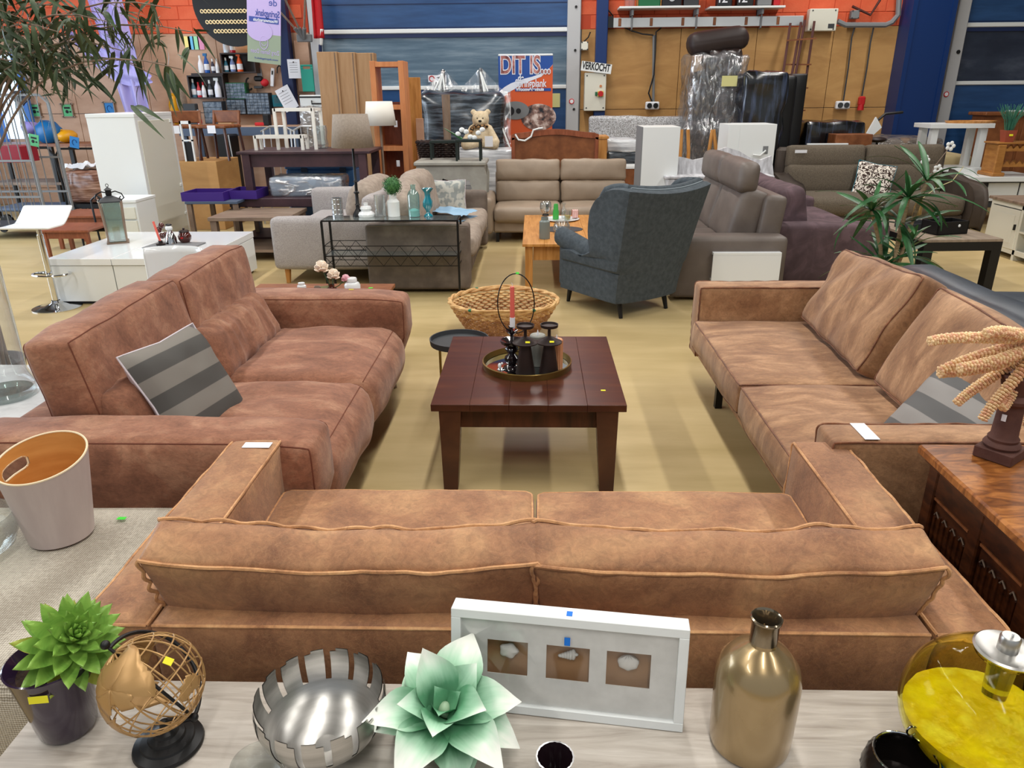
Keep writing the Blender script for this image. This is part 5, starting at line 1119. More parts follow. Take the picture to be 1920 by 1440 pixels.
# signs on the plywood and the trolleys
mat('signgreen', '58b077', rough=.6); mat('signblue', '2076b8', rough=.6)
for (px, py, m, lb, Y) in ((66, 207, 'signgreen', 'leftmost green card framed on the pale plywood', 12.97), (127, 207, 'signgreen', 'second green card framed on the pale plywood, right of the first', 12.97), (206, 204, 'signblue', 'blue card framed on the pale plywood above the tall white cabinet', 12.97),
                           (64, 263, 'signgreen', 'green card hanging from the platform trolley handle', 9.95), (140, 267, 'signblue', 'blue card hanging from the dark trolley handle', 10.58)):
    c = gy(px, py, Y); t = thing('card_sign', lb, 'sign', c, rot=(0, R(12) if py > 230 else 0, 0)); s_ = .10 if Y > 12 else .075
    if Y > 12:
        for sx, sz, w_, h_ in ((-1, 0, .008, s_ + .015), (1, 0, .008, s_ + .015), (0, -1, s_ + .015, .008), (0, 1, s_ + .015, .008)):
            MB().box(sx * (s_ * .85) - w_, sx * (s_ * .85) + w_, -.02, .0, sz * s_ - h_, sz * s_ + h_).build('frame', 'wood_ashy', t, False)
    MB().box(-s_ * .85, s_ * .85, -.008, -.002, -s_, s_).build('card', m, t, False)
    if m == 'signgreen':
        MB().box(-s_ * .5, s_ * .5, -.010, -.008, s_ * .25, s_ * .55).build('printed_bar', 'ink', t, False); MB().ball((-.01, -.009, -s_ * .2), (s_ * .28, .003, s_ * .28)).build('printed_mark', 'ink', t); MB().box(s_ * .3, s_ * .6, -.010, -.008, -s_ * .35, -s_ * .1).build('printed_mark', 'ink', t, False)
    else: MB().tube([(s_ * .4 * math.cos(a), -.009, s_ * .5 * math.sin(a)) for a in [k * .5 for k in range(10)]], .006, 5).build('printed_mark', mat('darkblue' + str(len(MATS)), '0e4a86', rough=.6), t)
# hanging wicker heart
c = gy(42, 182, 12.2); t = thing('wicker_heart', 'dark wicker heart hanging on a string in front of the pale plywood', 'ornament', c)
for k in range(9):
    s_ = 1 - k * .10; MB().tube([(.13 * s_ * (math.sin(a) ** 3) * 1.15, -.02 + .006 * k, .10 * s_ * ((13 * math.cos(a) - 5 * math.cos(2 * a) - 2 * math.cos(3 * a) - math.cos(4 * a)) / 14)) for a in [j * 2 * math.pi / 30 for j in range(30)]], .012, 5, True).build('wicker_ring', 'matt_brown', t)
MB().tube([(0, 0, .1), (-.02, 0, 1.4), (-.02, 0, 3.2)], .004, 4).build('string', 'oatmeal', t)
# lilac drape
mat('drape', '9c97d6', 'b5b0ea', sc=2, st=(6, 1, .6), rough=.5, alpha=.9)
t = thing('drape', 'shiny lilac fabric drape hanging against the pale plywood, behind the bamboo', 'curtain', (gy(235, 100, 12.5).x, 12.5, 0))
def pxp(px, py, Y=12.5): p = gy(px, py, Y); return Vector((p.x - t.location.x, 0, p.z))
tp, bt = (pxp(150, -40), pxp(215, -40)), (pxp(233, 214), pxp(283, 214))
MB().grid(lambda u, v: (lambda a, b: (a.x * (1 - u) + b.x * u, .05 * math.sin(u * 14 + v * 2), a.z * (1 - u) + b.z * u))(tp[0].lerp(bt[0], v), tp[1].lerp(bt[1], v)), 40, 16).build('long_fall', 'drape', t)
a_, b_ = pxp(130, 55), pxp(285, 140); MB().grid(lambda u, v: (a_.x * (1 - v) + b_.x * v, -.05 + .03 * math.sin(u * 9), (a_.z * (1 - v) + b_.z * v) - (.30 * math.sin(v * math.pi) + .12) * u), 20, 16).build('swag', 'drape', t)
MB().bar((-1.4, .05, pxp(150, -40).z), (.4, .05, pxp(150, -40).z), .03).build('pole', 'alu', t, False)
# coloured papers
for k, (px0, m_, lb) in enumerate(((346, 'f0e08c', 'pale yellow'), (353, '6db8e0', 'light blue'), (362, '9fe0b0', 'mint green'), (371, 'e79ac0', 'pink'))):
    PT('paper_note', lb + ' sheet of paper pinned at the top of the plywood by the bamboo', 'paper', mat('note%d' % k, m_, rough=.7), px0, 68, px0 + 11, 93, 12.965, .002, 0)
# round decorative emblem with beaded bands, backlit
c = gy(435, 5, 12.6); t = thing('round_emblem', 'round black emblem with cream beaded bands glowing on the orange wall', 'wall decoration', c)
MB().lathe([(0, -.03), (.60, -.03), (.62, 0), (0, .0)], 48, T4(rx=R(90)), cap=False).build('disc', 'black', t)
mat('beads', 'f0d9a8', rough=.5)
for zz, w in ((.10, .54), (-.12, .50), (-.27, .44), (-.40, .33)):
    n = int(w * 2 / .055)
    for k in range(n): MB().tube([(-w + (k + .5) * 2 * w / n + .022 * math.cos(a), -.045, zz + .024 * math.sin(a)) for a in [j * .785 for j in range(8)]], .008, 4, True).build('bead', 'beads', t)
l = bpy.data.lights.new('emblem_backlight', 'POINT'); l.energy = 9; l.color = (1, .75, .45); l.shadow_soft_size = .3; lo_ = bpy.data.objects.new('emblem_backlight', l); COL.objects.link(lo_); lo_.location = (c.x, 12.78, c.z - .35)
# mirrored shop flag
mat('flag_lilac', 'b9a8d6', rough=.8); mat('flag_green', '8f9c88', rough=.8); mat('flag_blue', '3d4f9a', rough=.7)
Yf = 12.0; c = gy(495, 50, Yf); t = thing('shop_flag', 'lilac and sage shop flag seen from behind, its lettering mirrored', 'flag', (c.x, Yf, c.z), rot=(0, R(7), 0)); 
MB().box(-.25, .25, -.004, .004, -.10, .62).build('upper_cloth', 'flag_lilac', t, False); MB().box(-.25, .25, -.004, .004, -.50, -.10).build('lower_cloth', 'flag_green', t, False)
MB().lathe([(0, 0), (.19, 0), (.19, .004), (0, .004)], 32, T4(-.06, -.005, -.07, R(90)) @ Matrix.Diagonal((1, .7, 1, 1)), cap=False).build('lilac_arc', 'flag_lilac', t)
MB().box(-.22, .22, -.007, -.004, .05, .12).build('blue_band', 'flag_blue', t, False)
text('de', .13, 'flag_blue', t, (.20, -.006, .29), name='lettering', mirror=True); text('Springplank', .125, 'flag_blue', t, (.235, -.006, .14), mirror=True, sx=.62, bold=.002)
text('Woonwarenhuis', .06, 'paper', t, (.21, -.009, .065), mirror=True, sx=.9, bold=.001); text('Zorg Samen Doen', .085, 'flag_lilac', t, (.23, -.006, -.37), mirror=True, sx=.68); text('www.despringplank.nl', .04, 'flag_blue', t, (.21, -.006, -.45), mirror=True, sx=1.0)
MB().tube([(.06 * math.cos(a), -.006, -.22 + .09 * math.sin(a)) for a in [k * .35 for k in range(18)]], .005, 5, True).tube([(.035 * math.cos(a), -.006, -.225 + .035 * math.sin(a)) for a in [math.pi + k * .31 for k in range(11)]], .004, 5).ball((-.022, -.006, -.19), (.007, .003, .012)).ball((.022, -.006, -.19), (.007, .003, .012)).build('smiling_mark', 'flag_lilac', t)
# flag poles in a holder, Dutch flag
t = thing('flag_holder', 'grey three-socket wall holder with slanting flag poles', 'flag holder', gy(570, 72, 12.7))
MB().box(-.12, .12, .0, .06, -.05, .06, .01).build('bracket', 'mgrey', t, False); O = t.location
for (px, py) in ((505, 0), (535, 0), (572, 0)):
    e_ = gy(px, py, 12.3) - O; MB().tube([(0, 0, 0), e_ * .28], .03, 10).build('socket', 'mgrey', t); MB().tube([(0, 0, 0), e_, e_ * 1.7], .016, 8).build('pole', 'oatmeal', t)
mat('flagred', 'b5121e', rough=.6)
t = thing('tricolour_flag', 'rolled red, white and blue flag hanging in front of the white door post', 'flag', gy(598, 40, 12.5))
def cl(px0, py0, px1, py1, w0, w1):
    a, b = gy(px0, py0, 12.5) - t.location, gy(px1, py1, 12.5) - t.location
    return MB().grid(lambda u, v: (a.x * (1 - v) + b.x * v + (u - .5) * (w0 * (1 - v) + w1 * v), .04 * math.sin(u * 6), a.z * (1 - v) + b.z * v), 8, 14)
for pr_, m_, nm in (((590, -30, 598, 72, .14, .16), 'flagred', 'red_band'), ((600, 55, 602, 85, .10, .02), 'white', 'white_band'), ((600, 84, 600, 125, .03, .05), 'navy_post', 'blue_band')):
    o = cl(*pr_).build(nm, m_, t); o.modifiers.new('s', 'SOLIDIFY').thickness = .02
# wall shelves with bottles
def shelfbox(label, px0, py0, px1, py1, Y, m='matt_brown', back=True, mid=None, cat='shelf'):
    t, w, h = TH2('storage_shelf', label, cat, px0, py0, px1, py1, Y)
    th = .02
    for a in ((-w / 2, w / 2, 0, .22, 0, th), (-w / 2, w / 2, 0, .22, h - th, h), (-w / 2, -w / 2 + th, 0, .22, th, h - th), (w / 2 - th, w / 2, 0, .22, th, h - th)): MB().box(*a).build('board', m, t, False)
    MB().box(-w / 2, w / 2, .21, .22, 0, h).build('back', m, t, False); return t, w, h
shelfbox('brown box shelf with spray bottles in it, below the shop flag', 414, 99, 478, 137, 12.72)
PT('storage_shelf', 'long dark shelf board carrying the upper row of cleaning bottles', 'shelf', 'matt_brown', 358, 137, 418, 141, 12.72, .22)
shelfbox('dark box shelf holding the lower row of cleaning bottles', 353, 141, 420, 185, 12.72)
BOT = [(423, 66, 11, 33, 'dcebf5', 'pale blue spray bottle with white head on top of the box shelf', 1), (435, 68, 10, 31, 'b8142a', 'red-capped spray can on top of the box shelf', 0),
       (376, 104, 10, 33, 'e6e3e6', 'white flask in the upper row, farthest right of the bamboo tips', 0), (387, 100, 10, 37, '1d4f9a', 'blue flask in the upper row of bottles', 1), (399, 110, 7, 27, '2c2c40', 'slim dark can in the upper row of bottles', 0), (407, 110, 7, 27, 'e8e8ea', 'slim white can at the right end of the upper row', 0),
       (424, 108, 8, 28, '2a6a80', 'teal bottle inside the box shelf', 0), (436, 105, 10, 30, '6d7da8', 'pale violet spray bottle inside the box shelf', 1), (449, 100, 11, 36, 'd8551e', 'orange-headed purple spray bottle inside the box shelf', 1),
       (363, 148, 9, 35, '4a6d80', 'grey-blue bottle at the left of the lower row', 0), (373, 154, 8, 29, 'c03038', 'red and white bottle, second in the lower row', 0), (382, 154, 8, 29, 'e2dede', 'white bottle with red cap in the lower row', 0), (394, 150, 9, 33, '30363e', 'black-necked bottle in the lower row', 0), (408, 146, 12, 37, 'e6e6f2', 'white and violet spray bottle at the right of the lower row', 1)]
for px, py, w_, h_, cc, lb, head in BOT:
    Yb = 12.80; x0, x1, z0, z1 = prect(px - w_ / 2, py, px + w_ / 2, py + h_, Yb); r = (x1 - x0) / 2; h = z1 - z0
    t = thing('cleaning_bottle', lb, 'bottle', ((x0 + x1) / 2, Yb, z0), group='cleaning bottles on the wall shelves'); m_ = mat('bot' + cc, cc, rough=.3) if 'bot' + cc not in MATS else MATS['bot' + cc]
    MB().lathe([(0, 0), (r * .95, 0), (r, .01), (r * .9, h * .55), (r * .45, h * .75), (r * .35, h * .82)], 12, cap=False).build('body', m_, t); MB().lathe([(r * .95, h * .15), (r * 1.0, h * .16), (r * .97, h * .45), (r * .9, h * .46)], 12, cap=False).build('label_band', 'paper', t)
    if head: MB().box(-r * .9, r * .5, -.015, .015, h * .86, h).box(-r * .3, r * .3, -.012, .012, h * .78, h * .9).build('spray_head', 'bagblue' if cc == '1d4f9a' else ('flagred' if cc == 'x' else 'white') if cc != 'd8551e' else m_, t, False)
    else: MB().lathe([(r * .4, h * .8), (r * .4, h), (0, h)], 10).build('cap', 'flagred' if 'red' in lb else 'white', t)
# small parts organisers
def organiser(label, px0, py0, px1, py1, m, nx, nz_, Y=12.8):
    t, w, h = TH2('parts_organiser', label, 'organiser', px0, py0, px1, py1, Y); MB().box(-w / 2, w / 2, 0, .16, 0, h, .004).build('case', m, t, False)
    for i in range(nx):
        for j in range(nz_): MB().box(-w / 2 + .01 + i * (w - .02) / nx + .003, -w / 2 + .01 + (i + 1) * (w - .02) / nx - .003, -.012, 0, .01 + j * (h - .02) / nz_ + .003, .01 + (j + 1) * (h - .02) / nz_ - .003).build('drawer', 'org_drawer', t, False)
mat('org_drawer', '39485a', '7d8a98', sc=14, rough=.25); mat('org_green', '14603a', rough=.5); mat('org_black', '14161c', rough=.5)
organiser('green parts organiser above the black ones on the plywood', 423, 155, 461, 186, 'org_green', 5, 5); organiser('black parts organiser under the green one', 425, 186, 461, 215, 'org_black', 4, 5); organiser('wider black parts organiser right of the green one', 461, 174, 506, 215, 'org_black', 6, 7)
organiser('dark drawer tower standing on the workbench', 382, 190, 419, 232, 'org_black', 1, 4, 12.5)
# workbench
t, w, h = TH2('workbench', 'long workbench with a pink-brown top along the plywood', 'workbench', 342, 237, 563, 330, 12.2, True); MB().box(-w / 2, w / 2, 0, .7, h - .04, h, .003).build('top', 'ply_light', t, False); MB().box(-w / 2, w / 2, -.01, 0, h - .14, h - .01).build('front_rail', 'slateblue', t, False); legs4(t, w, .7, h - .04, .07, 'slateblue', .06)
BZ = h
def onb(px): return gy(px, 237, 12.35).x
for px, w_, h_, m_, nm, cat, lb in ((360, .20, .34, 'dgrey', 'folder', 'folder', 'grey upright folder on the workbench left of the drawer tower'), (422, .22, .10, 'cardboard', 'box', 'box', 'small cream carton right of the drawer tower'), (424, .14, .05, 'orange_block', 'tape_dispenser', 'tool', 'orange tool on top of the cream carton'), (487, .16, .05, 'red', 'pliers', 'tool', 'red-handled tool lying on the workbench'), (500, .10, .17, 'black', 'tool_box', 'box', 'small black upright box on the workbench')):
    z_ = BZ + (.101 if nm == 'tape_dispenser' else .001)
    o = MB().box(-w_ / 2, w_ / 2, 0, .12, 0, h_, .01).build(nm, m_, None, False); o.location = (onb(px), 12.35, z_); tag(o, lb, cat)
c = Vector((onb(381), 12.25, BZ)); vessel('spray_can', 'clear plastic water bottle with red label on the workbench', 'bottle', c, [(0, 0), (.035, 0), (.035, .16), (.014, .21), (.014, .25), (0, .25)], 'clear', extra=[([(.036, .05), (.036, .11)], 'label', 'flagred')])
# tools and papers on the plywood
t = thing('cordless_drill', 'black and red power tool hanging on the plywood', 'power tool', gy(485, 155, 12.9)); MB().tube([(-.16 + .05 * math.cos(a), 0, -.02 + .09 * math.sin(a)) for a in [k * .5 for k in range(3, 12)]], .014, 6).build('belt', 'black', t); MB().box(-.06, .08, -.05, .03, .02, .10, .02).build('body', 'black', t, False); MB().ball((.10, 0, .0), (.07, .05, .06)).build('red_cover', 'flagred', t); MB().box(-.08, .06, -.04, .03, -.09, -.05, .01).build('battery', 'dgrey', t, False)
t = thing('hand_saw', 'grey trowel-like blade hanging above the power tool', 'tool', gy(487, 135, 12.94)); MB().prism([(-.05, -.14), (.04, -.15), (.03, .06), (-.04, .08)], -.006, 0).build('blade', 'mgrey', t, False); MB().ball((0, -.01, .08), (.02, .015, .02)).build('hook', 'red', t)
t = thing('utility_knife', 'white level-shaped tool hanging right of the power tool', 'tool', gy(511, 145, 12.94), rot=(0, R(10), 0)); MB().box(-.03, .03, -.02, 0, -.14, .14, .01).build('body', 'paper', t, False); MB().box(-.012, .012, -.024, -.02, .04, .10).build('grip', 'black', t, False)
t = thing('pliers', 'black pliers hanging below the cable coil', 'tool', gy(524, 130, 12.94))
for s_ in (-1, 1): MB().tube([(0, 0, .06), (s_ * .035, 0, .02), (s_ * .045, 0, -.06)], .01, 6).build('handle', 'black', t)
t = thing('cable_coil', 'beige coiled cable hanging right of the shop flag', 'cable', gy(533, 80, 12.92))
for k in range(4): MB().tube([((.09 - k * .012) * math.cos(a), .01 * k, (.12 - k * .012) * math.sin(a)) for a in [j * .35 for j in range(18)]], .007, 5, True).build('loop', 'oatmeal', t)
t = thing('string_cord', 'thin dark cord running down the plywood from the coil', 'cable', gy(530, 100, 12.95)); O = t.location; MB().tube([gy(*p, 12.95) - O for p in ((520, 100), (532, 130), (545, 160), (560, 180), (568, 215))], .005, 4).build('cord', 'dgrey', t)
for px0, py0, px1, py1, rz_, m_, lb in ((540, 111, 563, 147, 0, 'paper', 'white printed notice pinned on the dark blue post'), (533, 160, 560, 205, 25, 'paper', 'tilted pale notice below the pinned one'), (511, 178, 530, 200, 0, 'cteal', 'small teal and pink flyer on the plywood')):
    t, w, h = TH2('notice', lb, 'notice', px0, py0, px1, py1, 12.76 if px0 > 532 else 12.95); t.rotation_euler = (0, R(-rz_), 0); MB().box(-w / 2, w / 2, -.003, 0, 0, h).build('sheet', m_, t, False)
    for k in range(5): MB().box(-w * .35, w * .3, -.004, -.003, h * (.8 - k * .12), h * (.8 - k * .12) + .006).build('text_line', 'mgrey', t, False)
    MB().ball((0, -.008, h * .85), .01, 8, 5).build('pin', 'black', t)
mat('greenboard', '1c8c7a', rough=.5); t, w, h = TH2('cutting_board', 'green plastic board with a handle slot leaning by the white door post', 'board', 565, 121, 588, 172, 12.7)
mb = MB(); mb.box(-w / 2, w / 2, 0, .02, 0, h * .84, .008); mb.box(-w / 2, w / 2, 0, .02, h * .93, h, .008); mb.box(-w / 2, -w * .3, 0, .02, h * .84, h * .93); mb.box(w * .3, w / 2, 0, .02, h * .84, h * .93); mb.build('board', 'greenboard', t, False)
PT('plywood_offcut', 'pinkish plywood board beside the flag pole holder', 'board', 'ply_light', 555, 76, 582, 172, 12.93, .03)
t, w, h = TH2('white_case', 'white aluminium case with a black handle left of the cardboard panels', 'case', 562, 178, 612, 200, 12.4); MB().box(-w / 2, w / 2, 0, .25, 0, h, .01).build('body', 'white', t, False); MB().box(-w / 2, w / 2, -.004, 0, h * .75, h * .88).build('black_band', 'black', t, False); MB().tube([(-.02, -.01, h * .5), (-.01, -.05, h * .25), (.14, -.05, h * .25), (.16, -.01, h * .5)], .012, 6).build('handle', 'black', t)
t, w, h = TH2('plastic_curtain', 'crinkled grey plastic-wrapped panel under the white case', 'package', 565, 200, 615, 290, 12.3, True); mb = MB(); mb.soft((w / 2, .10, h / 2), .02, (0, .02, 0), 12, (.03, 5, 3), T4(0, .15, h / 2)); mb.build('panel', 'oatmeal', t); mb = MB(); mb.soft((w / 2 + .02, .12, h / 2 + .01), .02, (0, .02, 0), 14, (.05, 6, 4), T4(0, .15, h / 2)); mb.build('film', 'plastic_wrap', t)
# hooks with bags
bag('plastic_bag', 'yellow bag hanging on the plywood beside the lower bottle shelf', 312, 175, 332, 235, 12.75, 'bagyellow'); bag('cloth_bag', 'pale cloth bag hanging beside the yellow bag', 326, 165, 342, 215, 12.8, 'oatmeal')
# wooden chairs on the ochre box
t, w, h = TH2('plywood_box', 'ochre plywood box with dark chairs on it, right of the tall white cabinet', 'box', 338, 303, 415, 440, 10.3, True); MB().box(-w / 2, w / 2, 0, .8, 0, h, .004).build('panels', 'ply', t, False); zb = h; bx = t.location.x
for k, (dx, rz_, lb) in enumerate(((-.22, 12, 'dark wooden chair upended on the ochre plywood box, left one'), (.27, -10, 'dark wooden chair on the ochre plywood box, right one with price cards'))):
    t = thing('dining_chair', lb, 'chair', (bx + dx, 10.6, zb), R(rz_)); MB().box(-.22, .22, -.2, .22, .42, .46, .01).build('seat', 'wood_brown', t, False)
    for x in (-.19, .19):
        for y in (-.17, .19): MB().tube([(x * 1.15, y * 1.15, 0), (x, y, .42)], .02, 6).build('leg', 'dark_wood', t)
    for x in (-.19, .19): MB().bar((x, .2, .44), (x, .25, .64), .03).build('back_post', 'wood_brown', t, False)
    MB().box(-.2, .2, .23, .26, .48, .64, .01).build('back_rest', 'wood_brown', t, False); MB().box(-.12 + .1 * k, .0 + .1 * k, -.24, -.235, .36, .46).build('price_card', 'paper', t, False)
t, w, h = TH2('photo_frame_stand', 'narrow white and black open frame leaning on the dark chairs', 'frame', 338, 220, 358, 270, 10.33); t.location.z = zb + .001; h = .52; MB().box(-w / 2, w / 2, 0, .03, h - .04, h).box(-w / 2, -w / 2 + .02, 0, .03, 0, h).box(w / 2 - .02, w / 2, 0, .03, 0, h).box(-w / 2, w / 2, 0, .03, h * .5, h * .5 + .02).build('frame', 'white', t, False); MB().box(-w / 2 + .02, w / 2 - .02, .015, .025, 0, h * .48).build('panel', 'black', t, False)
t, w, h = TH2('amplifier_case', 'tall black case standing under the workbench', 'case', 405, 253, 433, 322, 11.8, True); MB().box(-w / 2, w / 2, 0, .4, 0, h, .02).build('case', 'black', t, False); MB().box(-.04, .05, -.005, 0, h * .45, h * .6).build('label', 'paper', t, False); MB().bar((w / 2 + .06, 0, 0), (w / 2, 0, h), .015).build('strut', 'alu', t, False)
# purple trays on a slate table
t, w, h = TH2('side_table', 'slate-blue framed low table carrying the purple trays', 'side table', 350, 378, 448, 430, 8.7, True); MB().box(-w / 2, w / 2, 0, .7, h - .03, h, .003).build('top', 'slateblue', t, False); legs4(t, w, .7, h - .03, .05, 'wood_ashy', .04); zt_ = h; tx = t.location.x; tw = w
mat('purple', '3a1c78', rough=.5)
for k, (dx, dy, w_, lb) in enumerate(((-.10, .02, .50, 'nearer purple wooden tray on the slate-blue table'), (.30, .2, .36, 'farther purple wooden tray on the slate-blue table'))):
    t = thing('wooden_tray', lb, 'tray', (tx + dx, 8.7 + dy, zt_)); MB().box(-w_ / 2, w_ / 2, 0, .42, 0, .012).build('bottom', 'purple', t, False); hh_ = .10
    for a in ((-w_ / 2, w_ / 2, 0, .014), (-w_ / 2, w_ / 2, .406, .42), (-w_ / 2, -w_ / 2 + .014, .014, .406), (w_ / 2 - .014, w_ / 2, .014, .406)): MB().box(*a, .012, hh_).build('side', 'purple', t, False)
# dark coffee tables
for (px0, py, px1, Y, d, m_, th, lw_, lb) in ((390, 408, 540, 8.15, .75, 'wood_ashy', .04, .07, 'low brown-grey wooden coffee table nearest the light grey sofa'), (430, 372, 690, 8.95, .78, 'wood_walnut', .10, .08, 'black-brown coffee table under the dark dining table')):
    cx, w, z0, z1 = dims(px0, py, px1, py + 20, Y); t = thing('coffee_table', lb, 'table', (cx, Y, 0)); MB().box(-w / 2, w / 2, 0, d, z1 - th, z1, .003).build('top', m_, t, False); legs4(t, w, d, z1 - th, lw_, m_, .05); MB().box(-w / 2 + .05, w / 2 - .05, .05, d - .05, .10, .13).build('lower_shelf', m_, t, False)
zct = z1
# dark dining table standing on the coffee table
Y = 9.3; cx, w, z0, z1 = dims(455, 282, 700, 300, Y); t = thing('dining_table', 'dark walnut dining table carrying the white wooden frames', 'table', (cx, Y - .2, zct)); z1 -= zct; MB().box(-w / 2, w / 2, 0, .85, z1 - .03, z1, .003).build('top', 'wood_walnut', t, False)
MB().box(-w / 2 + .08, w / 2 - .08, .05, .08, z1 - .18, z1 - .03).build('apron', 'wood_walnut', t, False); legs4(t, w - .08, .85, z1 - .03, .09, 'wood_walnut', .06); zd = z1 + zct
for x in (-w / 2 + .06, w / 2 - .06): pass
mat('offwhite', 'e9e7df', rough=.5)
def frame_stand(label, px0, pyt, px1, Y, zb, d, nb=3):
    x0, x1, _, z1 = prect(px0, pyt, px1, pyt + 10, Y); t = thing('bench_frame', label, 'frame', ((x0 + x1) / 2, Y, zb)); w = x1 - x0; h = z1 - zb; b = .035
    for y in (0, d):
        for x in (-w / 2, w / 2): MB().box(x - b / 2, x + b / 2, y - b / 2, y + b / 2, 0, h).build('post', 'offwhite', t, False)
        MB().box(-w / 2, w / 2, y - b / 2, y + b / 2, h - b, h).build('rail', 'offwhite', t, False)
    for x in (-w / 2, w / 2): MB().box(x - b / 2, x + b / 2, 0, d, h - b, h).build('rail', 'offwhite', t, False)
frame_stand('tall white wooden plant frame on the dark dining table', 514, 203, 586, 9.45, zd, .34); frame_stand('low white wooden plant frame around the foot of the tall one', 478, 254, 566, 9.38, zd, .2)
c = Vector((gy(602, 281, 9.7).x, 9.7, zd)); vessel('glass_jug', 'clear glass jar with wavy sides on the dark dining table', 'jar', c, [(0, 0), (.09, 0), (.10, .05), (.085, .12), (.10, .20), (.09, .27), (.085, .27), (.09, .2), (.08, .12), (.09, .05), (0, .01)], 'clear', 24)
# metal chairs behind the table
for k, (px, lb) in enumerate(((500, 'grey metal chair with arched back behind the dark dining table, left'), (560, 'grey metal chair with arched back behind the dark dining table, right'))):
    c = gy(px, 238, 10.8); t = thing('metal_chair', lb, 'chair', (c.x, 10.8, 0)); h = c.z
    for x in (-.2, .2): MB().tube([(x, .4, 0), (x, .35, .45), (x, .42, h - .06)], .014, 6).build('back_leg', 'alu', t); MB().tube([(x, 0, 0), (x, 0, .45)], .014, 6).build('leg', 'alu', t)
    MB().tube([(-.24, .42, h - .08), (-.1, .42, h - .01), (.1, .42, h - .01), (.24, .42, h - .08)], .014, 6).build('back_rail', 'alu', t); MB().box(-.21, .21, -.02, .38, .45, .48, .01).build('seat', 'black', t, False)
    for x in (-.1, 0, .1): MB().tube([(x, .42, h - .02), (x, .37, .5)], .006, 5).build('spindle', 'alu', t)
# cooler box and wrapped package under the table
mat('iceblue', '5f93d0', rough=.35)
Yq = 9.75
t = thing('storage_box', 'large light blue plastic chest under the dark dining table', 'box', (gy(602, 340, Yq).x, Yq, 0)); x0, x1, z0, z1 = prect(540, 311, 668, 352, Yq); w = x1 - x0; MB().box(-w / 2, w / 2, 0, .55, .0, z1 - .04, .02).build('body', 'iceblue', t, False); MB().box(-w / 2 - .01, w / 2 + .01, -.01, .56, z1 - .04, z1, .01).build('lid', 'iceblue', t, False)
for x in (-.2, .3): MB().box(x - .04, x + .04, -.02, -.008, z1 - .08, z1 - .02).build('latch', 'slateblue', t, False)
Yp = 9.1; x0, x1, z0, z1 = prect(507, 333, 640, 368, Yp); t = thing('wrapped_package', 'silver-grey plastic-wrapped package lying on the black-brown coffee table', 'package', ((x0 + x1) / 2, Yp + .2, zct)); h = max(z1 - zct, .2); mb = MB(); mb.soft(((x1 - x0) / 2, .2, h / 2), .03, (0, .01, .01), 8, (.01, 6, 1), T4(0, 0, h / 2)); mb.build('content', mat('pkg', '8a97a6', rough=.4).name and 'pkg', t); mb = MB(); mb.soft(((x1 - x0) / 2 + .01, .21, h / 2 + .01), .03, (0, .01, .01), 14, (.02, 9, 5), T4(0, 0, h / 2)); mb.build('film', 'plastic_wrap', t)
# cardboard panels
for k, (a, b) in enumerate(((602, 641), (640, 674), (673, 708))):
    Yc = 11.6 - .12 * k * 0 + (.03 * k); cx, w, z0, z1 = dims(a, 97 + k, b, 300, Yc); t = thing('cardboard_box', ('tall flat cardboard package at the left of the three beside the shelving', 'tall flat cardboard package in the middle of the three', 'tall flat cardboard package at the right, against the cherry-wood shelving')[k], 'box', (cx, Yc, 0)); MB().box(-w / 2 + .006, w / 2 - .006, 0, .22, 0, z1, .006).build('carton', 'cardboard', t, False); MB().box(w / 2 - .05, w / 2 - .035, -.002, 0, .01, z1 - .01).build('crease', 'wood_ashy', t, False)
# orange-brown bookcase
Yk = 10.2; x0, x1, z0, z1 = prect(700, 114, 762, 335, Yk); w = x1 - x0; t = thing('bookcase', 'tall narrow cherry-wood open bookcase left of the wrapped chairs', 'bookcase', ((x0 + x1) / 2, Yk, 0)); D = .9; th = .07
# its open front looks to the camera, deep sides
for x in (-w / 2, w / 2 - th): MB().box(x, x + th, 0, D * .42, 0, z1, .003).build('side_panel', 'orangewood', t, False)
nz_ = 4
for k in range(nz_ + 1): z = .02 + k * (z1 - .09) / nz_; MB().box(-w / 2 + th, w / 2 - th, .002, D * .42, z, z + .06, .002).build('shelf', 'orangewood', t, False)
MB().box(-w / 2 + th, w / 2 - th, D * .42 - .02, D * .42 - .01, .02, z1 * .77).build('back_panel', 'redwood', t, False)
for k in range(3): MB().box(w * .12, w * .22, -.004, 0.001, .25 + k * .5 + .1, .33 + k * .5 + .1).build('price_card', 'paper', t, False)
PT('board', 'brown wooden board standing right behind the cherry-wood bookcase', 'board', 'wood_oak', 764, 145, 792, 335, 10.75, .04, floor=True); PT('plank', 'short pale plank leaning beside the dark wicker planter', 'board', 'ply_light', 781, 222, 795, 285, 10.65, .03, floor=True)
# white lamp behind
Yl = 9.9; c = gy(712, 335, Yl); t = thing('floor_lamp', 'floor lamp with a white drum shade and pale pole beside the cherry-wood bookcase', 'lamp', (gy(712, 212, Yl).x, Yl, 0)); za, zb_ = gy(712, 235, Yl).z, gy(712, 190, Yl).z
o = MB().lathe([(.20, za), (.165, zb_)], 36, T4(0, 0, 0, 0, 0, 0), cap=False).build('shade', 'ecru', t); o.modifiers.new('s', 'SOLIDIFY').thickness = .004; MB().cyl((0, 0, 0), .016, za + .05, seg=10).build('pole', 'wood_ashy', t); MB().cyl((0, 0, 0), .14, .02, seg=24).build('base', 'wood_ashy', t)
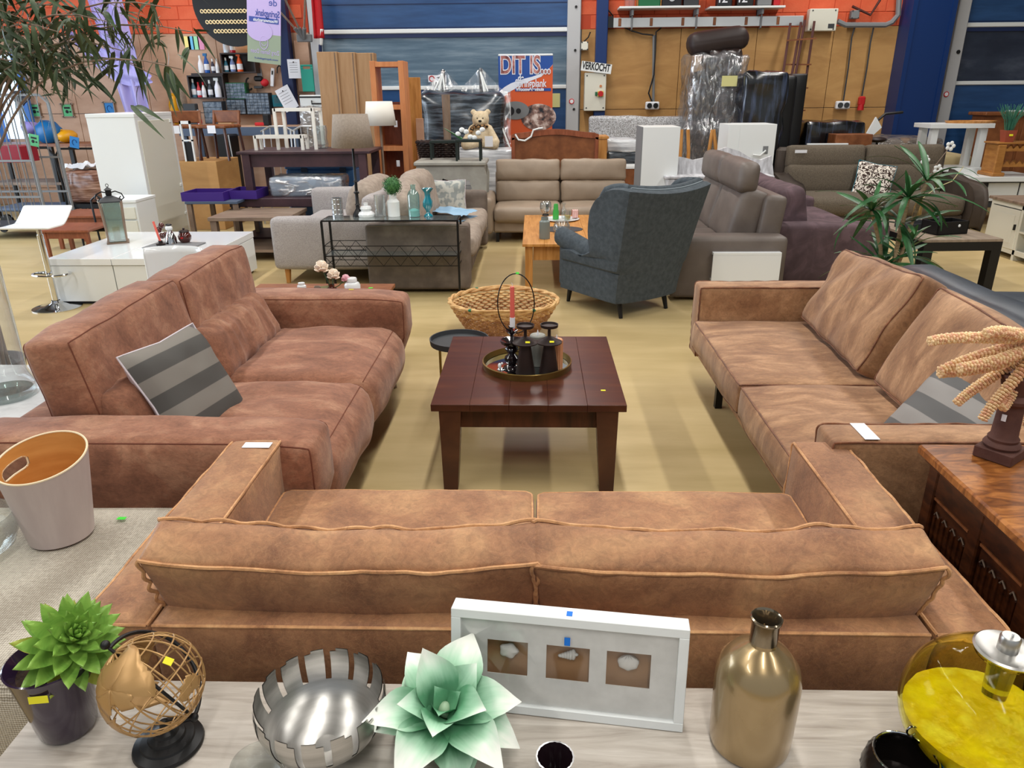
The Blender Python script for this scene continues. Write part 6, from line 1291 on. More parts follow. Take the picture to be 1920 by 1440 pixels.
# wrapped stack of chairs behind the bear
mat('wrapdark', '20262c', '6f7b86', sc=2.6, st=(1, 1, 9), rough=.22, detail=6, spec=1, lo=.45, hi=.78)
Yw = 11.65; x0, x1, z0, z1 = prect(785, 175, 945, 330, Yw); w = x1 - x0; t = thing('wrapped_chairs', 'stack of dark chairs wrapped in glossy film behind the teddy bear', 'furniture stack', ((x0 + x1) / 2, Yw + .4, 0))
mb = MB(); mb.soft((w / 2, .42, z1 / 2), .16, (.03, .05, .04), 14, (.06, 3, 8), T4(0, 0, z1 / 2)); mb.build('wrapped_bulk', 'wrapdark', t)
tops = [gy(825, 130, Yw) - t.location, gy(898, 127, Yw) - t.location]
for p in tops: MB().bar((p.x, 0, z1 * .8), (p.x, 0, p.z), .05).build('chair_leg', 'black', t, False)
def film(u, v):
    x = -w / 2 * 1.05 + w * 1.1 * u; hgt = max(z1 * 1.0, max(pt.z - abs(x - pt.x) * 1.0 for pt in tops)); zz = z1 * .15 + (hgt + .02 - z1 * .15) * v
    return (x, -.45 + .42 * v + .04 * noise.noise(Vector((u * 9, v * 9, 3))), zz)
MB().grid(film, 44, 22).build('stretch_film', 'film2', t)
for k in range(7): a = Vector((tops[k % 2].x, -.1, tops[k % 2].z - .05)); MB().tube([a, (a.x + (-.5, .45, -.3, .6, .15, .25, -.6)[k], -.5, .3 + .1 * k)], .012, 5).build('film_fold', 'white', t)
t, w, h = TH2('warning_label', 'white notice with a red prohibition sign on the blue sectional door', 'sign', 803, 141, 837, 154, 13.02); MB().box(-w / 2, w / 2, -.01, 0, 0, h).build('plate', 'paper', t, False); MB().tube([(-w * .3 + .04 * math.cos(a), -.012, h / 2 + .04 * math.sin(a)) for a in [k * .52 for k in range(12)]], .008, 5, True).build('ring', 'flagred', t); MB().box(0, w * .4, -.012, -.01, h * .55, h * .7).build('text_line', 'ink', t, False)
# tall grey cone object
c = gy(840, 290, 10.3); t = thing('cone_vase', 'slim tapering grey-brown wooden column in front of the wrapped chairs', 'ornament', (c.x, 10.3, 0)); MB().cyl((0, 0, 0), .035, gy(840, 177, 10.3).z, .055, 12).build('shaft', 'wood_ashy', t)
# grey carved side table with dark frame tables and basket on it
mat('greywash', '8f8c83', 'a4a198', sc=4, rough=.7)
Ys = 9.3; x0, x1, z0, z1 = prect(783, 303, 908, 400, Ys); w = x1 - x0; t = thing('opium_table', 'grey-washed table with curved opium legs behind the grey-brown sofa', 'table', ((x0 + x1) / 2, Ys, 0)); h = z1
MB().box(-w / 2 - .03, w / 2 + .03, -.03, .58, h - .05, h, .012).build('top', 'greywash', t, False)
pl_ = [(-w / 2, h - .05), (-w / 2 - .035, h - .18), (-w / 2 - .02, h * .45), (-w / 2 + .06, .12), (-w / 2 + .02, 0), (-w / 2 + .13, 0), (-w / 2 + .15, .15), (-w / 2 + .11, h * .5), (-w / 2 + .18, h - .22), (-w / 2 + .30, h - .24), (-w * .12, h - .20), (0, h - .23)]
for y in (0, .5): MB().prism(pl_ + [(-a, b) for a, b in reversed(pl_[:-1])], y, y + .06, 'y').build('carved_apron_and_legs', 'greywash', t, False)
for x in (-w / 2, w / 2 - .04): MB().box(x, x + .04, .06, .5, h - .22, h - .05).build('side_apron', 'greywash', t, False)
zo = h; ox = t.location.x
mat('dkgreen', '16221e', rough=.4)
for (px0, pyt, px1, dy, lb) in ((805, 264, 858, .28, 'dark green-black nesting table, left, on the grey-washed table'), (853, 262, 902, .04, 'dark green-black nesting table, right, on the grey-washed table')):
    Y = Ys + dy; x0, x1, _, z1 = prect(px0, pyt, px1, pyt + 10, Y); w_ = x1 - x0; t = thing('nesting_table', lb, 'side table', ((x0 + x1) / 2, Y, zo)); hh_ = z1 - zo; MB().box(-w_ / 2, w_ / 2, 0, .24, hh_ - .03, hh_, .004).build('top', 'dkgreen', t, False); legs4(t, w_, .24, hh_ - .03, .025, 'dkgreen', .015)
    zn = hh_ + zo; nx_ = t.location.x
x0, x1, z0, z1 = prect(778, 285, 858, 311, 9.9); t, P_ = basket('wicker_planter', 'dark brown rectangular wicker planter behind the dark green nesting tables', ((x0 + x1) / 2, 10.15, 0), (x1 - x0) / 2, .18, .28, 'matt_brown', 'matt_brown', .8, 20, 10, 0, .012, 0.0); t.location.z = z0
t = thing('orchid', 'white artificial orchid lying on the right dark green nesting table', 'plant', (nx_ - .08, Ys + .16, zn))
for k in range(7): MB().ball((-.05 + .05 * k, 0, .06 + .05 * math.sin(k * 1.3)), (.035, .02, .03), 8, 5).build('bloom', 'white', t)
for k in range(5): MB().tube([(0, 0, .0), (-.1 - .03 * k, 0, .05 + .02 * k)], .014, 5, rf=lambda q: .016 * (1 - q) + .003).build('leaf', 'drac', t)
# wrapped white stack under the bear
mat('wrapwhite', '9b9ea4', 'eef1f4', sc=2, st=(1, 1, 12), rough=.2, detail=5, spec=1)
Yb = 10.6; x0, x1, z0, z1 = prect(848, 281, 962, 330, Yb); w = x1 - x0; t = thing('film_package', 'stack of panels wrapped in shiny film, the teddy bear sitting on it', 'package', ((x0 + x1) / 2, Yb + .3, 0)); mb = MB(); mb.soft((w / 2, .3, z1 / 2), .03, (0, .02, 0), 14, (.015, 6, 2), T4(0, 0, z1 / 2)); mb.build('bundle', 'wrapwhite', t); zbear = z1
# teddy bear
mat('fur', 'c9b695', 'ddccae', sc=30, rough=1, bump=.8, bsc=90)
bs = gy(902, 281, 10.8); t = thing('teddy_bear', 'cream teddy bear with a checked scarf sitting on the wrapped panels', 'soft toy', (bs.x, 10.85, zbear)); k_ = (gy(902, 202, 10.8).z - zbear) / .78
mb = MB(); B = lambda x, y, z, a, b, c_: mb.ball((x * k_, y * k_, z * k_), (a * k_, b * k_, c_ * k_), 16, 12)
B(0, .02, .24, .20, .17, .24); B(0, -.01, .56, .175, .16, .165); B(0, -.14, .51, .085, .07, .065); B(-.145, .02, .70, .06, .035, .06); B(.145, .02, .70, .06, .035, .06)
for s_ in (-1, 1):
    for q in range(6): f = q / 5; B(s_ * (.17 + .15 * f), -.04 - .10 * f, .38 - .24 * f, .075 - .01 * f, .075, .08)
    for q in range(6): f = q / 5; B(s_ * (.13 + .15 * f), -.08 - .22 * f, .10 - .01 * f, .095, .10, .09)
    B(s_ * .30, -.34, .11, .085, .055, .11)
o = mb.build('body', 'fur', t); md = o.modifiers.new('r', 'REMESH'); md.mode = 'VOXEL'; md.voxel_size = .014; md.use_smooth_shade = True; o.modifiers.new('sm', 'SMOOTH').iterations = 4
for s_ in (-1, 1): MB().ball((s_ * .055 * k_, -.155 * k_, .585 * k_), .014 * k_, 8, 6).build('eye', 'black', t)
MB().ball((0, -.21 * k_, .535 * k_), (.035 * k_, .025 * k_, .024 * k_), 10, 7).build('nose', 'black', t)
mat('check', '2a2018', 'b98f60', sc=40, rough=.8, lo=.48, hi=.52, detail=0)
MB().tube([(.155 * k_ * math.cos(a), -.01 + .15 * k_ * math.sin(a), (.42 - .02 * math.sin(a)) * k_) for a in [q * .35 for q in range(18)]], .022, 6, True).tube([(-.15 * k_, -.1, .42 * k_), (-.2 * k_, -.1, .32 * k_)], .03, 6).build('scarf', 'check', t)
MB().box(.10 * k_, .26 * k_, -.40 * k_, -.395 * k_, .06 * k_, .26 * k_).build('price_card', 'paper', t, False)
# banner
mat('ban_blue', '1c4a98', rough=.45); mat('ban_orange', 'd2592a', rough=.45); mat('ban_white', 'dfe3ee', rough=.45); mat('photo_mix', '1d2028', 'd9c8c0', sc=9, rough=.5, c3='8a6a60', detail=3); mat('letter_pic', '5c2a2e', 'd3a09a', sc=7, rough=.5, c3='a86a64')
Yn = 12.55; x0, x1, z0, z1 = prect(935, 101, 1036, 245, Yn); w = x1 - x0; zc0 = .10; t = thing('roll_up_banner', 'blue and orange roll-up banner reading DIT IS... behind the headboard', 'banner', ((x0 + x1) / 2, Yn, 0)); H_ = z1
MB().box(-w / 2, w / 2, -.08, .10, 0, .09, .02).build('base', 'alu', t, False); MB().box(-w / 2, w / 2, -.012, .012, H_ - .03, H_, .008).build('top_rail', 'white', t, False); MB().bar((0, .03, .05), (0, .01, H_), .02).build('pole', 'alu', t, False)
zb0, zb1 = .09, H_ - .03
def bx(px): return (gy(px, 170, Yn).x - t.location.x)
def bz_(py): return gy(985, py, Yn).z
MB().box(-w / 2, w / 2, -.003, .003, zb0, zb1).build('cloth', 'ban_orange', t, False)
sw = [(1036, 121), (1030, 128), (1022, 133), (1012, 139), (998, 144), (985, 147), (972, 151), (958, 156), (946, 163), (935, 172)]
MB().prism([(bx(935), zb1), (bx(1036), zb1)] + [(bx(a), bz_(b)) for a, b in sw], -.006, -.003).build('blue_field', 'ban_blue', t, False)
lw_ = [(935, 192), (941, 184), (953, 173), (967, 166), (976, 159), (992, 153), (1015, 144), (1034, 124)]
MB().prism([(bx(a), bz_(b)) for a, b in sw] + [(bx(a), bz_(b)) for a, b in lw_], -.008, -.006).build('white_swoosh', 'ban_white', t, False)
text('DIT IS...', .36, 'ban_white', t, (bx(938), -.012, bz_(137)), sx=.68, bold=.020, ext=.0005); text('DIT IS...', .36, 'letter_pic', t, (bx(938), -.014, bz_(137)), sx=.68, bold=.006, ext=.0005)
text('de', .13, 'ban_white', t, (bx(971), -.014, bz_(151.5)), sx=.75, bold=.004); text('Springplank', .16, 'ban_white', t, (bx(966), -.014, bz_(163)), sx=.66, bold=.003)
MB().box(bx(966), bx(1033), -.010, -.008, bz_(171), bz_(165.5)).build('blue_strip', 'ban_blue', t, False); text('Woonwarenhuis', .062, 'ban_white', t, (bx(967.5), -.014, bz_(170.2)), sx=1.05, bold=.003)
MB().lathe([(0, 0), (.28, 0), (.28, .004), (0, .004)], 32, T4(bx(1010), -.006, bz_(220), R(90)) @ Matrix.Diagonal((1, .72, 1, 1)), cap=False).build('photo_print', 'photo_mix', t, False)
MB().lathe([(0, 0), (.22, 0), (.22, .004), (0, .004)], 32, T4(bx(966), -.010, bz_(207), R(90)) @ Matrix.Diagonal((1, .62, 1, 1)), cap=False).build('grey_print', 'mgrey', t, False)
for px, r_ in ((956, .07), (972, .04)): MB().lathe([(0, 0), (r_, 0), (r_, .003), (0, .003)], 24, T4(bx(px), -.015, bz_(208), R(90)), cap=False).build('round_print', 'ink', t, False)
mat('noteyellow', 'cdc98a', rough=.7); PT('notice', 'pale yellow notice on the blue door right of the banner', 'notice', 'noteyellow', 1034, 175, 1050, 201, 13.03, .005, 0)
# headboard and brown box right of it
Yh = 10.35; x0, x1, z0, z1 = prect(959, 242, 1122, 310, Yh); w = x1 - x0; h = z1; t = thing('headboard', 'brown wooden headboard with a curved top behind the taupe sofa', 'headboard', ((x0 + x1) / 2, Yh, 0))
arc_ = [(-w / 2 + w * k / 20, h - .05 + .05 * math.sin(math.pi * k / 20) ** 2 if 0 < k < 20 else h - .07) for k in range(21)]
MB().prism([(-w / 2, 0), (w / 2, 0)] + list(reversed(arc_)), 0, .04).build('board', 'wood_brown', t, False); MB().prism(arc_ + [(a, b - .07) for a, b in reversed(arc_)], -.02, 0).build('top_moulding', 'redwood', t, False)
for x in (-w / 2, w / 2 - .05): MB().box(x, x + .05, -.02, 0, 0, h - .10, .006).build('post', 'redwood', t, False)
c = gy(1000, 262, Yh - .03); t = thing('cable', 'white cable loop hanging over the brown headboard', 'cable', c); MB().tube([gy(*p, Yh - .04) - c for p in ((966, 252), (972, 262), (984, 264), (996, 256), (1000, 244), (1010, 241), (1018, 240))], .012, 6).build('cord', 'white', t)
t, w, h = TH2('cabinet', 'brown carton-coloured cabinet at the right end of the headboard', 'cabinet', 1122, 256, 1138, 310, 10.5, True); MB().box(-w / 2, w / 2, 0, .5, 0, h - .03).build('carcass', 'wood_oak', t, False); MB().box(-w / 2 - .01, w / 2 + .02, -.01, .5, h - .03, h).build('top', 'wood_oak', t, False)
# bubble wrap rolls and panels
mat('bubble', '8c8a88', 'd9dade', sc=60, rough=.15, detail=1, spec=1, alpha=.85, bump=.8, bsc=60)
Yu = 11.8; x0, x1, z0, z1 = prect(1105, 218, 1300, 262, Yu); w = x1 - x0; t = thing('bubble_wrap', 'long bubble-wrapped panel leaning along the plywood', 'package', ((x0 + x1) / 2, Yu, 0)); mb = MB(); mb.soft((w / 2, .10, z1 / 2), .04, (0, .02, 0), 22, (.04, 2.5, 5), T4(0, .1, z1 / 2)); mb.build('wrap', 'bubble', t)
for k, (py0, py1, m_, lb) in enumerate(((261, 285, 'wrapwhite', 'upper silvery wrapped panel beside the headboard'), (285, 312, 'wrapdark', 'lower dark wrapped panel beside the headboard'))):
    x0, x1, z0, z1 = prect(1138, py0, 1196, py1, 10.9); t = thing('film_package', lb, 'package', ((x0 + x1) / 2, 11.1, 0 if k else z0)); zz = z1 - (0 if k else z0); mb = MB(); mb.soft(((x1 - x0) / 2, .2, zz / 2), .03, (0, 0, .01), 8, (.015, 6, k), T4(0, 0, zz / 2)); mb.build('bundle', m_, t)
t, w, h = TH2('stool', 'orange-brown upholstered stool with white top behind the taupe sofa', 'stool', 1172, 312, 1194, 360, 10.5, True); MB().box(-w / 2, w / 2, 0, .4, h * .55, h - .03).build('apron', 'wood_brown', t, False); MB().box(-w / 2 - .01, w / 2 + .01, -.01, .41, h - .03, h).build('top', 'white', t, False); legs4(t, w, .4, h * .55, .04, 'dark_wood')
# white tall box
Yx = 9.0; t = thing('tall_unit', 'upright white melamine unit between the taupe sofa and the white-washed headboard', 'cabinet', (0, 0, 0)); x0, x1, z0, z1 = prect(1203, 238, 1272, 360, Yx); t.location = ((x0 + x1) / 2, Yx, 0); w = x1 - x0; MB().box(-w / 2, w / 2, 0, .50, .0, z1, .003).build('body', 'white', t, False); MB().box(-w / 2 - .012, -w / 2, 0, .50, 0, z1, .002).build('side_panel', 'mgrey', t, False)
# white-washed desk/headboard
mat('whitewash', 'a9a8ab', 'd8d8dc', sc=3, st=(8, 1, 2), rough=.6, detail=7)
Yd = 8.9; x0, x1, z0, z1 = prect(1246, 330, 1450, 360, Yd); w = x1 - x0; t = thing('washed_bed', 'white-washed wooden bed headboard with scrolled top behind the dark taupe sofa', 'headboard', ((x0 + x1) / 2, Yd, 0)); zt_ = z1; O = t.location
MB().box(-w / 2, w / 2, -.02, .35, zt_ - .03, zt_, .005).build('ledge', 'whitewash', t, False); MB().box(-w / 2 + .06, w / 2, .0, .3, 0, zt_ - .03).build('lower_body', 'whitewash', t, False); MB().box(-w / 2 + .03, -w / 2 + .12, -.01, .3, 0, zt_ - .03, .01).build('corner_post', 'whitewash', t, False)
cp = [(1254, 328), (1258, 300), (1275, 294), (1285, 296), (1300, 300), (1318, 296), (1340, 283), (1362, 276), (1385, 283), (1405, 295), (1425, 300), (1446, 292), (1450, 330)]
MB().prism([(gy(a, b, Yd + .3).x - O.x, gy(a, b, Yd + .3).z) for a, b in cp], .28, .33).build('scrolled_board', 'whitewash', t, False)
Yz = 9.6; t = thing('white_box', 'white box cabinet standing behind the scrolled white-washed headboard', 'cabinet', (0, 0, 0)); x0, x1, z0, z1 = prect(1384, 233, 1452, 330, Yz); t.location = ((x0 + x1) / 2, Yz, 0); w = x1 - x0; MB().box(-w / 2, w / 2, 0, .5, 0, z1, .003).build('body', 'white', t, False); MB().box(-w / 2 - .14, -w / 2 - .0, .0, .5, 0, z1 - .002, .002).build('side_panel', 'white', t, False)
zz = gy(1430, 282, Yz).z; MB().box(w * .18, w * .32, -.006, 0, zz - .04, zz + .05).build('socket_plate', 'mgrey', t, False); MB().tube([(w * .25, -.02, zz), (w * .1, -.03, zz - .06), (-w * .1, -.03, zz - .05)], .012, 6).build('cable', 'white', t)
# easel legs
for k, (a, b) in enumerate(((1276, 1278), (1291, 1290), (1329, 1336), (1343, 1338))):
    c0 = gy(a, 285, 10.4); c1 = gy(b, 243, 10.4); o = thing('beech_rod', ('first', 'second', 'third', 'fourth')[k] + ' slim beech leg from the left, upturned before the wrapped chairs', 'furniture leg', (c0.x, 10.4, 0)); MB().tube([(0, 0, 0), (0, 0, c0.z), (c1.x - c0.x, 0, c1.z)], .024, 8).build('leg', 'wood_oak', o)
# wrapped brown chairs + bolster
mat('wrapbrown2', '2c1f1c', '6b5a58', sc=3, st=(2, 1, 4), rough=.25, detail=5, spec=1, lo=.45, hi=.8); mat('chairbrown', '2e2220', rough=.5); mat('wrapblack', '0c0d10', '4d5a78', sc=2.2, st=(7, 1, .7), rough=.2, detail=6, spec=1, lo=.52, hi=.8)
Yr = 11.3; t = thing('wrapped_armchairs', 'brown chairs stacked and wrapped in film with a yellow note, topped by a dark bolster', 'furniture stack', (gy(1345, 200, Yr).x, Yr, 0)); O = t.location
def soft_px(name, m, px0, py0, px1, py1, Y, d, nz_=(.04, 3, 1), r=.06, zmin=None, n=12):
    x0, x1, z0, z1 = prect(px0, py0, px1, py1, Y); z0 = zmin if zmin is not None else z0; mb = MB(); mb.soft(((x1 - x0) / 2, d / 2, (z1 - z0) / 2), r, (0, .02, 0), n, nz_, T4((x0 + x1) / 2 - t.location.x, Y + d / 2 - t.location.y, (z0 + z1) / 2 - t.location.z)); return mb.build(name, m, t)
soft_px('left_chair', 'wrapbrown2', 1293, 133, 1345, 285, Yr + .1, .5, zmin=0); soft_px('right_chair', 'wrapbrown2', 1340, 140, 1395, 290, Yr, .5, zmin=0); soft_px('wrapped_cushion', 'wrapbrown2', 1326, 88, 1392, 142, Yr - .02, .35, (.05, 6, 3))
soft_px('film', 'film2', 1290, 100, 1398, 290, Yr - .08, .7, (.08, 5, 6), zmin=.02, n=18); x0, x1, z0, z1 = prect(1353, 142, 1382, 162, Yr - .16); MB().box(x0 - O.x, x1 - O.x, -.17, -.165, z0, z1).build('yellow_note', 'noteyellow', t, False)
zb_ = gy(1340, 90, Yr).z
t = thing('bolster', 'thick dark brown bolster cushion on top of the wrapped chairs', 'cushion', gy(1345, 77, Yr + .15), rot=(0, R(-7), 0)); mb = MB(); x0, x1, z0, z1 = prect(1289, 62, 1401, 92, Yr); mb.soft(((x1 - x0) / 2, .2, .15), .12, (.01, 0, .01), 12, (.015, 4, 1)); mb.build('body', 'chairbrown', t)
t = thing('wrapped_sofa_end', 'upended black sofa wrapped in film, right of the wrapped brown chairs', 'furniture stack', (gy(1440, 200, 11.0).x, 11.0, 0)); soft_px('body', 'black', 1402, 141, 1486, 330, 11.0, .55, (.02, 3, 2), zmin=0); soft_px('side', 'black', 1470, 138, 1504, 330, 11.15, .6, (.0, 3, 2), .03, zmin=0); soft_px('film', 'wrapblack', 1389, 134, 1470, 328, 10.93, .3, (.06, 4, 7), zmin=.02, n=16)
# rods
t = thing('rod_rack', 'rust-brown metal rods tied with crossbars leaning on the plywood', 'trellis', (gy(1500, 150, 12.7).x, 12.7, 0)); O = t.location; mat('rust', '4a1f18', rough=.6)
for a, b, c_, d_ in ((1482, 44, 1468, 140), (1502, 42, 1483, 150), (1509, 38, 1490, 150), (1527, 40, 1500, 225)): MB().bar(gy(a, b, 12.75) - O, gy(c_, d_, 12.5) - O, .035).build('rod', 'rust', t, False)
for a, b, c_, d_ in ((1475, 76, 1530, 72), (1470, 121, 1521, 121), (1488, 165, 1515, 165), (1495, 207, 1510, 207)): MB().bar(gy(a, b, 12.6) - O, gy(c_, d_, 12.6) - O, .022).build('crossbar', 'wood_brown', t, False)
MB().bar(gy(1500, 225, 12.5) - O, (gy(1500, 225, 12.5).x - O.x, -.3, 0), .035).build('rod', 'rust', t, False)
# wall ladder under the shelf
t = thing('ladder', 'aluminium ladder hung horizontally under the shelf on the orange wall', 'ladder', gy(1320, 40, 12.85)); O = t.location
for z0_, z1_ in ((-.085, -.03), (.03, .085)): pass
x0, x1, z0, z1 = prect(1150, 31, 1507, 50, 12.8); x0 -= O.x; x1 -= O.x; z0 -= O.z; z1 -= O.z
MB().box(x0, x1, -.03, .0, z0, z1, .006).build('stile', 'alu', t, False); MB().box(x0 - .08, x0, -.035, .01, z0, z1 + .02).build('end_cap', 'black', t, False)
for k in range(6): x = x0 + .08 + k * (x1 - x0 - .2) / 5.6; MB().box(x, x + .045, -.04, -.028, z0 + .02, z1 - .01, .004).build('rung_end', 'wood_brown', t, False)
for px in (1185, 1306, 1427): x = gy(px, 40, 12.8).x - O.x; MB().tube([(x, -.02, z1 + .12), (x, -.06, z1), (x, -.06, z0 - .02), (x, .0, z0 - .03)], .012, 6).build('hook', 'mgrey', t)
t = thing('storage_shelf', 'long white shelf above the ladder on the orange wall', 'shelf', gy(1316, 14, 12.75)); O = t.location
for a, b in ((1161, 1312), (1330, 1471)): x0, x1, z0, z1 = prect(a, 11.5, b, 15.5, 12.7); MB().box(x0 - O.x, x1 - O.x, -.1, .27, z0 - O.z, z1 - O.z, .003).build('board', 'white', t, False)
for px in (1185, 1306, 1427): x = gy(px, 22, 12.8).x - O.x; MB().box(x - .015, x + .015, -.05, .25, -.10, -.02).box(x - .015, x + .015, .22, .25, -.22, -.02).build('bracket', 'mgrey', t, False)
zS = gy(1316, 11.5, 12.7).z
for px0, px1, hh_, m_, nm, cat, lb in ((1172, 1190, .12, 'clear', 'glass_pot', 'jar', 'clear glass pot at the left end of the high white shelf'), (1196, 1238, .30, 'org_green', 'crate', 'crate', 'green crate with wooden ends on the high white shelf'), (1240, 1278, .30, 'org_black', 'power_supply', 'device', 'black device with a round dial on the high white shelf'), (1282, 1310, .26, 'dgrey', 'machine', 'device', 'dark machine with orange part on the high white shelf'),
      (1345, 1372, .32, 'org_black', 'tool_case', 'case', 'black tool case with white characters, left of two on the shelf'), (1382, 1412, .32, 'black', 'tool_case', 'case', 'black tool case with white characters, right of two on the shelf'), (1420, 1446, .28, 'mgrey', 'bin', 'bin', 'grey bin near the right end of the high white shelf'), (1450, 1462, .22, 'flagred', 'can', 'can', 'red can at the right end of the high white shelf')):
    x0, x1, _, _ = prect(px0, 0, px1, 11, 12.75); w = x1 - x0; t = thing(nm, lb, cat, ((x0 + x1) / 2, 12.72, zS)); MB().box(-w / 2, w / 2, 0, .18, 0, hh_, .012).build('body', m_, t, False)
    if 'dial' in lb: MB().lathe([(0, 0), (.05, 0), (.05, .01), (0, .01)], 20, T4(0, 0, .12, R(90)), cap=False).build('dial', 'alu', t)
    if 'characters' in lb: text('FZ', .12, 'paper', t, (-w / 2 + .01, -.004, .05), rot=(R(90), R(-90) * 0, 0), bold=.004)
    if 'orange part' in lb: MB().ball((.0, -.0, .2), (.06, .05, .05)).build('orange_cover', 'orange_block', t)
    if 'wooden' in lb:
        for x in (-w / 2 - .01, w / 2): MB().box(x, x + .012, -.005, .185, 0, hh_ + .01).build('end_board', 'pine', t, False)
# electrical boxes and pipes on the right of the orange wall
def cbox(name, label, px0, py0, px1, py1, m='cream', Y=12.82, d=.14, cat='electrical box'):
    t, w, h = TH2(name, label, cat, px0, py0, px1, py1, Y); MB().box(-w / 2, w / 2, 0, d, 0, h, .008).build('case', m, t, False)
    for x in (-w * .4, w * .4):
        for z in (h * .08, h * .92): MB().lathe([(0, 0), (.012, 0), (.01, .006), (0, .006)], 8, T4(x, 0, z, R(90)), cap=False).build('screw', 'dgrey', t)
    return t, w, h
t, w, h = cbox('junction_box', 'large pale grey junction box at the right end of the ladder', 1517, 16, 1570, 58); MB().box(w * .2, w * .42, -.004, 0, h * .12, h * .32).build('type_plate', 'dgrey', t, False)
t, w, h = cbox('control_cabinet', 'pale grey control cabinet with a yellow and red switch under the VERKOCHT board', 1096, 136, 1136, 208, 'cream', 12.75, .2)
MB().box(w * .12, w * .38, -.03, 0, h * .38, h * .52).build('yellow_plate', mat('yel', 'e0c420', rough=.4).name and 'yel', t, False); MB().lathe([(0, 0), (.045, 0), (.04, .04), (0, .04)], 16, T4(w * .25, -.03, h * .45, R(90)), cap=False).build('red_knob', 'red', t); MB().box(-.0, w * .1, -.02, 0, h * .40, h * .5).build('green_switch', 'org_green', t, False); MB().lathe([(0, 0), (.02, 0), (.02, .01)], 10, T4(w * .25, 0, h * .65, R(90)), cap=True).build('lamp', 'orangewood', t)
cb = t
t, w, h = TH2('sold_board', 'white board with black letters VERKOCHT on top of the control cabinet', 'sign', 1089, 121, 1146, 137, 12.72); t.rotation_euler = (0, R(7), 0); t.location.z += .03; MB().box(-w / 2, w / 2, 0, .02, -.02, h * .98, .002).build('board', 'white', t, False); text('VERKOCHT', .15, 'ink', t, (-w / 2 + .015, -.002, .012), sx=.56, bold=.004, shear=-.0)
t, w, h = cbox('switch_box', 'small pale socket box beside the blue post, above the VERKOCHT board', 1090, 78, 1103, 94, 'cream', 12.85, .1)
t, w, h = cbox('relay_box', 'small grey relay box among the conduits on the orange wall', 1597, 19, 1612, 35, 'mgrey', 12.85, .1)
def pipe(name, label, pts, r, m, Y=12.9, cat='cable'):
    c = gy(*pts[0], Y); t = thing(name, label, cat, c); MB().tube([gy(*p, Y) - c for p in pts], r, 7).build('run', m, t); return t
pipe('conduit', 'thick grey conduit curving from the junction box to the blue column', ((1570, 40), (1585, 47), (1660, 47), (1672, 42), (1684, 28), (1687, -20)), .04, 'mgrey', 12.88, 'pipe')
pipe('power_cable', 'black cable drop to the white double socket', ((1604, 45), (1597, 70), (1590, 130), (1581, 190)), .012, 'dgrey'); pipe('power_cable', 'black cable drop to the red socket', ((1640, 42), (1632, 80), (1625, 130), (1616, 180)), .012, 'dgrey')
pipe('power_cable', 'looping black cable below the left end of the ladder', ((1170, 51), (1185, 58), (1205, 64), (1225, 66)), .012, 'black'); pipe('power_cable', 'long dark cable down the centre of the ochre plywood', ((1240, 52), (1230, 60), (1229, 90), (1226, 140), (1216, 175), (1223, 192)), .012, 'black'); pipe('trunking', 'narrow grey cable trunking down the ochre plywood', ((1226, 66), (1225, 192)), .022, 'mgrey', 12.93, 'pipe')
pipe('power_cable', 'black cable from the blue post down to the ladder end', ((1127, 2), (1138, 15), (1150, 31)), .010, 'black'); pipe('power_cable', 'short black cable hanging at the blue post', ((1093, 80), (1103, 70), (1107, 60)), .010, 'black')
pipe('pipe', 'rusty pipe crossing the orange wall above the conduit', ((1598, 12), (1632, 28), (1650, 0)), .02, 'rust', 12.9, 'pipe')
def sock(label, px, py, m): 
    c = gy(px, py, 12.9); t = thing('power_socket', label, 'socket', c); MB().box(-.11, .11, -.03, .05, -.06, .06, .015).build('case', 'paper', t, False)
    for x in (-.05, .05): MB().lathe([(0, 0), (.04, 0), (.04, .02), (0, .02)], 16, T4(x, -.03, 0, R(90)), cap=False).build('outlet', m, t)
sock('double socket with black outlets at the foot of the dark cable', 1223, 198, 'black'); sock('white double socket on the ochre plywood by the blue column', 1580, 197, 'dgrey')
c = gy(1614, 193, 12.9); t = thing('power_socket', 'red industrial socket beside the white double socket', 'socket', c); MB().box(-.05, .05, -.06, .03, -.04, .10, .02).build('case', 'red', t, False); MB().lathe([(.045, 0), (.05, -.09), (0, -.09)], 14, T4(0, -.02, -.02)).build('plug', 'red', t)
# dark furniture heap behind the brown sofa
t = thing('wrapped_table', 'black film-wrapped table heap behind the brown woven sofa', 'furniture stack', (gy(1550, 250, 11.3).x, 11.3, 0)); x0, x1, z0, z1 = prect(1506, 228, 1618, 300, 11.3); t.location.x = (x0 + x1) / 2; mb = MB(); mb.soft(((x1 - x0) / 2, .35, z1 / 2), .04, (0, .02, 0), 14, (.03, 4, 6), T4(0, .3, z1 / 2)); mb.build('bulk', 'wrapblack', t)
MB().prism([(.40, z1 - .22), (.52, z1 + .06), (.62, z1 - .08), (.44, z1 - .26)], -.10, -.06).build('white_corner', 'white', t, False); MB().tube([(.55, -.05, z1), (.66, -.05, z1 + .10), (.9, -.05, z1 + .12)], .02, 6).build('handlebar', 'black', t)
PT('plank_box', 'olive-brown wooden crate behind the left half of the brown woven sofa', 'crate', 'wood_brown', 1566, 252, 1635, 282, 10.9, .3, .004, floor=True); PT('white_board', 'white panel edge behind the brown woven sofa', 'board', 'white', 1514, 269, 1590, 283, 10.84, .05, .003, floor=True)
c = gy(1645, 262, 11.0); t = thing('saddle', 'dark bicycle saddle sticking up behind the brown woven sofa', 'saddle', c); MB().ball((0, 0, 0), (.13, .1, .04), 14, 8).build('seat', 'matt_brown', t); MB().cyl((0, 0, -c.z + .0), .015, c.z - .02, seg=8).build('post', 'blackmetal', t)
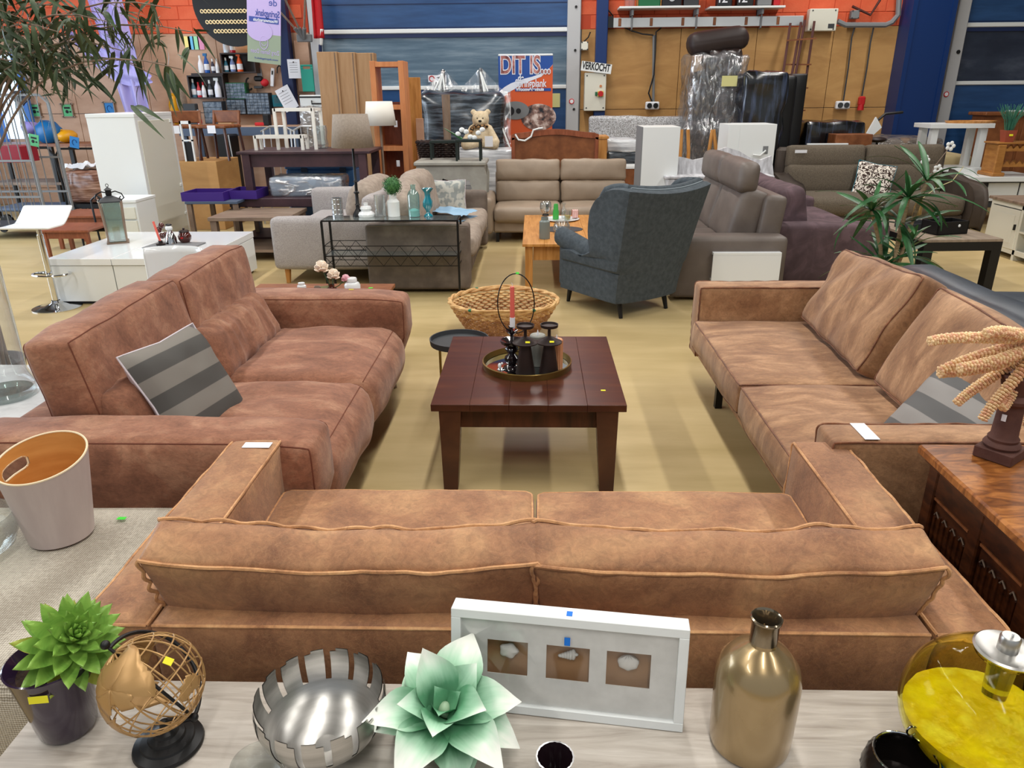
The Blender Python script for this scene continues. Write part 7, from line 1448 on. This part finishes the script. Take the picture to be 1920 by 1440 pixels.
# ================================================================ FOREGROUND: OTTOMAN, WHITE-OAK TABLE AND ITS THINGS, CARVED CHEST
weave('tweed', '857b6d', 'cfc7b8', 48, bump=.8)
s = thing('ottoman', 'large pale tweed footstool at the lower left, beside the front tan sofa', 'ottoman', (-1.72, 1.72, 0))
mb = MB(); S = mb.soft((.60, .42, .155), .05, (0, 0, .012), 12, (.006, 3, 2), T4(-1.745, 1.745, .295))
o = mb.build('cushion', 'tweed', s); sm = MB(); seam(S, loop(2, 1), .0035, 0, 0, 40, sm); sm.build('seam', 'tweed', o)
MB().box(-2.3, -1.19, 1.36, 2.13, .06, .15, .01).build('base', 'dgrey', s)
for x in (-2.25, -1.24):
    for y in (1.42, 2.08): MB().cyl((x, y, 0), .02, .07, seg=10).build('foot', 'black', s)
sticker(s, gz(228, 972, .465), 'green_tag', .028, .016)
rebase(s)
# wooden bin
mat('bin_in', 'c07f3c', 'd0924c', sc=4, st=(1, 1, 6), rough=.5); mat('bin_out', 'b9aaa6', 'c4b6b1', sc=3, st=(6, 6, .8), rough=.55, detail=6)
mat('ply_edge', 'e6d3b0', rough=.6)
c = gz(116, 1000, .467); t = thing('waste_bin', 'greige bentwood waste bin with a slot handle on the tweed footstool', 'bin', (c.x, c.y, .467), R(20))
HB = .27
def bp(a, z, off=0):
    k = .092 + (.128 - .092) * z / HB + off; zz = z * (1 + (.10 * math.cos(a - 1.2)) * (z / HB)); return Vector((k * math.cos(a), k * math.sin(a), zz))
def slot(a, z):
    da = ((a - R(150) + math.pi) % (2 * math.pi)) - math.pi; return (abs(da) * .12 / .052) ** 4 + (abs(z - .215) / .019) ** 4 < 1
def shell(off, inside):
    mb = MB(); na, nz_ = 96, 54; mb.v = [tuple(bp(2 * math.pi * i / na, HB * j / nz_, off)) for i in range(na) for j in range(nz_ + 1)]
    for i in range(na):
        for j in range(nz_):
            if slot(2 * math.pi * (i + .5) / na, HB * (j + .5) / nz_): continue
            q = (i * (nz_ + 1) + j, ((i + 1) % na) * (nz_ + 1) + j, ((i + 1) % na) * (nz_ + 1) + j + 1, i * (nz_ + 1) + j + 1); mb.f.append(q)
    return mb
shell(0, 0).build('outer_wall', 'bin_out', t); shell(-.005, 1).build('inner_wall', 'bin_in', t)
MB().lathe([(0, .002), (.092, .002)], 40, cap=False).build('bottom', 'bin_in', t)
MB().tube([bp(2 * math.pi * i / 64, HB, -.0025) for i in range(64)], .0034, 6, True).build('rim', 'ply_edge', t)
MB().tube([bp(R(150) + .43 * math.copysign(abs(math.cos(q)) ** .5, math.cos(q)), .215 + .019 * math.copysign(abs(math.sin(q)) ** .5, math.sin(q)), -.0025) for q in [k * math.pi / 20 for k in range(40)]], .003, 5, True).build('slot_edge', 'ply_edge', t)
# clear bowl left of it
c = gz(-8, 1035, .467); t = thing('glass_bowl', 'clear glass bowl at the left edge, in front of the bentwood bin', 'bowl', (c.x - .04, c.y - .02, .467))
MB().lathe([(0, 0), (.06, 0), (.105, .03), (.125, .08), (.12, .13), (.117, .13), (.121, .08), (.1, .035), (.058, .006), (0, .006)], 32, cap=False).build('body', 'glass', t)
# ---- table
mat('whiteoak', '9c9186', 'cfc7bd', sc=2.4, st=(1.2, 12, 4), rough=.5, detail=9, dist=1.2, lo=.3, hi=.68, c3='bab1a6', bump=.15, bsc=10)
TT = .53
t = thing('sideboard', 'whitewashed oak-look low sideboard along the bottom of the picture', 'sideboard', (0.03, .9, 0))
MB().box(-1.06, 1.12, .52, 1.272, TT - .035, TT, .002).build('top', 'whiteoak', t, False)
for x in (-1.04, .04, 1.085): MB().box(x - .012, x + .012, .56, 1.26, .05, TT - .035).build('side_panel', 'whiteoak', t, False)
MB().box(-1.04, 1.1, .56, 1.26, .04, .07).build('bottom_panel', 'whiteoak', t, False); MB().box(-1.04, 1.1, 1.25, 1.262, .07, TT - .035).build('back_panel', 'whiteoak', t, False)
for a in (-1.03, .05):
    d = MB().box(a + .003, a + 1.07, .535, .556, .075, TT - .04, .002).build('door', 'whiteoak', t, False); MB().bar((a + .5, .525, .3), (a + .5, .525, .4), .012).build('handle', 'blackmetal', d)
rebase(t)
def onT(px, py, z=TT + .0015): return gz(px, py, z)
# succulent in an aubergine pot
mat('aubergine', '2a1a33', rough=.16, coat=.6)
mat('succ', '64903a', 'a8c76a', sc=14, rough=.35, c3='86b04c', dist=1); mat('succ_old', 'a9a13c', '8fa83a', sc=8, rough=.45)
c = onT(130, 1362); t = thing('potted_succulent', 'green rosette succulent leaning out of a glossy aubergine pot', 'plant', c)
MB().lathe([(0, 0), (.048, 0), (.055, .01), (.066, .09), (.078, .165), (.082, .178), (.079, .18), (.074, .17), (.062, .15), (0, .148)], 40, cap=False, wob=lambda a, z: 1).build('pot', 'aubergine', t)
MB().lathe([(0, .15), (.072, .15)], 24, cap=False, wob=lambda a, z: 1).grid(lambda u, v: ((.071 * v) * math.cos(u * 6.283), (.071 * v) * math.sin(u * 6.283), .152 + .004 * noise.noise(Vector((u * 9, v * 9, 0)))), 30, 8, True).build('soil', 'soil', t)
sticker(t, (.020, -.0765, .148), 'yellow_tag', .036, .016, (R(83), 0, R(8)))
def leafmesh(L, wd, th=.004, curl=.3, n=8, k=6, tip=.9, cup=.25, prof=None):
    vs = []; fs = []
    for i in range(n + 1):
        s_ = i / n; w = wd * (prof(s_) if prof else (math.sin(math.pi * min(1, s_ * tip + .08)) ** .8) * (1 if s_ < .97 else .3))
        x = L * s_; z = curl * L * s_ * s_
        for j in range(k + 1):
            v = 2 * j / k - 1; vs.append((x, v * w, z + cup * w * v * v + th * (1 - v * v)))
        for j in range(1, k):
            v = 2 * (k - j) / k - 1; vs.append((x, v * w, z + cup * w * v * v - th * (1 - v * v)))
    m_ = 2 * k
    for i in range(n):
        for j in range(m_):
            l = (j + 1) % m_; fs.append((i * m_ + j, (i + 1) * m_ + j, (i + 1) * m_ + l, i * m_ + l))
    fs += [tuple(reversed(range(m_))), tuple(range(n * m_, (n + 1) * m_))]
    b = MB(); b.add(vs, fs); return b
crown = Vector((.078, -.012, .248)); ax = (Vector((.070, -.045, .235)) - Vector((0, 0, .15))).normalized()
st_ = MB().tube([(0, 0, .14), (.03, -.01, .18), crown], .013, 8).build('stem', 'succ_old', t)
B3 = ax.to_track_quat('Z', 'Y').to_matrix().to_4x4(); rn = random.Random(4)
for k in range(62):
    f = k / 61; el = R(80 - 100 * f ** .75); az = k * 2.39996; L = .034 + .064 * min(1, f * 1.7) ; w = .007 + .012 * min(1, f * 1.6)
    o = leafmesh(L, w, .0035, .25, 7, 4, .93, .35).build('leaf', 'succ_old' if f > .86 and rn.random() < .6 else 'succ', t)
    back = .11 * max(0, f - .15)
    o.matrix_world = Matrix.Translation(crown - ax * back) @ B3 @ Matrix.Rotation(az, 4, 'Z') @ Matrix.Rotation(-el, 4, 'Y')
# wire globe
mat('globe_gold', 'b08a58', rough=.4, metal=.35)
c = onT(317, 1396); t = thing('wire_globe', 'gold wire desk globe with metal continents on a black turned stand', 'globe', c)
MB().lathe([(0, 0), (.066, 0), (.068, .004), (.066, .010), (.052, .016), (.05, .02), (.036, .024), (.034, .030), (.024, .034), (.022, .040), (.010, .046), (.008, .062), (0, .062)], 40, cap=False).build('base', 'black', t)
GC = Vector((-.004, .0, .158)); GR = .094; axd = Vector((-.62, .0, .78)).normalized()
Q = axd.to_track_quat('Z', 'Y').to_matrix().to_4x4(); GM = Matrix.Translation(GC) @ Q
MB().tube([GC - axd * (GR + .012), GC + axd * (GR + .02)], .0032, 8).build('axis', 'black', t)
pts = [GC + (Q @ Vector((0, -math.sin(a) * 0, 0))) for a in (0,)]
arc = [GM @ Vector((-(GR + .014) * math.sin(a), 0, (GR + .014) * -math.cos(a))) for a in [k * math.pi / 24 for k in range(25)]]
MB().tube(arc, .0042, 8).build('arc', 'black', t)
MB().tube([arc[0], (.0, 0, .055)], .006, 8).ball(arc[0], .009).build('arc_joint', 'black', t); MB().ball(GC + axd * (GR + .024), .009).build('finial', 'black', t)
def sph(la, lo, r=GR): return GM @ Vector((r * math.cos(la) * math.cos(lo), r * math.cos(la) * math.sin(lo), r * math.sin(la)))
for k in range(9):
    lo = k * math.pi / 9; MB().tube([sph(-math.pi + i * math.pi / 18, lo) if True else 0 for i in range(36)], .0017, 5, True).build('meridian', 'globe_gold', t)
for k in range(1, 8):
    la = -math.pi / 2 + k * math.pi / 8; MB().tube([sph(la, i * math.pi / 18) for i in range(36)], .0017, 5, True).build('parallel', 'globe_gold', t)
CONT = [  # generalised continents: lat, lon outlines
    [(72, 160), (68, 100), (75, 60), (70, 20), (60, 5), (48, -5), (37, -8), (38, 20), (30, 33), (12, 43), (25, 58), (8, 77), (22, 90), (1, 103), (22, 115), (40, 122), (55, 138)],
    [(35, -6), (37, 10), (31, 32), (12, 43), (11, 51), (-5, 40), (-26, 33), (-35, 20), (-17, 12), (4, 9), (5, -7), (15, -17), (28, -12)],
    [(70, -160), (72, -120), (80, -80), (60, -64), (47, -60), (30, -81), (25, -97), (8, -80), (17, -100), (32, -117), (48, -125), (60, -145)],
    [(10, -75), (8, -60), (-6, -35), (-23, -42), (-40, -62), (-55, -68), (-30, -72), (-15, -76), (-3, -80)],
    [(-12, 131), (-12, 142), (-28, 153), (-38, 147), (-35, 136), (-32, 116), (-20, 116)]]
for ci, poly in enumerate(CONT):
    pc = Vector((sum(p[0] for p in poly) / len(poly), sum(p[1] for p in poly) / len(poly), 0)); mb = MB(); rings = 5; off = -60
    out = []
    for i in range(len(poly)):
        p, q = Vector((*poly[i], 0)), Vector((*poly[(i + 1) % len(poly)], 0))
        for k in range(4): 
            u = p.lerp(q, k / 4); out.append(u + Vector((noise.noise(u * .23), noise.noise(u * .23 + Vector((5, 5, 5))), 0)) * 6)
    n = len(out)
    for r_ in range(rings + 1):
        for u in out:
            v = pc.lerp(u, max(.001, r_ / rings)); mb.v.append(tuple(sph(R(v.x), R(v.y + off), GR + .0012)))
    for r_ in range(rings):
        for k in range(n): mb.f.append((r_ * n + k, r_ * n + (k + 1) % n, (r_ + 1) * n + (k + 1) % n, (r_ + 1) * n + k))
    o = mb.build('continent', 'globe_gold', t); md = o.modifiers.new('s', 'SOLIDIFY'); md.thickness = .001
pst = (gy(348, 1195, c.y - .045) - c); sticker(t, GC + (pst - GC).normalized() * (GR + .003), 'yellow_tag', .018, .013, (R(35), R(15), R(-10)))
# slotted steel bowl
c = gz(600, 1307, TT + .125); c.z = TT + .0015; t = thing('steel_bowl', 'brushed steel bowl with a slotted rim on the sideboard', 'bowl', c)
def bowlp(f, off=0):
    a = f * R(100); r = .127 + off; return (r * math.sin(a), .112 - (r) * math.cos(a) * (.88 if a < R(90) else 1))
mb = MB(); na, nz_ = 120, 28
for off in (0, -.0018):
    base = len(mb.v)
    for i in range(na):
        A = 2 * math.pi * i / na
        for j in range(nz_ + 1):
            r, z = bowlp(j / nz_, off); mb.v.append((r * math.cos(A), r * math.sin(A), max(z, .0 - off)))
    for i in range(na):
        for j in range(nz_):
            ph = (i + .5) % 8
            if ph < 1.7 and j > nz_ * .64: continue
            if ph >= 6.4 and j > nz_ * .95: continue
            mb.f.append((base + i * (nz_ + 1) + j, base + ((i + 1) % na) * (nz_ + 1) + j, base + ((i + 1) % na) * (nz_ + 1) + j + 1, base + i * (nz_ + 1) + j + 1))
mb.build('slotted_wall', 'steel', t)
MB().lathe([(0, .0035), (.045, .0035)], 32, cap=False).build('base_disc', 'steel', t); MB().lathe([(.04, .0), (.043, .0), (.043, .004)], 32, cap=False).build('foot_ring', 'steel', t)
# glass plate edge at the bottom
c = onT(490, 1462); t = thing('glass_votive', 'clear glass tealight cup at the bottom edge below the steel bowl', 'tealight holder', c)
MB().lathe([(0, 0), (.04, 0), (.052, .045), (.050, .045), (.038, .006), (0, .006)], 28, cap=False).build('body', 'glass', t)
# foam magnolia
mat('petal_w', 'ecebe2', rough=.45)
pm = bpy.data.materials.new('petal'); pm.use_nodes = True; nt = pm.node_tree; b = nt.nodes['Principled BSDF']; b.inputs['Roughness'].default_value = .5; MATS['petal'] = pm
tc = nt.nodes.new('ShaderNodeTexCoord'); sp = nt.nodes.new('ShaderNodeSeparateXYZ'); nt.links.new(tc.outputs['Object'], sp.inputs[0])
nz2 = nt.nodes.new('ShaderNodeTexNoise'); nz2.inputs['Scale'].default_value = 28; mpg = nt.nodes.new('ShaderNodeMapping'); mpg.inputs['Scale'].default_value = (.5, 3, 1)
nt.links.new(tc.outputs['Object'], mpg.inputs[0]); nt.links.new(mpg.outputs[0], nz2.inputs['Vector'])
ma = nt.nodes.new('ShaderNodeMath'); ma.operation = 'MULTIPLY_ADD'; ma.inputs[1].default_value = .035; nt.links.new(nz2.outputs['Fac'], ma.inputs[0]); nt.links.new(sp.outputs['X'], ma.inputs[2])
rp = nt.nodes.new('ShaderNodeValToRGB'); e = rp.color_ramp.elements; e[0].position = .0; e[0].color = lin('3c6e50'); e[1].position = .15; e[1].color = lin('eceee4')
q = e.new(.080); q.color = lin('5d9a72'); q = e.new(.112); q.color = lin('a9d2b4'); nt.links.new(ma.outputs[0], rp.inputs[0]); nt.links.new(rp.outputs[0], b.inputs['Base Color'])
c = onT(836, 1398); t = thing('foam_flower', 'large artificial white and green magnolia bloom on the sideboard', 'artificial flower', c)
fc = Vector((0, 0, .075)); rn = random.Random(11)
def petal(L, w): return leafmesh(L, w, .0016, .0, 14, 8, 1, .42, prof=lambda s_: (.30 + .85 * math.sin(math.pi * min(1, s_ * .72 + .06)) ** 1.1) * (1 - max(0, (s_ - .5) / .5) ** 1.9) + .008)
tilt = Euler((R(18), R(6), 0)).to_matrix().to_4x4()
for ring, (n, L, w, el, a0) in enumerate(((3, .075, .022, 66, .4), (5, .125, .036, 46, .9), (6, .145, .040, 22, .2), (7, .135, .038, 2, .65), (5, .12, .035, -18, .1))):
    for k in range(n):
        L2 = L * rn.uniform(.9, 1.12); o = petal(L2, w * rn.uniform(.9, 1.1)).build('petal', 'petal', t)
        for v in o.data.vertices:
            s_ = v.co.x / L2; v.co.z += .10 * L2 * (math.sin(s_ * 3.1) * .9) - (.13 * L2 * max(0, s_ - .7) / .3 if ring > 1 else -.04 * L2 * s_); v.co.z += .006 * noise.noise(Vector((v.co.x * 30, v.co.y * 30, ring * 5 + k)))
        o.matrix_world = Matrix.Translation(fc) @ tilt @ Matrix.Rotation(a0 + 2 * math.pi * k / n + rn.uniform(-.12, .12), 4, 'Z') @ Matrix.Rotation(-R(el + rn.uniform(-6, 6)), 4, 'Y') @ Matrix.Translation((.008, 0, 0))
MB().ball(fc + tilt @ Vector((0, 0, .03)), (.014, .014, .018)).build('bud', mat('bud_green', 'a9c4a4', rough=.5), t)
MB().tube([fc, (0, 0, .03), (0.0, .0, .01)], .008, 8).build('stem', 'succ', t)
# shell frame
pl = onT(846, 1325); prr = onT(1280, 1374)
d = prr - pl; ang = math.atan2(d.y, d.x); wl_ = d.length
t = thing('shell_frame', 'white box frame holding three seashells, leaning back on the sideboard', 'picture frame', pl, rot=(R(-9), 0, ang))
Fw, Fh, Fd = wl_, .232, .045; bw = .020
FM = Euler((R(-9), 0, ang)).to_matrix()
for nm, a in (('frame_rail', (0, Fw, 0, Fd, Fh - bw, Fh)), ('frame_rail', (0, Fw, 0, Fd, 0, bw)), ('frame_stile', (0, bw, 0, Fd, bw, Fh - bw)), ('frame_stile', (Fw - bw, Fw, 0, Fd, bw, Fh - bw))):
    MB().box(*a, .0012).build(nm, 'white', t, False)
MB().box(.005, Fw - .005, Fd - .006, Fd, .005, Fh - .005).build('back_board', mat('kraft', 'b0855c', rough=.8), t, False)
mat('matboard', 'c9c8c4', 'd6d5d1', sc=20, rough=.85)
ws = [(.078, .088), (.206, .092), (.334, .092)]; hs = .078; sc_ = Fw / .50; z0 = .085
mbd = MB(); xs = [bw]; 
for a, w in ws: xs += [a * sc_, (a + w) * sc_]
xs.append(Fw - bw)
for i in range(0, len(xs), 2): mbd.box(xs[i], xs[i + 1], .010, .0125, bw, Fh - bw)
for a, w in ws: mbd.box(a * sc_, (a + w) * sc_, .010, .0125, bw, z0).box(a * sc_, (a + w) * sc_, .010, .0125, z0 + hs, Fh - bw)
mbd.build('mat_board', 'matboard', t, False)
MB().box(bw, Fw - bw, .0068, .0078, bw, Fh - bw).build('glass_pane', 'thin_glass', t, False)
def shell_mesh(kind):
    b_ = MB()
    if kind == 0: b_.ball((0, 0, 0), (.020, .008, .017), 20, 12, wob=lambda d: 1 + .10 * math.cos(5 * math.atan2(d.z, d.x)))
    elif kind == 1:
        for k in range(7): b_.ball((-.016 + k * .0052, 0, .001 * k), (.006, .004 + .001 * k * (k < 5), .004 + .0018 * k * (k < 6)), 10, 6)
    else: b_.ball((0, 0, 0), (.022, .008, .018), 60, 10, wob=lambda d: 1 + .05 * math.cos(16 * math.atan2(d.z - 1.2, d.x)) - .12 * max(0, d.z) ** 3)
    return b_
for k, (a, w) in enumerate(ws):
    o = shell_mesh(k).build('seashell', mat('shell%d' % k, 'd8d6d0', rough=.5), t); o.location = ((a + w / 2) * sc_, .030, z0 + hs * .56)
for lx, ly, rr_ in ((.252, .022, Fh + .0005), ):
    o = MB().box(-.006, .006, -.009, .009, 0, .001).build('blue_sticker', 'blue_tag', t, False); o.location = (.252 * sc_, .02, Fh)
o = MB().box(-.006, .006, -.001, 0, -.009, .009).build('blue_sticker', 'blue_tag', t, False); o.location = (.250 * sc_, .0066, z0 + hs + .014)
# gold bottle
mat('gold_glass', 'a38c66', rough=.27, metal=.7, coat=.5)
c = onT(1404, 1388); t = thing('bottle_vase', 'metallic bronze-gold glass bottle vase on the sideboard', 'vase', c)
MB().lathe([(0, 0), (.066, 0), (.077, .006), (.079, .02), (.080, .12), (.080, .165), (.074, .195), (.055, .222), (.034, .238), (.026, .246), (.025, .256)], 56, cap=False, wob=lambda a, z: 1 + .008 * math.sin(a * 2 + z * 20)).build('body', 'gold_glass', t)
MB().lathe([(.0255, .250), (.0255, .295), (.029, .300), (.0295, .305), (.027, .307), (.0235, .302), (.0225, .255), (0, .25)], 36, cap=False).build('neck', mat('neck_gold', '8c7f6b', rough=.15, metal=.9), t)
# yellow oil lamp vase
yg = mat('yellow_glass', 'd9d400', rough=.02, trans=1, ior=1.12)
yn = yg.node_tree.nodes['Principled BSDF']; yn.inputs['Base Color'].default_value = (.96, .94, .42, 1)
c = onT(1822, 1440); t = thing('oil_lamp', 'round yellow glass oil lamp with a steel cap at the right corner', 'lamp', c)
yr = .150
def yprof(sg, e): 
    out = []
    for k in range(25):
        a = R(-72 + k * (72 + 68) / 24); out.append(((yr - e) * math.cos(a), .138 + (.142 - e) * math.sin(a) * 1.0))
    return out
po = [(0, 0), (.044, 0)] + yprof(1, 0) + [(.05, .275), (.053, .283)]; pi_ = list(reversed([(.048, .236)] + list(reversed(yprof(1, .004))) + [(.04, .005), (0, .005)]))
pi_ = [(.049, .283), (.046, .275)] + list(reversed(yprof(1, .004))) + [(.04, .005), (0, .005)]
MB().lathe(po + pi_, 64, cap=False, wob=lambda a, z: 1 + .006 * noise.noise(Vector((math.cos(a) * 2, math.sin(a) * 2, z * 14)))).build('glass_body', yg, t)
oil = [(0, .007)] + [(p[0] - .001, p[1]) for p in yprof(1, .005) if p[1] < .125]; oil += [(0, oil[-1][1])]
mat('yellow_beads', 'ecd820', 'f8ee62', sc=9, rough=.2, c3='d6b80c', bump=1.0, bsc=16)
MB().lathe([(r * .98, z + (.006 * noise.noise(Vector((r * 90, z * 60, 1))) if k else 0)) for k, (r, z) in enumerate(oil)], 48, cap=False, wob=lambda a, z: 1 + .015 * noise.noise(Vector((math.cos(a) * 6, math.sin(a) * 6, z * 40)))).build('filling', 'yellow_beads', t, kind='stuff')
TM = T4(0, 0, .283, R(0), 0, 0)
MB().lathe([(0, .0), (.052, .0), (.054, .003), (.05, .006), (.03, .002), (.02, .004), (0, .004)], 40, TM, cap=False).build('cap_plate', 'steel', t)
MB().lathe([(.017, .003), (.017, .03), (.014, .034), (0, .034)], 24, TM, cap=False).build('burner', 'steel', t)
MB().lathe([(.02, -.1), (.026, -.001)], 20, TM, cap=False).build('fuel_tube', mat('tube_glass', 'cfcf80', rough=.05, trans=.9), t)
MB().tube([(.003, 0, .317), (.0, -.003, .325)], .002, 6).build('wick', 'paper', t)
# dark mosaic votive with handle
mat('smoked', '2b2523', rough=.22, metal=.6)
c = onT(1680, 1492); t = thing('hanging_votive', 'ribbed smoked glass tealight jar with a wire loop at the bottom right', 'tealight holder', c)
MB().lathe([(0, 0), (.04, 0), (.062, .02), (.07, .055), (.064, .085), (.055, .098), (.051, .098), (.060, .085), (.066, .055), (.058, .024), (0, .006)], 72, cap=False, wob=lambda a, z: 1 + .014 * math.cos(a * 26 + z * 90)).build('jar', 'smoked', t)
MB().tube([(.054 * math.cos(a), .054 * math.sin(a), .1) for a in [k * math.pi / 16 for k in range(32)]], .002, 6, True).build('rim_wire', 'chrome', t)
MB().tube([(.03 + .009 * math.cos(a), .046, .111 + .011 * math.sin(a)) for a in [k * math.pi / 10 for k in range(20)]], .002, 6, True).build('wire_loop', 'chrome', t)
o = MB().box(-.008, .008, -.012, .012, 0, .001).build('blue_sticker', 'blue_tag', t, False); o.matrix_world = T4(.062, -.01, .085, 0, R(70), 0)
c = onT(1040, 1462); t = thing('votive_cup', 'small black pressed-glass tealight cup at the bottom of the picture', 'tealight holder', c)
MB().lathe([(0, 0), (.022, 0), (.03, .04), (.036, .06), (.033, .06), (.026, .04), (.018, .008), (0, .008)], 40, cap=False, wob=lambda a, z: 1 + .012 * math.cos(a * 20)).build('cup', 'smoke_glass', t)
# ---- carved chest at right
mat('oak_top', '5f3416', 'b0733a', sc=3.0, st=(2.5, 7, 2), rough=.3, detail=9, dist=1.4, c3='8a5326', lo=.36, hi=.66)
mat('oak_dark', '2c140a', '4f2812', sc=5, st=(3, 3, 9), rough=.35, detail=7)
t = thing('carved_chest', 'dark carved oak chest with linenfold panels at the right edge', 'chest', (1.75, 1.7, 0))
X0, X1, Y0, Y1, ZT = 1.165, 2.3, 1.44, 1.955, .78
MB().box(X0 - .03, X1 + .03, Y0 - .03, Y1 + .03, ZT - .03, ZT, .006).build('lid', 'oak_top', t)
MB().box(X0 - .012, X1 + .012, Y0 - .012, Y1 + .012, ZT - .048, ZT - .03, .004).build('lid_moulding', 'oak_dark', t)
MB().box(X0 + .02, X1 - .02, Y0 + .02, Y1 - .02, .06, ZT - .05).build('carcass', 'oak_dark', t, False)
for a in ((X0, X0 + .045, Y0, Y0 + .05), (X0, X0 + .045, Y1 - .05, Y1), (X1 - .045, X1, Y0, Y0 + .05), (X1 - .045, X1, Y1 - .05, Y1), (X0, X0 + .035, (Y0 + Y1) / 2 - .025, (Y0 + Y1) / 2 + .025)):
    MB().box(*a, 0, ZT - .048, .004).build('stile', 'oak_dark', t, False)
for z0_, z1_ in ((ZT - .13, ZT - .048), (.08, .15)): MB().box(X0 + .003, X0 + .035, Y0 + .05, Y1 - .05, z0_, z1_, .003).build('rail', 'oak_dark', t, False)
for yc in (Y0 + .14, Y1 - .14):
    pn = MB().box(X0 + .012, X0 + .022, yc - .09, yc + .09, .15, ZT - .13).build('linenfold_panel', 'oak_dark', t, False)
    MB().bar((X0 + .008, yc - .088, ZT - .136), (X0 + .008, yc + .088, ZT - .136), .008).build('moulding', 'wood_brown', pn)
    for k in range(7):
        y_ = yc - .075 + k * .025; MB().tube([(X0 + .012, y_, .16), (X0 + .012, y_, ZT - .19 + .012 * (k % 2))], .006, 6).build('fold', 'oak_dark', pn)
    for k in range(4):
        y_ = yc - .066 + k * .044; MB().tube([(X0 + .009, y_ - .012, ZT - .185), (X0 + .006, y_, ZT - .17), (X0 + .009, y_ + .012, ZT - .185)], .0025, 5).build('fold_point', 'wood_ashy', pn)
fp = MB().box(X0 + .05, X1 - .05, Y0 + .005, Y0 + .02, .1, ZT - .1).build('carved_front', 'oak_dark', t, False)
for i in range(4):
    for j in range(3):
        cx, cz = X0 + .13 + i * .2, .6 - j * .17
        mb = MB().ball((cx, Y0, cz), (.012, .01, .012))
        for k in range(8): a = k * math.pi / 4; mb.tube([(cx + .015 * math.cos(a), Y0 + .002, cz + .015 * math.sin(a)), (cx + .06 * math.cos(a), Y0 + .004, cz + .06 * math.sin(a))], .005, 5, rf=lambda s_: .008 - .006 * s_)
        mb.build('rosette', 'wood_brown', fp)
rebase(t)
# column candlestick with coral spray
mat('terra_dark', '4c2c24', '5c3a30', sc=12, rough=.75, bump=.3, bsc=30)
c = gz(1880, 862, ZT + .001); t = thing('column_stand', 'brown fluted column candle stand on the carved chest', 'candle stand', (c.x, c.y + .02, ZT), R(38))
MB().box(-.05, .05, -.05, .05, 0, .034, .003).build('plinth', 'terra_dark', t, False)
MB().lathe([(.044, .034), (.048, .042), (.044, .05), (.038, .054), (.040, .062), (.034, .07), (.031, .16), (.036, .166), (.044, .172), (.046, .182), (.040, .19), (.030, .194), (.036, .21), (.045, .245), (.042, .25), (0, .25)], 40, cap=False, wob=lambda a, z: 1 + (.04 * math.cos(a * 14) if .195 < z < .24 else 0)).build('column', 'terra_dark', t)
sticker(t, (-.034, 0, .13), 'paper', .02, .012, (0, R(-90), 0))
mat('coral', 'e8c294', 'dda184', sc=14, rough=.6, c3='efd2a2')
top = Vector((c.x + .05, c.y + .02, ZT + .25))
t = thing('coral_spray', 'spray of peach coral-like artificial blossom standing in the brown column', 'artificial flower', top)
MB().cyl((-.03, 0, -.0), .014, .09, .012, 10).build('stem', 'terra_dark', t)
SP = [((1890, 640), (1800, 625), (1745, 640)), ((1915, 650), (1830, 660), (1765, 695)), ((1900, 690), (1820, 695), (1763, 700)), ((1880, 700), (1830, 720), (1795, 755)), ((1918, 665), (1860, 680), (1800, 690)),
      ((1920, 700), (1870, 740), (1843, 785)), ((1915, 700), (1895, 745), (1880, 765)), ((1925, 720), (1912, 780), (1905, 800)), ((1930, 640), (1880, 610), (1850, 625)), ((1935, 660), (1985, 640), (2020, 690)), ((1935, 650), (1980, 600), (2010, 620))]
rn = random.Random(3)
hub = Vector((-.0, 0, .11))
fl = MB()
for k in range(6):
    a = k * math.pi / 3; fl.ball((.0085 * math.cos(a), .0085 * math.sin(a), .001), (.0065, .0065, .0035), 6, 4)
fl.ball((0, 0, 0), (.005, .005, .007), 6, 4)
fo = fl.build('blossom_ring', 'coral', t); used = False
for si, (p, q, r_) in enumerate(SP):
    yy = top.y + (-.06 + .03 * (si % 4)); A, B_, C_ = [gy(u[0], u[1], yy - .02 * kk) - top for kk, u in enumerate((p, q, r_))]
    def bez(s_): 
        P0, P1, P2, P3 = hub, A, B_ * 1.0, C_; return ((1 - s_) ** 3) * P0 + 3 * s_ * (1 - s_) ** 2 * P1 + 3 * s_ * s_ * (1 - s_) * P2 + s_ ** 3 * P3
    MB().tube([bez(k / 12) for k in range(13)], .0025, 5).build('twig', 'wood_ashy', t)
    L_ = sum((bez((k + 1) / 20) - bez(k / 20)).length for k in range(20)); nn = int(L_ / .0098)
    for k in range(nn):
        s_ = (k + 1) / nn; 
        if not used: o = fo; used = True
        else: o = bpy.data.objects.new('blossom_ring', fo.data); COL.objects.link(o); o.parent = t
        dd = (bez(min(1, s_ + .02)) - bez(s_ - .02)); o.rotation_mode = 'QUATERNION'; o.rotation_quaternion = dd.to_track_quat('Z', 'Y') @ Euler((0, 0, rn.random() * 3)).to_quaternion()
        o.location = bez(s_); o.scale = [1.3 * (1 - .25 * s_)] * 3
